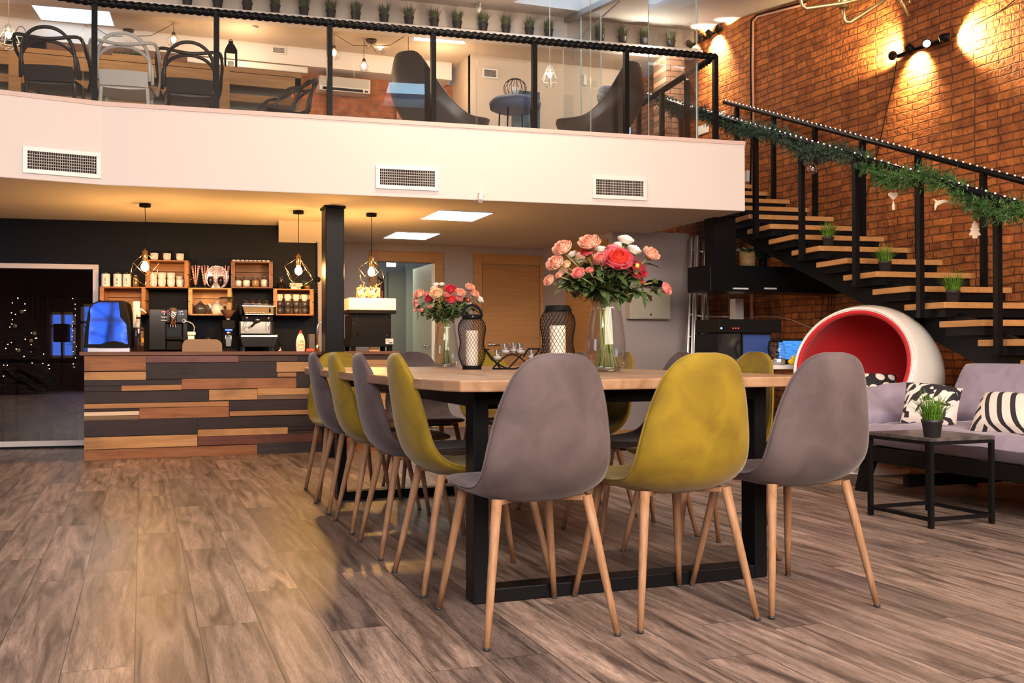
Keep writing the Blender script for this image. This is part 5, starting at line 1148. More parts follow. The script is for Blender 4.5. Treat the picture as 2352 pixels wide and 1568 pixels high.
c = bar_at(498, c3[1], .05); mb = MB('steelbrush'); Tq = Matrix.Rotation(pi/2, 3, 'X'); mb.lathe([(.001, 0), (.10, .004), (.112, .010), (.112, .016), (.10, .012), (.001, .008)], (0, 0, .112), 40, Tq)
single('round_tray', 'round shiny metal tray leaning on the wall behind the straw glasses', 'tray', mb, c, RZB)
# jars
K['fill1'] = mat('white_sugar', (.85, .82, .78), .8); K['fill2'] = mat('nuts_filling', (.42, .22, .07), .7, noise=.6, nscale=60); K['fill3'] = mat('marshmallows', (.86, .78, .72), .7, noise=.25, nscale=50)
for i, (px, f_, lab) in enumerate(((546.5, 'fill1', 'clip top jar of white sugar, leftmost in the dark crate'), (566, 'fill1', 'clip top jar of white powder, second in the dark crate'), (587, 'fill2', 'clip top jar of brown nuts in the dark crate'), (607, 'fill3', 'clip top jar of pale marshmallows, rightmost in the dark crate'))):
    t_ = thing('storage_jar', lab, 'jar', bar_at(px, c4[0]+TH, .18), RZB, 'clip top jars in the dark crate')
    mb = MB('cupglass'); mb.lathe([(.034, 0), (.036, .004), (.036, .070), (.026, .086), (.026, .094), (.024, .094), (.024, .086), (.034, .068), (.034, .006), (.001, .005)], n=24); part('glass_body', mb, t_)
    mb = MB(f_); mb.lathe([(.001, .006), (.032, .007), (.033, .055+.004*i), (.026, .062+.004*i), (.001, .064+.004*i)], n=20); part('contents', mb, t_)
    mb = MB('cupglass'); mb.lathe([(.001, .110), (.018, .108), (.028, .098), (.028, .094), (.001, .094)], n=20); l_ = part('lid', mb, t_); mb = MB('steelbrush'); mb.tube([(.030, 0, .085), (.034, 0, .10), (.0, -.030, .10), (-.034, 0, .10), (-.030, 0, .085)], .0015, 5); part('wire_clip', mb, l_)
mkt = lambda t_: (part('bowl', MB('china').lathe([(.008, 0), (.014, .008), (.017, .022), (.015, .022), (.011, .009), (.001, .006)], n=16), t_))
o9 = ['first', 'second', 'third', 'fourth', 'fifth', 'sixth', 'seventh', 'eighth', 'ninth']
r = None
for i in range(9):
    px = 537.5+i*9.7; lab = '%s small white espresso cup from the left on top of the dark crate' % o9[i]
    if r is None: mb = MB('china'); mb.lathe([(.010, 0), (.015, .008), (.0175, .022), (.0155, .022), (.012, .009), (.001, .006)], n=16); r = single('small_cup', lab, 'cup', mb, bar_at(px, c4[1], .14), 0, 'small cups on the dark crate')
    else: q = r.copy(); COL.objects.link(q); q.location = bar_at(px, c4[1], .14); q['label'] = lab
# teapots
def teapot(label, px, mt, s_):
    t_ = thing('teapot', label, 'teapot', bar_at(px, c3[0]+TH, .17), RZB, 'teapots in the pale crate'); t_.scale = (s_,)*3
    mb = MB(mt); mb.lathe([(.038, 0), (.046, .006), (.058, .04), (.054, .07), (.038, .092), (.024, .098)], n=30); part('pot_body', mb, t_)
    mb = MB(mt); mb.lathe([(.024, .098), (.024, .104), (.010, .109), (.011, .117), (.001, .12)], n=20); part('lid', mb, t_)
    mb = MB(mt); mb.tube([(-.048, 0, .055), (-.066, 0, .078), (-.078, 0, .098)], [.016, .011, .007], 10); part('spout', mb, t_)
    mb = MB(mt); mb.tube([(.045, 0, .082), (.070, 0, .085), (.084, 0, .06), (.072, 0, .032), (.050, 0, .028)], .006, 8); part('handle', mb, t_)
teapot('black glazed teapot in the pale crate', 460.5, 'darkmug', 1.0); teapot('white teapot in the pale crate, partly behind the grinder', 500, 'china', 1.05)
# mugs
def mug(t_, mt): cup_mesh(t_, mt, .033, .062, -.35)
it = []
for i, px in enumerate((641.5, 660.5, 680, 699.5)): it.append((bar_at(px, c5[0]+TH+.124, .19), RZB+(-.9, -.5, -.2, 0)[i], '%s white mug topping a stack in the reddish crate' % o4[i]))
series(lambda t_: mug(t_, 'china'), it, 'mug', 'mug', 'white mugs in the reddish crate')
it = []
for j, wd in enumerate(('bottom', 'middle')):
    for i, px in enumerate((642, 661, 680.5, 700)): it.append((bar_at(px, c5[0]+TH+.062*j, .19), RZB-.6, 'charcoal mug, %s layer, %s stack in the reddish crate' % (wd, o4[i])))
series(lambda t_: mug(t_, 'darkmug'), it, 'mug', 'mug', 'charcoal mugs in the reddish crate')
# things on the reddish crate
t_ = thing('candle_jar', 'dark candle jar on the reddish crate, left of the napkins', 'jar', bar_at(645.5, c5[1], .16), RZB); mb = MB('blackm'); mb.lathe([(.042, 0), (.043, .002), (.043, .05), (.038, .052)], n=24); part('dark_base', mb, t_); mb = MB('cupglass'); mb.lathe([(.028, .052), (.028, .115), (.022, .125), (.001, .125)], n=22); part('glass_top', mb, t_); mb = MB('brass'); mb.lathe([(.010, .055), (.010, .095), (.001, .10)], n=12); part('metal_core', mb, t_)
mb = MB('paperw'); rn = random.Random(9)
mb.box(-.045, .045, -.05, .05, 0, .024)
for i in range(5): z = .026+i*.007; a = rn.uniform(-.15, .15); mb.box(-.055-rn.random()*.008, .055+rn.random()*.010, -.045, .05, z, z+.005, Matrix.Rotation(a, 3, 'Z'))
single('napkins', 'folded white cloths piled on the reddish crate', 'napkins', mb, bar_at(679, c5[1], .15), RZB, world=False, bv=.002)
t_ = thing('succulent', 'small green plant at the right end of the reddish crate', 'potted plant', bar_at(706, c5[1], .14), RZB); mb = MB('amber'); mb.lathe([(.02, 0), (.028, .03), (.026, .04), (.001, .035)], n=16); part('pot', mb, t_); mb = MB('leaf'); rn = random.Random(8)
for i in range(40): a = rn.random()*6.3; leaf(mb, (0, 0, .035), (cos(a), sin(a), rn.uniform(.3, 2)), rn.uniform(.04, .09), .007, rn)
part('leaves', mb, t_)
# ---- machines on the back counter
YM = 9.34
def mx(px): return ony(px, 750, YM).x
def mz(py, px=500): return ony(px, py, YM).z
def MBX(mb, a, b, c_, d, dep0, dep1): mb.box(mx(a), mx(b), YM+dep0, YM+dep1, max(ZB, mz(d)), mz(c_)); return mb
t_ = thing('coffee_machine', 'black fully automatic coffee machine with chrome spout column', 'coffee machine', ((mx(342)+mx(431))/2, YM+.15, ZB))
mb = MB('blackg'); MBX(mb, 342, 381, 711, 803, 0, .34); MBX(mb, 381, 431, 711, 742, 0, .34); MBX(mb, 381, 420, 742, 803, .12, .34); MBX(mb, 420, 431, 742, 803, 0, .34); part('housing', mb, t_, world=True, bv=.006)
mb = MB('blackm'); MBX(mb, 381, 420, 773, 780, -.02, .12); MBX(mb, 383, 418, 784, 803, 0, .12); part('drip_tray', mb, t_, world=True, bv=.003)
xc = (mx(389)+mx(405))/2; mb = MB('chrome'); mb.lathe([(.033, mz(748)), (.033, mz(709)), (.028, mz(708))], (xc, YM-.005, 0), 24); part('spout_column', mb, t_, world=True)
mb = MB('chrome'); [mb.box(xc+dx_-.003, xc+dx_+.003, YM-.03, YM-.024, mz(752), mz(746)) for dx_ in (-.022, 0, .022)]; part('spouts', mb, t_, world=True)
mb = MB('chrome'); mb.tube([(xc+.019*cos(a), YM-.040, mz(725)+.019*sin(a)) for a in [2*pi*i/20 for i in range(20)]], .003, 6, closed=True); mb.use('blackg').lathe([(.017, 0), (.017, .004)], (xc, YM-.036, mz(725)), 20, Matrix.Rotation(pi/2, 3, 'X')); mb.use('paperw').box(xc-.012, xc+.012, YM-.0415, YM-.0405, mz(726), mz(724)); part('badge', mb, t_, world=True)
mb = MB('ledr'); MBX(mb, 371.5, 381, 716, 718.5, -.003, 0); part('red_display', mb, t_, world=True); mb = MB(emis('white_blue_led', (.5, .65, 1), 7)); 
for px, py in ((378, 722), (413.5, 717), (418, 716), (414, 722), (420, 722)): mb.sphere((mx(px), YM-.003, mz(py)), .004, 6, 4)
part('button_lights', mb, t_, world=True)
mb = MB('paperw'); 
for py in (728.5, 735.5): MBX(mb, 370, 384, py, py+1.4, -.003, 0)
part('button_labels', mb, t_, world=True)
# milk container with hose
t_ = thing('milk_frother', 'white milk container with a curved hose beside the coffee machine', 'milk container', (mx(440), YM+.0, ZB))
mb = MB('china'); MBX(mb, 431.5, 446, 771, 803, -.03, .04); part('box', mb, t_, world=True, bv=.003); mb = MB('socket'); MBX(mb, 430, 449, 762, 770, -.035, .045); part('lid', mb, t_, world=True, bv=.006)
mb = MB('socket'); mb.tube([(mx(422), YM-.03, mz(738)), (mx(432), YM-.03, mz(739)), (mx(442), YM-.03, mz(744)), (mx(446.5), YM-.01, mz(752)), (mx(445), YM, mz(763))], .004, 8); part('hose', mb, t_, world=True); mb = MB('chrome'); mb.tube([(mx(422)+.014*cos(a), YM-.032, mz(738)+.014*sin(a)) for a in [2*pi*i/16 for i in range(16)]], .003, 6, closed=True); part('hose_ring', mb, t_, world=True)
# brown rounded stool back behind the counter
K['brownst'] = mat('brown_moulded_seat', (.16, .10, .05), .5)
xa, xb = ony(418, 790, 9.16).x, ony(510, 790, 9.16).x; zt_ = ony(460, 779, 9.16).z
t_ = thing('bar_stool', 'brown stool whose rounded back just shows over the bar counter', 'stool', ((xa+xb)/2, 9.16, 0))
mb = MB('brownst'); poly = [(xa, .48), (xb, .48)]+[(xb-.06+.06*cos(a), zt_-.06+.06*sin(a)) for a in [pi/2*i/6 for i in range(7)]]+[(xa+.06-.06*sin(a), zt_-.06+.06*cos(a)) for a in [pi/2*i/6 for i in range(7)]]
mb.prism([(x, 9.13, z) for x, z in poly], (0, .018, 0)); part('backrest', mb, t_, world=True, bv=.004); xm_ = (xa+xb)/2
mb = MB('brownst'); mb.box(xm_-.17, xm_+.17, 8.90+.44, 9.13, .46, .48) if False else mb.box(xm_-.17, xm_+.17, 9.148, 9.22, .46, .50); part('seat', mb, t_, world=True); mb = MB('blackm'); mb.box(xm_-.02, xm_+.02, 9.16, 9.20, .01, .46); mb.box(xm_-.15, xm_+.15, 9.15, 9.21, 0, .012); part('pedestal', mb, t_, world=True)
# glass jug
t_ = thing('glass_jug', 'small glass jug with dark handle between coffee machine and grinder', 'jug', (mx(479), YM+.05, ZB)); mb = MB('vglass'); mb.lathe([(.045, 0), (.062, .04), (.060, .08), (.040, .12), (.045, .135)], n=26); part('glass_body', mb, t_); mb = MB('blackm'); mb.tube([(.042, 0, .13), (.075, 0, .12), (.078, 0, .07), (.06, 0, .035)], .006, 8); part('handle', mb, t_)
mb = MB('blackm'); mb.lathe([(.046, .134), (.046, .142), (.001, .146)], n=20); part('lid', mb, t_)
# coffee grinder
xg = mx(525); t_ = thing('coffee_grinder', 'black coffee grinder with clear hopper of beans', 'coffee grinder', (xg, YM+.05, ZB))
h0 = lambda py: mz(py)-ZB
K['beans'] = mat('coffee_beans', (.10, .035, .015), .5, noise=.6, nscale=90, bump=.6, bscale=90)
mb = MB('blackm'); mb.box(-.055, .055, -.06, .12, h0(755), h0(735)); mb.box(-.045, .045, .03, .14, 0, h0(755)); mb.box(-.075, .075, -.08, .14, 0, .022); part('body', mb, t_, bv=.006)
mb = MB('beans'); mb.lathe([(.022, h0(730)), (.028, h0(727)), (.070, h0(712)), (.066, h0(711)), (.001, h0(710))], n=28); part('coffee_beans', mb, t_)
mb = MB('vglass'); mb.lathe([(.024, h0(731)), (.030, h0(727)), (.074, h0(712)), (.078, h0(684))], n=30, cap=False); part('hopper', mb, t_); mb = MB('blackg'); mb.lathe([(.082, h0(685)), (.084, h0(683.5)), (.060, h0(681)), (.001, h0(680))], n=30); part('hopper_lid', mb, t_)
mb = MB('steelbrush'); mb.lathe([(.022, h0(735)), (.022, h0(730)), (.016, h0(730))], n=20); part('collar', mb, t_); mb = MB(emis('blue_display', (.04, .18, .9), 1.2)); mb.box(-.032, .032, -.061, -.05, h0(759), h0(755.5)); part('blue_strip', mb, t_)
mb = MB('chrome'); mb.lathe([(.024, h0(769)), (.026, h0(763)), (.020, h0(760))], (0, -.03, 0), 18); mb.tube([(-.028, -.03, h0(795)), (-.024, -.03, h0(770)), (.024, -.03, h0(770)), (.028, -.03, h0(795))], .004, 6); mb.box(-.022, .022, -.05, -.01, h0(795), h0(772)); part('chute', mb, t_)
# espresso machine
xe0, xe1 = mx(549), mx(636); we = xe1-xe0; xm_ = (xe0+xe1)/2
t_ = thing('espresso_machine', 'steel espresso machine with group head, gauge and side lever', 'espresso machine', (xm_, YM+.1, ZB))
def E_(px): return mx(px)-xm_
mb = MB('steelbrush'); zt0 = h0(702); zt1 = h0(722)
mb.prism([(E_(557), -.10, zt0), (E_(629), -.10, zt0), (E_(627), -.14, zt1), (E_(562), -.14, zt1)], (0, .30, 0)); part('top_housing', mb, t_, bv=.004)
mb = MB('blackm'); mb.box(E_(551), E_(557), -.08, .16, h0(722), h0(703)); mb.box(E_(629.5), E_(635), -.08, .16, h0(722), h0(703)); mb.box(E_(556), E_(628), -.06, .16, h0(735.5), h0(723)); mb.box(E_(549), E_(553.5), -.08, .16, h0(769), h0(737)); mb.box(E_(625), E_(630), -.08, .16, h0(769), h0(737)); part('black_panels', mb, t_, bv=.003)
K['mirrorst'] = mat('polished_steel', (.62, .56, .48), .12, 1.)
mb = MB('mirrorst'); mb.box(E_(553.5), E_(625), .0, .16, h0(765), h0(737)); part('backsplash', mb, t_)
mb = MB('steelbrush'); mb.box(E_(552), E_(635.5), -.16, .16, h0(774), h0(769)); part('tray_edge', mb, t_, bv=.003)
mb = MB('blackg'); mb.prism([(E_(552), -.15, h0(774)), (E_(635.5), -.15, h0(774)), (E_(632), -.15, h0(790)), (E_(627), -.15, h0(796)), (E_(560), -.15, h0(796)), (E_(554), -.15, h0(788))], (0, .31, 0)); [mb.box(x-.012, x+.012, y-.012, y+.012, 0, h0(796)) for x in (-.13, .13) for y in (-.1, .1)]; part('base', mb, t_)
mb = MB('chrome'); mb.lathe([(.026, h0(737)), (.030, h0(734)), (.030, h0(731))], (E_(592), -.08, 0), 22); part('group_head', mb, t_)
mb = MB('blackm'); mb.lathe([(.022, h0(740)), (.024, h0(737))], (E_(592), -.08, 0), 18); mb.tube([(E_(590), -.09, h0(739)), (E_(583), -.13, h0(744)), (E_(576), -.17, h0(750))], [.006, .008, .009], 8); part('portafilter', mb, t_)
for px, s_ in ((567, -1), (617, 1)): mb = MB('chrome'); mb.lathe([(.010, h0(732)), (.014, h0(727))], (E_(px), -.10, 0), 14); mb.tube([(E_(px), -.10, h0(733)), (E_(px-3*(s_ < 0)), -.11, h0(745)), (E_(px-5*(s_ < 0)), -.11, h0(757))], .0035, 6); part('steam_wand', mb, t_)
mb = MB('chrome'); mb.lathe([(.020, 0), (.020, .008)], (E_(569.5), -.004, h0(756.5)), 22, Matrix.Rotation(pi/2, 3, 'X')); mb.use('paperw').lathe([(.0165, 0), (.0165, .0095)], (E_(569.5), -.004, h0(756.5)), 22, Matrix.Rotation(pi/2, 3, 'X')); part('gauge', mb, t_)
mb = MB('blackm'); mb.sphere((E_(619), -.125, h0(712.5)), .016, 12, 8, (.6, .6, 1.8)); part('lever_knob', mb, t_)
mb = MB(mat('button_grey', (.35, .27, .2), .4)); [mb.box(E_(563.5+i*6.3), E_(568+i*6.3), -.139, -.128, h0(718.5), h0(716)) for i in range(7)]; part('buttons', mb, t_)
mb = MB('steelbrush'); mb.box(E_(556), E_(630), -.11, .17, zt0, zt0+.006); [mb.tube([(E_(557), y, zt0+.02), (E_(629), y, zt0+.02)], .003, 5) for y in (-.11, .16)]; part('cup_rail', mb, t_)
zc_ = ZB+zt0+.0065
def shot(t_): mb = MB('cupglass'); mb.lathe([(.017, 0), (.018, .003), (.022, .055), (.020, .055), (.016, .006), (.001, .004)], n=16); part('glass_body', mb, t_)
series(shot, [((mx(px), YM+.1+dy, zc_), 0, lab) for px, dy, lab in ((565, -.04, 'leftmost front glass on the espresso machine'), (573, .06, 'leftmost rear glass on the espresso machine'), (581, -.05, 'second front glass on the espresso machine'), (589, .05, 'second rear glass on the espresso machine'), (597, -.04, 'third front glass on the espresso machine'), (607, .06, 'third rear glass on the espresso machine'), (613, -.04, 'rightmost front glass on the espresso machine'))], 'shot_glass', 'glass', 'small glasses on the espresso machine')
# tamper
t_ = thing('coffee_tamper', 'small chrome and black tamper right of the espresso machine', 'tamper', (mx(643), YM, ZB)); mb = MB('chrome'); mb.lathe([(.022, 0), (.022, .02), (.008, .03), (.006, .055)], n=18); part('base', mb, t_); mb = MB('blackm'); mb.lathe([(.008, .055), (.016, .075), (.014, .09), (.001, .095)], n=16); part('handle', mb, t_)
# ---- on the front counter
YF = 8.98
def fx_(px): return ony(px, 770, YF).x
def fz(py, px=300): return ony(px, py, YF).z
K['mirblue'] = mat('dark_reflective_glass', (.20, .26, .36), .04, 1.)
t_ = thing('display_case', 'rounded countertop display case whose dark glass front mirrors blue windows', 'display case', ((fx_(200)+fx_(303))/2, YF+.15, ZCT))
poly = [(197, 799), (199, 765), (205, 728), (209, 708), (217, 697), (230, 692), (246, 690.5), (288, 690.5), (293, 696), (303, 745), (306, 799)]
mb = MB('blackm'); mb.prism([(fx_(x), YF, fz(z)) for x, z in poly], (0, .34, 0)); part('housing', mb, t_, world=True, bv=.004)
gl = [(208, 790), (209, 760), (213, 728), (212, 711), (219, 700), (232, 694.5), (278, 694.5), (282, 728), (296, 745), (300, 790)]
mb = MB('mirblue'); mb.prism([(fx_(x), YF-.006, fz(z)) for x, z in gl], (0, .004, 0)); part('glass_front', mb, t_, world=True)
mb = MB('blackm'); mb.prism([(fx_(x), YF-.022, fz(z)) for x, z in ((228, 799), (235, 791), (252, 785), (270, 783), (288, 786), (298, 792), (300, 799))], (0, .016, 0)); part('handle_arch', mb, t_, world=True)
mb = MB('steelbrush'); mb.box(fx_(207), fx_(304), YF-.01, YF+.32, ZCT, fz(799)+.001); part('steel_foot', mb, t_, world=True)
t_.rotation_euler = (0, 0, RZB)
t_ = thing('syrup_bottle', 'dark syrup bottle with white pump and printed label', 'bottle', (fx_(318), YF-.02, ZCT))
hb = lambda py: fz(py)-ZCT
K['darkglass'] = mat('dark_syrup', (.012, .006, .006), .08, coat=.6); K['label1'] = mat('syrup_label', (.10, .07, .04), .5, noise=.8, nscale=40)
mb = MB('darkglass'); mb.lathe([(.040, 0), (.043, .004), (.043, hb(756)), (.040, hb(752))], n=28); part('bottle_body', mb, t_); mb = MB('cupglass'); mb.lathe([(.041, hb(755)), (.024, hb(740)), (.016, hb(730)), (.016, hb(724))], n=24); part('bottle_neck', mb, t_)
mb = MB('china'); mb.lathe([(.018, hb(728)), (.018, hb(716)), (.008, hb(712))], n=18); mb.tube([(-.004, 0, hb(709)), (.03, 0, hb(711)), (.062, 0, hb(719))], [.009, .008, .005], 8); part('pump', mb, t_); mb = MB('blackm'); mb.lathe([(.019, hb(732)), (.019, hb(728))], n=18); part('neck_band', mb, t_)
mb = MB('label1'); mb.grid([[(.0438*cos(a), .0438*sin(a), z) for a in [-1.15+1.2*i/8 for i in range(9)]] for z in (hb(794), hb(760))]); lb = part('label', mb, t_, 'dark printed label with orange picture'); mb = MB(mat('label_orange', (.85, .35, .03), .5)); mb.grid([[(.0444*cos(a), .0444*sin(a), z) for a in [-.95+.6*i/5 for i in range(6)]] for z in (hb(786), hb(776))]); part('label_picture', mb, lb)
series(lambda t_: part('stack', MB('paperw').lathe([(.024, 0), (.031, .17), (.028, .17), (.024, .01)], n=20), t_), [((fx_(313), YF+.10, ZCT+.001), 0, 'stack of white paper cups rising behind the syrup bottle')], 'paper_cups', 'paper cups', 'paper cups')
bpy.data.objects['paper_cups'].scale = (1, 1, (fz(691)-ZCT)/.17)
# dish soap with its name
t_ = thing('soap_bottle', 'white dish soap bottle with red cap and yellow ring label', 'soap bottle', (fx_(689.5), YF-.02, ZCT))
K['soapw'] = mat('white_soap_bottle', (.82, .78, .70), .3); K['redcap'] = mat('red_cap', (.75, .03, .02), .35); K['yel'] = mat('label_yellow', (.88, .68, .08), .4); K['redtext'] = mat('label_red', (.75, .06, .03), .4); K['gdark'] = mat('label_green_dark', (.02, .05, .02), .4)
mb = MB('soapw'); mb.lathe([(.036, 0), (.038, .004), (.041, .06), (.038, .10), (.028, .135), (.016, .155), (.012, .162)], n=28, sy=.6); part('bottle_body', mb, t_); mb = MB('redcap'); mb.lathe([(.013, .162), (.013, .172), (.007, .185), (.001, .189)], n=18); part('cap', mb, t_)
mb = MB('yel'); ry = -.0262; mb.tube([(.030*cos(a)*.92, ry, .062+.036*sin(a)) for a in [2*pi*i/28 for i in range(28)]], .0035, 6, closed=True); mb.box(-.012, .002, -.0145, -.011, .143, .150); part('yellow_ring', mb, t_)
mb = MB('redtext'); mb.box(.002, .014, -.0145, -.011, .143, .150); part('neck_mark', mb, t_)
def text(name, s_, parent, loc, size, mt, rz=0, depth=.0006):
    cu = bpy.data.curves.new(name, 'FONT'); cu.body = s_; cu.size = size; cu.align_x = 'CENTER'; cu.align_y = 'CENTER'; cu.extrude = depth; o = bpy.data.objects.new(name, cu); COL.objects.link(o); o.parent = parent; o.location = loc; o.rotation_euler = (pi/2, 0, rz); cu.materials.append(K[mt])
    bpy.context.view_layer.update(); me = bpy.data.meshes.new_from_object(o); q = bpy.data.objects.new(name, me); COL.objects.link(q); q.parent = parent; q.location = loc; q.rotation_euler = (pi/2, 0, rz); bpy.data.objects.remove(o); q.name = name; return q
text('brand_text', 'FAIRY', t_, (0, -.0265, .058), .021, 'redtext')
mb = MB('gdark'); mb.sphere((-.001, -.025, .082), .0045, 8, 5, (1, .4, .7)); mb.sphere((.014, -.024, .084), .0035, 8, 5, (1, .4, .7)); part('leaf_mark', mb, t_)
mb = MB(mat('red_sponge', (.75, .10, .07), .9, bump=.4, bscale=120)); mb.box(fx_(702), fx_(720), YF-.06, YF-.01, ZCT, ZCT+.024); single('sponge', 'red sponge right of the soap bottle', 'sponge', mb, (fx_(711), YF-.03, ZCT), world=True, bv=.004)
mb = MB(mat('dark_grey_plastic', (.07, .07, .08), .5)); mb.box(fx_(713), fx_(727), YF+.08, YF+.2, ZCT, fz(765)); single('grey_box', 'dark grey upright box behind the sponge', 'box', mb, (fx_(720), YF+.14, ZCT), world=True, bv=.003)
t_ = thing('faucet', 'tall chrome arched faucet next to the black column', 'faucet', (fx_(731.5), YF+.06, ZCT)); mb = MB('steelbrush'); mb.lathe([(.018, 0), (.016, .05), (.009, .06)], n=18); part('faucet_base', mb, t_); mb = MB('chrome'); q = fz(734)-ZCT
mb.tube([(0, 0, .05), (0, 0, q-.06), (.012, 0, q-.02), (.04, 0, q), (.07, 0, q-.02), (.08, 0, q-.07)], .008, 10); part('spout', mb, t_)
# hanging cord with a round black socket
t_ = thing('power_cable', 'dark twisted cord with round socket down the pale wall strip', 'cord', onbar(729, 800, .03)); ctop = onbar(727.5, 556, .03); mb = MB('blackm'); twist(mb, [onbar(729.5, 765, .03), ctop], .006, .03, .3, 2, 8, .01); part('cord', mb, t_, world=True); mb = MB('blackm'); mb.lathe([(.028, 0), (.030, .015), (.018, .032), (.001, .034)], onbar(730, 642, .0), 20, Matrix.Rotation(pi/2, 3, 'X')); part('socket', mb, t_, world=True)
# ---- printer like machine right of the column
t_ = thing('ice_machine', 'black boxy machine with white top on the right end of the counter', 'machine', (fx_(852), YF+.1, ZCT))
K['offwhite'] = mat('off_white_plastic', (.74, .68, .60), .4)
xk0, xk1 = fx_(806.5), fx_(908); yk = YF-.12
def kx(px): return ony(px, 770, yk).x
def kz(py): return ony(850, py, yk).z
mb = MB('blackm'); mb.box(kx(808), kx(898.5), yk, yk+.33, kz(797)+.01, kz(722)); part('body', mb, t_, world=True, bv=.003)
mb = MB('blackm'); mb.box(kx(803), kx(901), yk-.02, yk+.34, kz(796), kz(777)); mb.prism([(kx(799), yk-.03, kz(720)), (kx(908), yk-.03, kz(720)), (kx(908), yk-.03, kz(712)), (kx(799), yk-.03, kz(712))], (0, .38, 0)); part('trim_bands', mb, t_, world=True, bv=.003)
for x in (kx(812), kx(896)): [part('foot', MB('blackm').box(x-.02, x+.02, yk+q_, yk+q_+.04, ZCT, kz(796)), t_, world=True) for q_ in (0, .28)]
mb = MB('offwhite'); mb.box(kx(808.5)-.035, kx(908), yk-.03, yk+.35, kz(712), kz(684.5)); part('white_top', mb, t_, world=True, bv=.006)
mb = MB('paperw'); mb.box(kx(884.5), kx(902), yk-.024, yk-.02, kz(790), kz(777.5)); pl = part('rating_plate', mb, t_, 'white rating plate', world=True); mb = MB('blackm'); mb.box(kx(892.5), kx(900), yk-.0255, yk-.024, kz(788.2), kz(786)); [mb.box(kx(886), kx(893+3*(i % 2)), yk-.0255, yk-.024, kz(780.5+i*2.0), kz(780+i*2.0)) for i in range(3)]; part('plate_print', mb, pl, world=True)
mb = MB('chrome'); [mb.sphere((kx(px), yk-.002, kz(py)), .0035, 6, 4) for px, py in ((821, 724), (821, 728), (821.5, 731.5), (887, 727), (811, 742), (889, 770))]; part('screws', mb, t_, world=True)
mb = MB('blackm'); mb.tube([(kx(822), yk-.012, kz(770)), (kx(820.5), yk-.02, kz(764)), (kx(822), yk-.012, kz(758))], .004, 6); part('latch', mb, t_, world=True)
mb = MB('crateL'); mb.box(kx(846), kx(868.5), yk-.05, yk-.03, ZCT, ZCT+.014); single('wooden_block', 'small pale wooden block under the edge of the black machine', 'block', mb, (kx(857), yk-.04, ZCT), world=True)
# pen holders
K['tri'] = pat('triangle_print', lambda N, L, P, tc: None); P = K['tri'].node_tree.nodes['Principled BSDF']; N = K['tri'].node_tree.nodes; L = K['tri'].node_tree.links
vo = N.new('ShaderNodeTexVoronoi'); vo.inputs['Scale'].default_value = 55; vo.distance = 'MANHATTAN'; tc = N.new('ShaderNodeTexCoord'); L.new(tc.outputs['Object'], vo.inputs['Vector']); s_ = N.new('ShaderNodeSeparateColor'); L.new(vo.outputs['Color'], s_.inputs[0]); rp = N.new('ShaderNodeValToRGB'); rp.color_ramp.interpolation = 'CONSTANT'; L.new(s_.outputs[0], rp.inputs[0])
e = rp.color_ramp.elements; e[0].color = (.85, .70, .48, 1); e[1].position = .45; e[1].color = (.80, .25, .06, 1)
for p_, c_ in ((.62, (.02, .02, .05, 1)), (.74, (.85, .55, .10, 1)), (.88, (.45, .04, .03, 1))): q = e.new(p_); q.color = c_
L.new(rp.outputs[0], P.inputs['Base Color'])
zt_ = kz(684.5)
pc = [(.05, .55, .35), (.7, .1, .05), (.1, .1, .3), (.8, .5, .1), (.05, .05, .06), (.75, .3, .2), (.15, .3, .1)]
for n_, (px, w_, lab) in enumerate(((838, .055, 'left patterned pen box on the white topped machine, with a green pen'), (864, .055, 'right patterned pen box on the white topped machine'))):
    t_ = thing('pen_holder', lab, 'pen holder', (kx(px), yk+.10, zt_), 0, 'patterned pen boxes'); w_ = .050; h_ = kz(659)-zt_
    mb = MB('tri'); [mb.box(a, b, c_, d, 0, h_) for a, b, c_, d in ((-w_, w_, -.04, -.036), (-w_, w_, .036, .04), (-w_, -w_+.004, -.036, .036), (w_-.004, w_, -.036, .036))]; mb.box(-w_, w_, -.04, .04, 0, .003); part('box', mb, t_)
    for i in range(9): rnx = random.Random(i+20*n_); x = rnx.uniform(-.035, .035); c_ = pc[(i+n_) % 7]; K['pen'] = K.get('pen%d' % ((i+n_) % 7)) or mat('pen_colour', c_, .4); K['pen%d' % ((i+n_) % 7)] = K['pen']; tilt = -.05 if (i == 0 and n_ == 0) else rnx.uniform(-.012, .012); mb = MB('pen'); mb.tube([(x*.8, 0, .006), (x+tilt, rnx.uniform(-.02, .02), h_+rnx.uniform(.01, .035))], .0035, 6); part('pen', mb, t_)
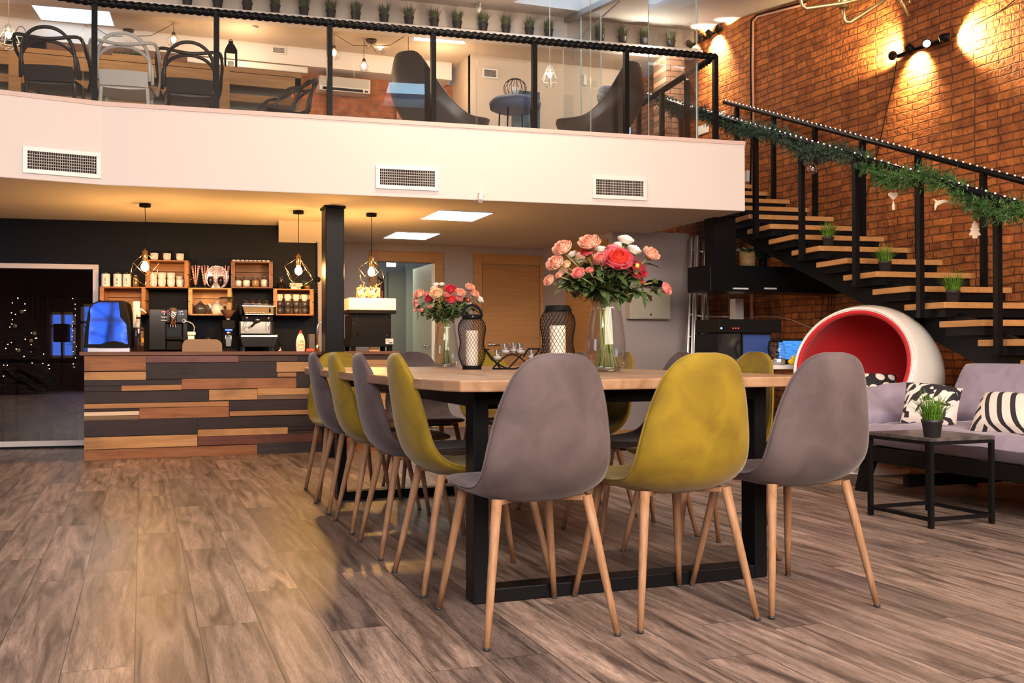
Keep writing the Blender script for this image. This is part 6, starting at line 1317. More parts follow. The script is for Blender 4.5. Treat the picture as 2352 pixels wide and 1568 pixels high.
# ---- pendant lamps
K['bulb'] = emis('warm_bulb', (1, .50, .13), 900)
def pendant(t_):
    mb = MB('blackm'); mb.lathe([(.001, 0), (.044, 0), (.045, -.002), (.045, -.026), (.001, -.026)][::-1], n=28); part('ceiling_rose', mb, t_)
    mb = MB('blackm'); mb.tube([(0, 0, -.026), (.003, 0, -.15), (-.001, 0, -.30), (0, 0, -.385)], .0028, 6); part('cable', mb, t_)
    mb = MB('brass'); mb.lathe([(.006, -.365), (.009, -.38), (.021, -.385), (.021, -.47), (.018, -.472)][::-1], n=24); part('lamp_socket', mb, t_)
    mb = MB('bulb'); mb.sphere((0, 0, -.515), .030, 16, 12, (1, 1, 1.15)); mb.lathe([(.014, -.47), (.018, -.49)][::-1], n=14); part('bulb', mb, t_)
    top = Vector((0, 0, -.40)); bot = Vector((0, 0, -.665)); u = [Vector((.118*cos(a), .118*sin(a), -.475)) for a in [2*pi*k/3+.35 for k in range(3)]]; l_ = [Vector((.118*cos(a), .118*sin(a), -.59)) for a in [2*pi*k/3+.35+pi/3 for k in range(3)]]
    mb = MB('brass'); ed = [(top, p) for p in u]+[(bot, p) for p in l_]
    for k in range(3): ed += [(u[k], l_[k]), (u[k], l_[(k-1) % 3])]
    for a, b in ed: mb.tube([a, b], .0019, 5)
    part('wire_cage', mb, t_)
PEND = [(onz(333, 468, ZC), 0, 'brass wire pendant lamp over the left part of the bar'), (onz(685.5, 484, ZC), .4, 'brass wire pendant lamp left of the black column'), (onz(853, 490, ZC), .15, 'brass wire pendant lamp right of the black column')]
series(pendant, PEND, 'pendant_lamp', 'pendant lamp', 'brass cage pendants above the bar')
# flush ceiling panels
K['panel'] = emis('panel_light', (.60, .88, 1), 4.5)
for cs, lab in ((((1002, 482), (1136, 487), (1088, 508), (966, 502)), 'square flush ceiling light panel nearer to the mezzanine edge'), (((905, 532), (1014, 535), (982, 549), (877, 547)), 'square flush ceiling light panel closer to the doors')):
    P_ = [onz(x, y, ZC) for x, y in cs]; x0_, x1_ = sum(p.x for p in (P_[0], P_[3]))/2, sum(p.x for p in (P_[1], P_[2]))/2; y0_, y1_ = (P_[0].y+P_[1].y)/2, (P_[2].y+P_[3].y)/2; y0_, y1_ = min(y0_, y1_), max(y0_, y1_)
    t_ = thing('ceiling_panel_light', lab, 'ceiling light', ((x0_+x1_)/2, (y0_+y1_)/2, ZC), 0, 'flush light panels under the mezzanine')
    mb = MB('panel'); mb.box(x0_+.012, x1_-.012, y0_+.012, y1_-.012, ZC-.004, ZC-.001); part('diffuser', mb, t_, world=True)
    mb = MB('offwhite'); [mb.box(*b_, ZC-.006, ZC-.0005) for b_ in ((x0_, x1_, y0_, y0_+.012), (x0_, x1_, y1_-.012, y1_), (x0_, x0_+.012, y0_+.012, y1_-.012), (x1_-.012, x1_, y0_+.012, y1_-.012))]; part('frame', mb, t_, world=True)
# exit light in the corridor
a, b = ony(889, 606, 12.0), ony(909, 606, 12.0); mb = MB(emis('exit_light', (.9, 1, .95), 5)); mb.box(a.x, b.x, 12.0, 12.03, a.z-.03, a.z+.025); single('corridor_lamp', 'small bright white light box hanging in the corridor', 'lamp', mb, a, world=True)
t_ = thing('corridor_shelf', 'narrow shelf with coloured items in the corridor doorway', 'shelf', (ony(877, 800, 11.4).x, 11.4, 0))
xa, xb = ony(868, 700, 11.4).x, ony(884, 700, 11.4).x; mb = MB('corrdoor'); [mb.box(xa, xb, 11.4, 11.6, z, z+.02) for z in (.3, .7, 1.05, 1.4, 1.72)]; mb.box(xa, xa+.01, 11.4, 11.6, 0, 1.75); mb.box(xb-.01, xb, 11.4, 11.6, 0, 1.75); part('shelf_frame', mb, t_, world=True)
rn = random.Random(2)
for z in (.72, 1.07, 1.42): 
    for i in range(3): c_ = rn.choice(pc); mb = MB(mat('packet', c_, .5)); x = xa+.015+i*(xb-xa-.03)/3; mb.box(x, x+(xb-xa-.04)/3.3, 11.42, 11.5, z, z+rn.uniform(.1, .25)); single('packet', '%s packet on the %s board of the corridor shelf' % (('left', 'middle', 'right')[i], {.72: 'lower', 1.07: 'middle', 1.42: 'upper'}[z]), 'packet', mb, (x, 11.42, z), 0, 'packets on the corridor shelf', world=True)
# ---- air grilles on the mezzanine face, small camera
def grille(name, label, pl, *a_, **k_):
    return grille_(name, label, lambda x, y: pl(x, y)+(EYE-pl(x, y)).normalized()*.007, *a_, **k_)
def grille_(name, label, pl, x0, x1, y0, y1, nx, nz_, th=.012, slats=False):
    """pl(px,py) gives the point on the face"""
    A = pl(x0, (y0[0]+y0[1])/2); B = pl(x1, (y1[0]+y1[1])/2); hgt = (pl(x0, y0[0]).z-pl(x0, y0[1]).z); d = B-A; d.z = 0; wd = d.length; zc0 = (pl(x0, y0[0]).z+pl(x0, y0[1]).z+pl(x1, y1[0]).z+pl(x1, y1[1]).z)/4
    t_ = thing(name, label, 'vent', (A.x, A.y, zc0-hgt/2), atan2(d.y, d.x)); f_ = hgt*.17
    mb = MB('socket'); mb.box(0, wd, -th, 0, 0, f_); mb.box(0, wd, -th, 0, hgt-f_, hgt); mb.box(0, f_, -th, 0, f_, hgt-f_); mb.box(wd-f_, wd, -th, 0, f_, hgt-f_); part('frame', mb, t_, bv=.002)
    mb = MB('blackm'); mb.box(f_, wd-f_, -.002, -.0005, f_, hgt-f_); part('dark_back', mb, t_)
    K['slat'] = K.get('slat') or mat('vent_slat', (.42, .38, .35), .5); mb = MB('slat')
    for i in range(1, nz_): z = f_+(hgt-2*f_)*i/nz_; mb.box(f_, wd-f_, -.009, -.003, z-.0022, z+.0022)
    for i in range(1, nx): x = f_+(wd-2*f_)*i/nx; mb.box(x-.0018, x+.0018, -.010, -.008, f_, hgt-f_)
    part('slats', mb, t_); return t_
fl2 = lambda px, py: onpl(px, py, flat(FB), Vector(((FB-FA).y, -(FB-FA).x, 0)).normalized())
fr2 = lambda px, py: onpl(px, py, flat(FC), Vector(fn))
grille('air_grille', 'white air grille at the left end of the mezzanine face', fl2, 51.5, 232, (334, 396), (352, 411), 30, 6)
grille('air_grille', 'white air grille in the middle of the mezzanine face', fr2, 863, 1007, (378, 433), (386, 438), 30, 6)
grille('air_grille', 'white air grille at the right end of the mezzanine face', fr2, 1360, 1485, (403, 456), (407, 461), 30, 6)
c = fr2(1100, 452); t_ = thing('security_camera', 'small white security camera under the middle of the mezzanine edge', 'camera', (c.x, c.y, c.z+.01)); mb = MB('socket'); mb.tube([(-.008, -.0, .015), (-.004, -.03, .018), (0, -.05, .0)], .004, 6); part('bracket', mb, t_); mb = MB('socket'); mb.tube([(.012, -.03, .012), (-.012, -.075, -.055)], .020, 14); part('camera_body', mb, t_)
# ================================================================ upstairs
def upd(px, py, Y): return ony(px, py, Y)
# potted grass row on the ledge
g = 'row of potted grass on the upper ledge'
rowpx = [(430, 12), (500, 18), (568, 22), (632, 28), (698, 34), (760, 40), (817, 46), (882, 52), (939, 57), (997, 60), (1050, 66), (1110, 72), (1162, 77), (1216, 82), (1260, 85), (1378, 95), (1430, 100), (1480, 105), (1541, 108)]
names_ = ['first', 'second', 'third', 'fourth', 'fifth', 'sixth', 'seventh', 'eighth', 'ninth', 'tenth', 'eleventh', 'twelfth', 'thirteenth', 'fourteenth', 'last', 'first', 'second', 'third', 'rightmost']
for i, (px, py) in enumerate(rowpx):
    p = onpl(px, py, PA+PN*.02, PN); p.z = ZL-.0135
    lab = ('%s potted grass from the left on the upper ledge, left of the glass door' % names_[i]) if i < 15 else ('%s potted grass on the upper ledge, right of the glass door' % names_[i])
    plant(1, p, lab, g, 1.25)
# wooden slatted console
YW = 9.92
zt_ = (upd(0, 105, YW).z+upd(690, 166, YW).z)/2; xa, xb = -3.4, upd(692, 166, YW).x
K['consolewood'] = wood('warm_pallet_wood', (.46, .24, .09), (.34, .165, .06), (1.2, 16, 16), .55)
t = thing('slatted_console', 'long upstairs counter of open wooden slats behind the plastic armchairs', 'counter', ((xa+xb)/2, YW, ZF))
mb = MB('consolewood'); mb.box(xa, xb, YW, YW+.45, zt_-.045, zt_); mb.box(xa, xb, YW, YW+.03, zt_-.17, zt_-.05); part('top', mb, t, world=True, bv=.003)
for px in (34, 515): x = upd(px, 150, YW).x; mb = MB('consolewood'); mb.box(x-.05, x+.05, YW-.01, YW+.08, ZF, zt_-.045); part('post', mb, t, world=True)
mb = MB('consolewood'); mb.box(xb-.06, xb, YW, YW+.08, ZF, zt_-.045); part('post', mb, t, world=True)
for z in (.28, .46, .62): mb = MB('consolewood'); mb.box(xa, xb-.06, YW+.03, YW+.06, ZF+z, ZF+z+.07); part('slat', mb, t, world=True)
mb = MB(mat('greyish_panel', (.26, .24, .20), .7)); mb.box(xa, xb-.06, YW+.30, YW+.32, ZF, zt_-.05); part('back_panel', mb, t, world=True)
# woven arm chairs with looping backs
K['plastd'] = mat('dark_brown_plastic', (.028, .022, .019), .4); K['plastw'] = mat('white_plastic_seat', (.62, .58, .54), .4)
def loop_chair(t_, mt):
    s = .455
    mb = MB(mt)
    rows = []
    for i in range(9):
        u = i/8; row = []
        for j in range(9): v = -1+2*j/8; wd = .20+.03*sin(pi*u); row.append((wd*v, -.20+.40*u, s-.02+.015*v*v-.012*sin(pi*u)*(1-v*v)))
        rows.append(row)
    mb.grid(rows); mb.grid([[(x, y, z-.03) for x, y, z in r[::-1]] for r in rows]); 
    e = [rows[0], [(x, y, z-.03) for x, y, z in rows[0]]]; mb.grid(e); e = [[(x, y, z-.03) for x, y, z in rows[-1]], rows[-1]]; mb.grid(e)
    part('seat', mb, t_)
    mb = MB(mt); mb.grid([[(x_, -.205-.035*cos(pi*x_/.5)-.06*w_, s-.03+.12*w_) for x_ in [-.20+.05*i for i in range(9)]] for w_ in (0, .5, 1)]); mb.grid([[(x_, -.215-.035*cos(pi*x_/.5)-.06*w_, s-.03+.12*w_) for x_ in [.20-.05*i for i in range(9)]] for w_ in (0, .5, 1)]); part('lower_back', mb, t_)
    for sx in (-1, 1):
        for y in (.19, -.19): mb = MB(mt); mb.tube([(sx*.19, y, s-.03), (sx*.215, y*1.25, .0)], [.018, .012], 8); part('leg', mb, t_)
    def arch(top, wd, base, yb, r): return [(wd*sin(a)*(1 if True else 0), yb-.10*cos(a)**2*0-.08*max(0, cos(a)), base+(top-base)*max(0., cos(a))**.55) for a in [-pi/2+pi*i/20 for i in range(21)]]
    hoops = []
    # outer high hoop, inner lower hoop and the wide arm band crossing them
    hoops.append([(.215*sin(a)*(1+.10*cos(a)), -.24-.10*max(0, cos(a)), s+.02+(.84-s)*max(0, cos(a))**.6) for a in [-pi/2+pi*i/24 for i in range(25)]])
    hoops.append([(.235*sin(a), -.20-.13*max(0, cos(a)), s+.0+(.745-s)*max(0, cos(a))**.5) for a in [-pi/2+pi*i/24 for i in range(25)]])
    arm = [(-.24, .16, s-.01), (-.275, .10, s+.10), (-.28, 0, s+.20), (-.285, -.15, s+.245), (-.27, -.27, s+.33), (-.22, -.325, s+.335), (-.1, -.35, s+.31), (0, -.355, s+.30), (.1, -.35, s+.31), (.22, -.325, s+.335), (.27, -.27, s+.33), (.285, -.15, s+.245), (.28, 0, s+.20), (.275, .10, s+.10), (.24, .16, s-.01)]
    A = []
    for i in range(len(arm)-1):
        p0, p1, p2, p3 = [Vector(arm[k]) for k in (max(i-1, 0), i, i+1, min(i+2, len(arm)-1))]
        for u in (0, .33, .67): A.append(.5*((2*p1)+(-p0+p2)*u+(2*p0-5*p1+4*p2-p3)*u*u+(-p0+3*p1-3*p2+p3)*u**3))
    A.append(Vector(arm[-1])); hoops.append(A)
    for nm, h_ in zip(('outer_hoop', 'inner_hoop', 'arm_hoop'), hoops): mb = MB(mt); mb.tube(h_, .0155, 8); part(nm, mb, t_)
YCH = 8.85
def chx(px, D): return ond(px, 150, D)
Rd = None; gl_ = 'loop back armchairs upstairs'
for px, D, rz, mt, lab in ((128, 8.35, -.15, 'plastd', 'dark plastic armchair with looping hoop back, leftmost upstairs'), (436, 8.75, -.05, 'plastd', 'dark plastic armchair with looping hoop back, right of the white one upstairs'), (292, 8.5, -.1, 'plastw', 'white plastic armchair with looping hoop back upstairs')):
    p = ond(px, 150, D); p.z = ZF+.0
    if mt == 'plastd' and Rd: o = dup(Rd, p, rz, lab, gl_, .95); continue
    o = thing('hoop_back_chair', lab, 'chair', p, rz, gl_); o.scale = (.95,)*3; loop_chair(o, mt)
    if mt == 'plastd': Rd = o
p = ond(640, 200, 9.35); p.z = ZF; dup(Rd, p, pi/2+.25, 'dark plastic armchair seen from its side, at the right end of the slatted counter', gl_, .92)
# black metal lantern, tray and planter on the console
c = upd(530, 152, YW+.15); c.z = zt_; t = thing('metal_lantern', 'black house shaped lantern with white candle on the slatted counter', 'lantern', c)
h_ = upd(530, 92, YW+.15).z-zt_; w_ = .052
mb = MB('blackm'); [mb.box(x-.006, x+.006, y-.006, y+.006, 0, h_*.62) for x in (-w_, w_) for y in (-w_, w_)]; mb.box(-w_, w_, -w_, w_, 0, .012); mb.box(-w_-.004, w_+.004, -w_-.004, w_+.004, h_*.62, h_*.66)
for a, b, z0_, z1_ in ((w_+.002, .03, h_*.66, h_*.84), (.022, .02, h_*.84, h_*.96)): mb.add([(-a, -a, z0_), (a, -a, z0_), (a, a, z0_), (-a, a, z0_), (-b, -b, z1_), (b, -b, z1_), (b, b, z1_), (-b, b, z1_)], [(0, 3, 2, 1), (4, 5, 6, 7), (0, 1, 5, 4), (1, 2, 6, 5), (2, 3, 7, 6), (3, 0, 4, 7)])
mb.tube([(.018*cos(a), 0, h_*.96+.018*sin(a)) for a in [pi*i/8 for i in range(9)]], .003, 5); part('frame', mb, t); mb = MB('candle'); mb.lathe([(.028, .013), (.028, h_*.30), (.001, h_*.30)], n=18); part('candle', mb, t)
c = upd(300, 128, YW+.15); c.z = zt_; t = thing('planter_box', 'low dark planter with grassy plant behind the white hoop chair', 'potted plant', c); mb = MB('consolewood'); mb.box(-.16, .16, -.05, .05, 0, .05); part('box', mb, t); mb = MB('grassd'); rn = random.Random(6)
for i in range(150): x = rn.uniform(-.14, .14); a = rn.random()*6.3; leaf(mb, (x, 0, .05), (cos(a), sin(a)*.5, rn.uniform(.6, 3)), rn.uniform(.04, .08), .003, rn)
part('leaves', mb, t)
c = upd(62, 104, YW+.12); c.z = zt_; t = thing('storage_basket', 'dark low basket with wire handle on the slatted counter at far left', 'basket', c); mb = MB('blackm'); [mb.box(*b_, 0, .10) for b_ in ((-.16, .16, -.08, -.07), (-.16, .16, .07, .08), (-.16, -.15, -.07, .07), (.15, .16, -.07, .07))]; mb.box(-.16, .16, -.08, .08, 0, .008); part('basket_body', mb, t); mb = MB('blackm'); mb.tube([(-.05+.05*cos(a), 0, .10+.12*sin(a)) for a in [pi*i/10 for i in range(11)]], .003, 5); part('handle', mb, t)
# air conditioner and long white unit
YA = YK+.10
a = upd(733, 172, YA); b = upd(851, 216, YA); t = thing('air_conditioner', 'white wall mounted air conditioner on the upstairs brick wall', 'air conditioner', ((a.x+b.x)/2, YK+.30, b.z))
K['acw'] = mat('ac_white', (.62, .58, .54), .4)
mb = MB('acw'); mb.box(a.x, b.x, YA, YK+.30, b.z, a.z); part('casing', mb, t, world=True, bv=.012); h_ = a.z-b.z; mb = MB('slat'); mb.box(a.x+.01, b.x-.02, YA-.004, YA, b.z+h_*.34, a.z-h_*.06); part('front_panel', mb, t, world=True) if 'slat' in K else None
mb = MB('blackm'); mb.box(a.x+.04, b.x-.09, YA-.003, YA, b.z+h_*.06, b.z+h_*.24); mb.box(b.x-.07, b.x-.03, YA-.003, YA, b.z+h_*.08, b.z+h_*.2); part('air_outlet', mb, t, world=True)
a = upd(560, 150, YK-.10); b = upd(707, 168, YK-.10); t = thing('projector_screen', 'long slim white roller case fixed below the upstairs bulkhead', 'roller case', ((a.x+b.x)/2, YK-.05, b.z)); mb = MB('acw'); mb.box(a.x-.6, b.x, YK-.10, YK-.01, b.z, b.z+.07); part('case', mb, t, world=True, bv=.01); mb = MB('redtext'); mb.box(b.x-.05, b.x-.015, YK-.101, YK-.10, b.z+.045, b.z+.05); part('red_mark', mb, t, 'small red mark', world=True)
# vents, alarm and plates upstairs
grille('air_grille', 'small air grille on the white upstairs bulkhead', lambda x, y: upd(x, y, YK-.001), 624, 656, (107, 124), (108, 125), 2, 6)
grille('air_grille', 'small air grille on the beige upstairs wall', lambda x, y: upd(x, y, 11.049), 1108, 1143, (157, 180), (158, 181), 2, 7)
c = onz(586, 63, ZL-.02); mb = MB('socket'); mb.lathe([(.001, -.022), (.030, -.02), (.034, -.004), (.034, 0)], n=20); single('smoke_detector', 'small white smoke detector on the upstairs ceiling', 'smoke detector', mb, (c.x, c.y, ZL-.011))
mb = MB('socket'); a = upd(1340, 172, 11.0); mb.box(a.x, a.x+.045, 10.99, 11.05, a.z-.12, a.z); single('wall_switch', 'white double switch plate on the upstairs wall', 'switch', mb, (a.x, 11.0, a.z-.1), world=True)
# egg chairs
K['egg'] = mat('brown_grey_leather', (.055, .043, .040), .38)
def egg(t_):
    P = []; n = 44; m_ = 20
    # half shell wrapping a seat: high hood behind (y<0), low lip in front
    for i in range(m_+1):
        v = i/m_; row = []
        for k in range(n+1):
            a = -pi*.98+2*pi*.98*k/n*1.0; back = (1-cos(a-pi))/2; back = (1+cos(a))/2       # 1 at the back, 0 in front
            q_ = min(1, max(0, (2.15-abs(a))/1.15)); q_ = q_*q_*(3-2*q_); top = .41+.64*q_-.05*(a/1.3)**2*q_+.06*max(0, (abs(a)-2.3)/.85); z = .14+(top-.14)*v**.9
            r = (.10+.30*sin(min(1, v*1.5)*pi/2))*(1-.20*q_*max(0, (v-.5)/.5)**2)+.10*(1-q_)*v
            wob = 0
            row.append((sin(a)*r, -cos(a)*r-.06*q_*v, z))
        P.append(row)
    mb = MB('egg'); mb.grid(P); o = part('shell', mb, t_); sd = o.modifiers.new('solid', 'SOLIDIFY'); sd.thickness = .035; sd.offset = 0
    ss = o.modifiers.new('subd', 'SUBSURF'); ss.levels = 1; ss.render_levels = 1
    mb = MB('egg'); mb.sphere((0, .04, .36), .27, 20, 10, (1, 1, .28)); part('seat_cushion', mb, t_)
    mb = MB('steelbrush'); mb.lathe([(.26, 0), (.26, .01), (.03, .03), (.025, .20), (.001, .2)], n=24); part('swivel_base', mb, t_)
p = ond(1003, 250, 9.75); p.z = ZF; e1 = thing('egg_chair', 'dark leather egg chair facing right behind the balcony glass', 'egg chair', p, -pi/2-.15, 'leather egg chairs upstairs'); egg(e1); e1.scale = (1.02,)*3
p = ond(1385, 250, 9.6); p.z = ZF; dup(e1, p, pi/2-.35, 'dark leather egg chair facing left, nearer to the stairs', 'leather egg chairs upstairs', .90).rotation_euler.x = .0
K['dots2'] = mat('patterned_pillow', (.45, .43, .45), .7, noise=.8, nscale=18)
p = ond(1398, 225, 9.6); mb = MB('dots2'); mb.sphere((0, 0, 0), .15, 16, 10, (1, .35, .8)); single('cushion', 'patterned pillow inside the right egg chair', 'cushion', mb, p, .3)
# round blue grey table with wire bowl
K['bluegrey'] = mat('blue_grey_fabric', (.10, .13, .22), .6); p = ond(1183, 250, 9.95); p.z = ZF
t = thing('round_ottoman', 'round blue padded table between the two egg chairs', 'ottoman', p); zt2 = ond(1183, 228, 9.95).z-ZF
mb = MB('bluegrey'); mb.lathe([(.20, zt2-.12), (.25, zt2-.10), (.26, zt2-.04), (.22, zt2), (.001, zt2+.005)], n=32); part('padded_top', mb, t)
for k in range(4): a = pi/4+pi/2*k; mb = MB('blackm'); mb.tube([(.17*cos(a), .17*sin(a), zt2-.11), (.20*cos(a), .20*sin(a), 0)], .008, 6); part('leg', mb, t)
t = thing('wire_bowl', 'round black wire basket holding a white candle on the blue ottoman', 'basket', p+Vector((0, 0, zt2+.007)))
mb = MB('blackm')
for k in range(7): a = pi*k/7; mb.tube([(.115*cos(b_)*cos(a), .115*cos(b_)*sin(a), .10+.10*sin(b_)) for b_ in [2*pi*i/20 for i in range(20)]], .0028, 5, closed=True)
part('wire_ball', mb, t); mb = MB('paperw'); mb.lathe([(.035, .0), (.035, .11), (.001, .11)], n=18); part('candle', mb, t)
mb = MB(mat('teal_picture', (.035, .07, .10), .5, noise=.7, nscale=9)); a = upd(1178, 206, 10.99); b = upd(1240, 206, 10.99); mb.box(a.x, b.x, 10.99, 11.03, ZF, a.z); single('dark_picture', 'dark teal picture board standing against the beige upstairs wall', 'picture', mb, ((a.x+b.x)/2, 11, ZF), world=True)
mb = MB(mat('brown_print', (.30, .13, .06), .6, noise=.7, nscale=7)); a = upd(912, 232, YK+.2); b = upd(966, 232, YK+.2); mb.box(a.x, b.x, YK+.22, YK+.25, ZF, a.z); single('abstract_picture', 'reddish brown picture leaning behind the left egg chair', 'picture', mb, ((a.x+b.x)/2, YK+.2, ZF), world=True)
# hanging lamps upstairs
K['bulb2'] = emis('filament_bulb', (1, .62, .28), 60); K['whitewire'] = mat('white_wire', (.85, .80, .74), .4); K['darkwire'] = mat('bronze_wire', (.06, .04, .03), .4, .5)
def cage_white(t_):
    L_ = t_['drop']; mb = MB('socket'); mb.lathe([(.03, -.01), (.03, 0)], n=18); mb.tube([(0, 0, -.01), (0, 0, -L_)], .003, 5); part('cable', mb, t_)
    mb = MB('whitewire'); r0_, r1_, r2_ = .022, .088, .040; z0_, z1_, z2_ = -L_, -L_-.15, -L_-.205; n = 6
    for k in range(n):
        a = 2*pi*k/n; b_ = 2*pi*(k+1)/n; q = lambda r, z, a_: (r*cos(a_), r*sin(a_), z)
        mb.tube([q(r0_, z0_, a), q(r1_*.55, z0_-.06, a), q(r1_, z1_, a), q(r2_, z2_, a)], .0042, 5)
        for r, z in ((r1_*.55, z0_-.06), (r1_, z1_), (r2_, z2_)): mb.tube([q(r, z, a), q(r, z, b_)], .0042, 5)
    part('wire_cage', mb, t_); mb = MB('socket'); mb.lathe([(.016, z0_-.04), (.020, z0_), (.006, z0_+.015)], n=14); part('lamp_socket', mb, t_); mb = MB('bulb2'); mb.sphere((0, 0, z0_-.085), .022, 12, 8, (1, 1, 1.4)); part('bulb', mb, t_)
for px, py, D, lab in ((20, 58, 8.6, 'white wire cage pendant lamp at the far left upstairs'), (1263, 152, 10.0, 'white wire cage pendant lamp between the egg chairs')):
    p = ond(px, py, D); top = ZL-.012 if p.y > 10.4 else zc(p.y); t = bpy.data.objects.new('x', None); bpy.data.objects.remove(t); t = thing('wire_cage_lamp', lab, 'pendant lamp', (p.x, p.y, top), 0, 'white wire cage lamps upstairs'); t['drop'] = top-p.z; cage_white(t); del t['drop']
def spider(hub, label, lamps, D):
    h_ = ond(hub[0], hub[1], D); h_.z = ZL-.011; t = thing('spider_lamp', label, 'ceiling lamp', h_)
    mb = MB('darkwire'); mb.lathe([(.001, -.035), (.055, -.03), (.06, 0)], n=24); part('ceiling_rose', mb, t)
    for k, (hx, hy, bx2, by2, kind) in enumerate(lamps):
        b_ = ond(bx2, by2, D+.25*((k % 3)-1)); hk = Vector((b_.x, b_.y, ZL-.012))-h_; b_ = b_-h_
        mb = MB('darkwire'); mid = hk*.5+Vector((0, 0, -.10)); mb.tube([(0, 0, -.03), hk*.12+Vector((0, 0, -.075)), mid, hk*.85+Vector((0, 0, -.04)), hk+Vector((0, 0, -.008)), Vector((b_.x, b_.y, b_.z+.05))], .0035, 5); part('cable', mb, t)
        mb = MB('darkwire'); mb.lathe([(.018, b_.z+.02), (.020, b_.z+.045), (.006, b_.z+.06)], (b_.x, b_.y, 0), 14)
        for q in range(6):
            a = 2*pi*q/6; R_ = .075 if kind else .05; mb.tube([(b_.x+.018*cos(a), b_.y+.018*sin(a), b_.z+.03), (b_.x+R_*cos(a), b_.y+R_*sin(a), b_.z-.035), (b_.x+R_*.55*cos(a), b_.y+R_*.55*sin(a), b_.z-.095)], .0016, 4)
        mb.tube([(b_.x+.05*cos(a), b_.y+.05*sin(a), b_.z-.085) for a in [2*pi*q/14 for q in range(14)]], .0016, 4, closed=True); pl = part('cage_shade', mb, t); mb = MB('bulb2'); mb.sphere((b_.x, b_.y, b_.z-.024), .025, 12, 8, (1, 1, 1.4)); part('bulb', mb, pl)
spider((295, 24), 'dark spider ceiling lamp with four caged bulbs, above the hoop chairs', [(0, 0, 204, 40, 1), (0, 0, 295, 98, 0), (0, 0, 380, 55, 1), (0, 0, 399, 86, 1)], 10.75)
spider((853, 82), 'dark spider ceiling lamp with caged bulbs, near the air conditioner', [(0, 0, 767, 116, 1), (0, 0, 836, 146, 0), (0, 0, 873, 103, 1), (0, 0, 938, 150, 1)], 11.1)
for p_ in ((-2.0, 10.9), (1.0, 11.0), (3.2, 10.9)): light('POINT', 'upstairs_glow', (p_[0], p_[1], 4.0), 16, (1, .66, .36), .08)
light('POINT', 'upstairs_glow', (-.3, 9.3, 4.05), 14, (1, .72, .48), .08); light('POINT', 'upstairs_glow', (3.3, 9.4, 4.05), 18, (1, .72, .48), .08)
light('POINT', 'landing_glow', (5.4, 10.0, 4.2), 30, (1, .86, .66), .06)
c = ond(1097, 27, 10.6); mb = MB('socket'); mb.tube([c, c+Vector((.03, 0, .05))], .022, 12); mb.tube([c+Vector((.03, 0, .05)), (c.x+.03, c.y, zc(c.y)+.001)], .008, 6); single('spotlight', 'small white ceiling camera above the plant ledge', 'camera', mb, c, world=True)
# bright tube at the end of the partition
a = upd(1526, 215, 10.35); K['tube'] = emis('white_tube', (.85, 1, .95), 3.5); mb = MB('tube'); mb.box(a.x-.022, a.x+.012, 10.33, 10.36, ZF, 4.30); single('light_tube', 'vertical white light strip beside the pale brick pier', 'light strip', mb, (a.x, 10.34, ZF), world=True)
# ---- wall spotlights on the brick wall
def wallpt(px, py, off=0.):
    n = Vector((-1, -.066, 0)).normalized(); return onpl(px, py, Vector((6.15, 9, 0))+n*off, n)
WN = Vector((-1, -.066, 0)).normalized(); WT = Vector((.066, -1, 0)).normalized()
K['spotlens'] = emis('spot_lens', (1, .86, .62), 60)
def spotbar(name, label, A, B, heads, energy):
    energy *= 5.5
    t = thing(name, label, 'wall lamp', (A+B)/2); mb = MB('blackm'); mb.beam(A, B, .03, .03); part('bar', mb, t, world=True, bv=.003)
    for (f, d, em) in heads:
        c = A.lerp(B, f)+WN*.05; d = Vector(d).normalized(); T_ = d.to_track_quat('Z', 'Y').to_matrix(); mb = MB('blackm'); mb.lathe([(.012, -.05), (.030, -.045), (.036, -.01), (.038, .035), (.034, .037), (.030, .02), (.001, .018)], c, 18, T_); mb.tube([A.lerp(B, f), c], .008, 6); h_ = part('spot_head', mb, t, world=True)
        mb = MB('spotlens'); mb.lathe([(.001, .022), (.029, .022)], c, 16, T_); part('lens', mb, h_, world=True)
        light('SPOT', 'wall_spot', c+d*.045, em*energy, (1, .68, .30), .02, None, c+d, 115, .6)
A = wallpt(2060, 130, .06); B = wallpt(2182, 88, .06)
spotbar('spot_bar', 'black bar of spotlights on the brick wall above the stairs', A, B, [(0, WT*-.7-WN*.75+Vector((0, 0, .55)), 1.0), (.35, -WN*.95+WT*-.1+Vector((0, 0, -.75)), 1.0), (.66, WN*1.0+Vector((-.25, -1.2, -.2)), .12), (1.0, WT*1.0-WN*.75+Vector((0, 0, -.05)), 1.1)], 42)
A = wallpt(1592, 103, .06); B = wallpt(1658, 68, .06)
spotbar('spot_bar', 'black bar of spotlights on the brick wall high at the landing', A, B, [(0, WT*-.3-WN*.8+Vector((0, 0, -.5)), .8), (.4, -WN*.3+Vector((0, 0, 1)), .9), (.7, -WN*.8+Vector((0, 0, -.7)), 1.2), (1.0, -WN*.3+WT*.4+Vector((0, 0, .9)), 1.3)], 52)
t = thing('hanging_cable', 'thin cable running down the brick wall from the spotlight bar', 'cable', wallpt(2057, 135, .01)); mb = MB('blackm'); mb.tube([wallpt(2060, 133, .02), wallpt(2052, 190, .012), wallpt(2035, 260, .012), wallpt(2018, 340, .012), wallpt(1996, 430, .012), wallpt(1974, 497, .012)], .004, 6); part('cable_down', mb, t, world=True); mb = MB('blackm'); mb.tube([wallpt(2182, 88, .02), wallpt(2230, 62, .012), wallpt(2300, 25, .012), wallpt(2350, -15, .012)], .004, 6); part('cable_up', mb, t, world=True)
t = thing('wall_conduit', 'bundle of pipes and cables down the brick wall below the ceiling corner', 'pipe', wallpt(1724, 440, .01))
K['copper'] = mat('pinkish_pipe', (.42, .22, .17), .45)
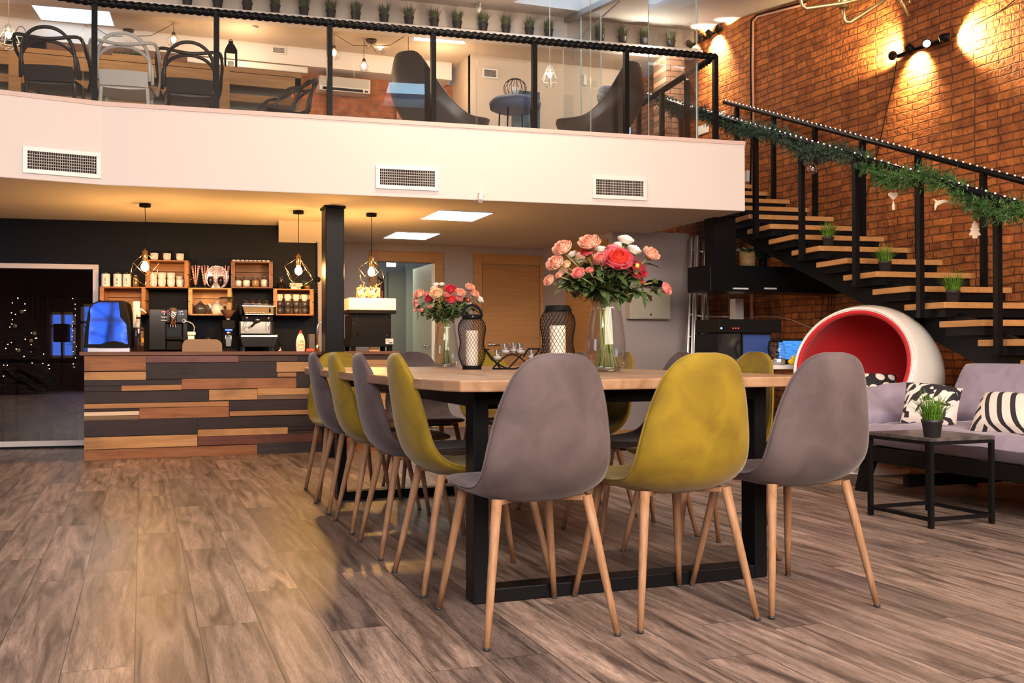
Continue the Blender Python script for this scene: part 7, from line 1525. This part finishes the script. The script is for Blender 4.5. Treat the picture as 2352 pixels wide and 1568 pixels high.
for off, r_, mt, nm in ((0, .008, 'blackm', 'black_cable'), (5, .012, 'copper', 'pipe')): mb = MB(mt); mb.tube([wallpt(1850, 5+off, .02), wallpt(1790, 20+off, .02), wallpt(1740, 33+off, .02), wallpt(1725+off, 45+off, .02), wallpt(1724+off, 150, .02), wallpt(1726+off, 300, .02), wallpt(1723+off, 445, .02)], r_, 8); part(nm, mb, t, world=True)
mb = MB('socket'); a = wallpt(1716, 405, .03); mb.box(a.x-.02, a.x+.02, a.y-.03, a.y+.03, a.z-.06, a.z+.06); single('junction_box', 'small pale junction box on the wall at the top of the stairs', 'junction box', mb, a, world=True)
# ---- brass chandelier at the top edge of the photo
D = 4.3; t = thing('brass_chandelier', 'brass tube chandelier, only its lower arms in view at the top right', 'chandelier', ond(1985, -60, D))
K['brassm'] = mat('satin_brass', (.50, .35, .15), .4, .9); q = lambda x, y, dd=0: ond(x, y, D+dd)
mb = MB('brassm'); mb.tube([q(1836, -60), q(1840, 2), q(1843, 14), q(1852, 20), q(1936, 8), q(2010, -10)], .0075, 10); mb.tube([q(1938, 15, .02), q(1939, 44, .02), q(1943, 51, .02), q(1952, 52, .02), q(2010, 15, .05), q(2050, -12, .1)], .0085, 10); mb.tube([q(2060, -20, .2), q(2086, 38, .2)], .008, 10); mb.tube([q(2088, -2, .15), q(2088, 8, .15)], .006, 8); part('arms', mb, t, world=True)
for x, y, dd in ((1938, 8, .02), (2088, -10, .15)): c = q(x, y, dd); mb = MB('brassm'); mb.lathe([(.021, -.02), (.021, .03)], c, 20); part('lamp_cup', mb, t, world=True)
# ---- things behind the camera that the dark bar window mirrors
rn = random.Random(12); cx_, cy_ = -5.55, -2.3; t = thing('christmas_tree', 'tall decorated Christmas tree, seen mirrored in the dark bar window', 'christmas tree', (cx_, cy_, 0))
K['treeg'] = mat('dark_tree', (.012, .022, .012), .8)
mb = MB('treeg'); mb.tube([(0, 0, 0), (0, 0, 1.9)], .03, 8)
for i in range(900):
    z = .25+1.85*(i/900); r = .72*(1-(z-.2)/2.05); a = rn.random()*6.28; d = Vector((cos(a), sin(a), -.25)); e = d*r*rn.uniform(.8, 1.05); s_ = Vector((-sin(a), cos(a), 0))*.05
    mb.add([(0, 0, z), e+Vector((s_.x, s_.y, z-.02)), e*1.1+Vector((0, 0, z)), e+Vector((-s_.x, -s_.y, z-.02))], [(0, 1, 2, 3)])
part('branches', mb, t); mb = MB(emis('fairy_light', (1, .72, .35), 40))
for i in range(60): z = .3+1.7*rn.random(); r = .74*(1-(z-.2)/2.05); a = rn.random()*6.28; mb.sphere((r*cos(a), r*sin(a), z), .010, 5, 4)
o = part('fairy_lights', mb, t); o['kind'] = 'stuff'
mb = MB('felt'); [mb.sphere(((.74*(1-(z-.2)/2.05))*cos(a), (.74*(1-(z-.2)/2.05))*sin(a), z), .04, 8, 6) for z, a in ((1.7, .9), (1.4, 1.4), (1.1, .6), (.9, 1.2), (.8, 2.0), (1.25, .2))]; part('ornaments', mb, t)
t = thing('loudspeaker', 'black loudspeaker on a pole, mirrored before the blue window', 'speaker', (-5.02, -3.35, 0)); mb = MB('blackm'); mb.box(-.15, .15, -.12, .12, 1.08, 1.48); part('cabinet', mb, t, bv=.03); mb = MB('blackm'); mb.tube([(0, 0, 0), (0, 0, 1.08)], .018, 8); part('pole', mb, t)
for k in range(3): a = 2*pi*k/3; mb = MB('blackm'); mb.tube([(0, 0, .45), (.38*cos(a), .38*sin(a), .01)], .010, 6); part('leg', mb, t)
t = thing('curtain', 'dark brown curtain beside the window behind the camera', 'curtain', (-5.75, -3.9, 0)); mb = MB(mat('brown_curtain', (.05, .03, .025), .9)); mb.grid([[(x_, .04*sin(x_*60), z) for x_ in [-.28+.56*i/40 for i in range(41)]] for z in (.02, 2.1)]); part('cloth', mb, t); mb = MB('blackm'); mb.tube([(-.4, 0, 2.12), (3.2, 0, 2.12)], .012, 6); part('rod', mb, t)
mb = MB(emis('fairy_light_cool', (1, .85, .6), 25))
for x in (-4.95, -4.3, -3.6): 
    for i in range(14): mb.sphere((x+rn.uniform(-.05, .05), -3.96, .5+i*.12+rn.uniform(-.03, .03)), .009, 5, 4)
o = single('string_lights', 'strings of tiny lights hanging before the rear windows', 'string lights', mb, (-4.3, -3.96, .4), world=True); o['kind'] = 'stuff'
# stair rail in the dark room behind the bar window
t = thing('basement_railing', 'black twisted railing descending behind the dark bar window', 'railing', bpt(1.0, -.5))
zr_ = onbar(100, 829, -.25).z; mb = MB('black'); twist(mb, [bpt(fl+.3, -.25, zr_), bpt(fr+.05, -.25, zr_)], .018, .05, .2, 3, 8, .02); part('handrail', mb, t, world=True)
for px in (115, -60): s_ = barx(px, 900, -.25); mb = MB('black'); p = bpt(s_, -.25, 0); mb.box(p.x-.015, p.x+.015, p.y-.015, p.y+.015, 0, zr_); part('post', mb, t, world=True)
for (p0x, p0y, p1x, p1y, of) in ((5, 850, 200, 975, -.6), (38, 848, 200, 942, -.8)):
    a = onbar(p0x, p0y, of); b = onbar(p1x, p1y, of); mb = MB('black'); twist(mb, [a, b], .016, .05, .2, 3, 8, .02); part('sloping_rail', mb, t, world=True)
    for f in (0, .42, .85): c = a.lerp(b, f); mb = MB('black'); mb.box(c.x-.013, c.x+.013, c.y-.013, c.y+.013, 0, c.z); part('post', mb, t, world=True)

# bare tree outside the rear windows
rn = random.Random(21); t = thing('bare_tree', 'bare winter tree outside the rear windows, seen only mirrored', 'tree', (-4.2, -5.6, 0)); K['bark'] = mat('dark_bark', (.02, .016, .014), .9)
mb = MB('bark'); mb.tube([(-.3, 0, 0), (-.2, 0, 1.2), (0, 0, 2.6)], [.07, .05, .02], 7); part('trunk', mb, t); mb = MB('bark')
def twig(a, d, L_, r, n):
    b = a+d*L_; mb.tube([a, a.lerp(b, .5)+Vector((rn.gauss(0, .03), 0, rn.gauss(0, .03)))*L_*2, b], [r, r*.8, r*.5], 4, caps=False)
    if n:
        for _ in range(3): twig(a.lerp(b, rn.uniform(.4, 1)), (d+Vector((rn.gauss(0, .6), rn.gauss(0, .2), rn.gauss(.1, .5)))).normalized(), L_*rn.uniform(.5, .75), r*.6, n-1)
for i in range(9): twig(Vector((-.25+.02*i, 0, .5+.22*i)), Vector((rn.choice((-1, 1))*rn.uniform(.5, 1), 0, rn.uniform(.1, .7))).normalized(), rn.uniform(.5, .9), .018, 4)
part('branches', mb, t)

for px, py, lab in ((1655, 268, 'small white plate on the brick wall at the landing, upper one'), (1616, 297, 'small white plate on the brick wall at the landing, lower one')):
    mb = MB('socket'); a = wallpt(px, py, .012); mb.prism([a+WT*-.10+Vector((0, 0, -.05)), a+WT*.10+Vector((0, 0, -.05)), a+WT*.10+Vector((0, 0, .05)), a+WT*-.10+Vector((0, 0, .05))], WN*.01); single('wall_plate', lab, 'plate', mb, a, world=True)
a = wallpt(1727, 668, .03); mb = MB('copper'); mb.tube([(a.x, a.y, .9), (a.x, a.y, a.z+.1)], .022, 10); single('heating_pipe', 'pinkish vertical pipe on the dark brick wall below the black beam', 'pipe', mb, (a.x, a.y, .9), world=True)
t = thing('loose_cables', 'thin loose cables on the dark brick wall left of the ball chair', 'cable', wallpt(1900, 760, .02)); mb = MB('socket'); mb.tube([wallpt(x, y, .02) for x, y in ((1700, 731), (1745, 727), (1790, 728), (1820, 735), (1850, 748), (1865, 752), (1880, 748))], .003, 5); part('pale_cable', mb, t, world=True)
for px in (1888, 1901, 1909, 1915): mb = MB('blackm'); mb.tube([wallpt(px, 650, .02), wallpt(px+2, 690, .02), wallpt(px-3, 735, .02)], .003, 5); part('dark_cable', mb, t, world=True)
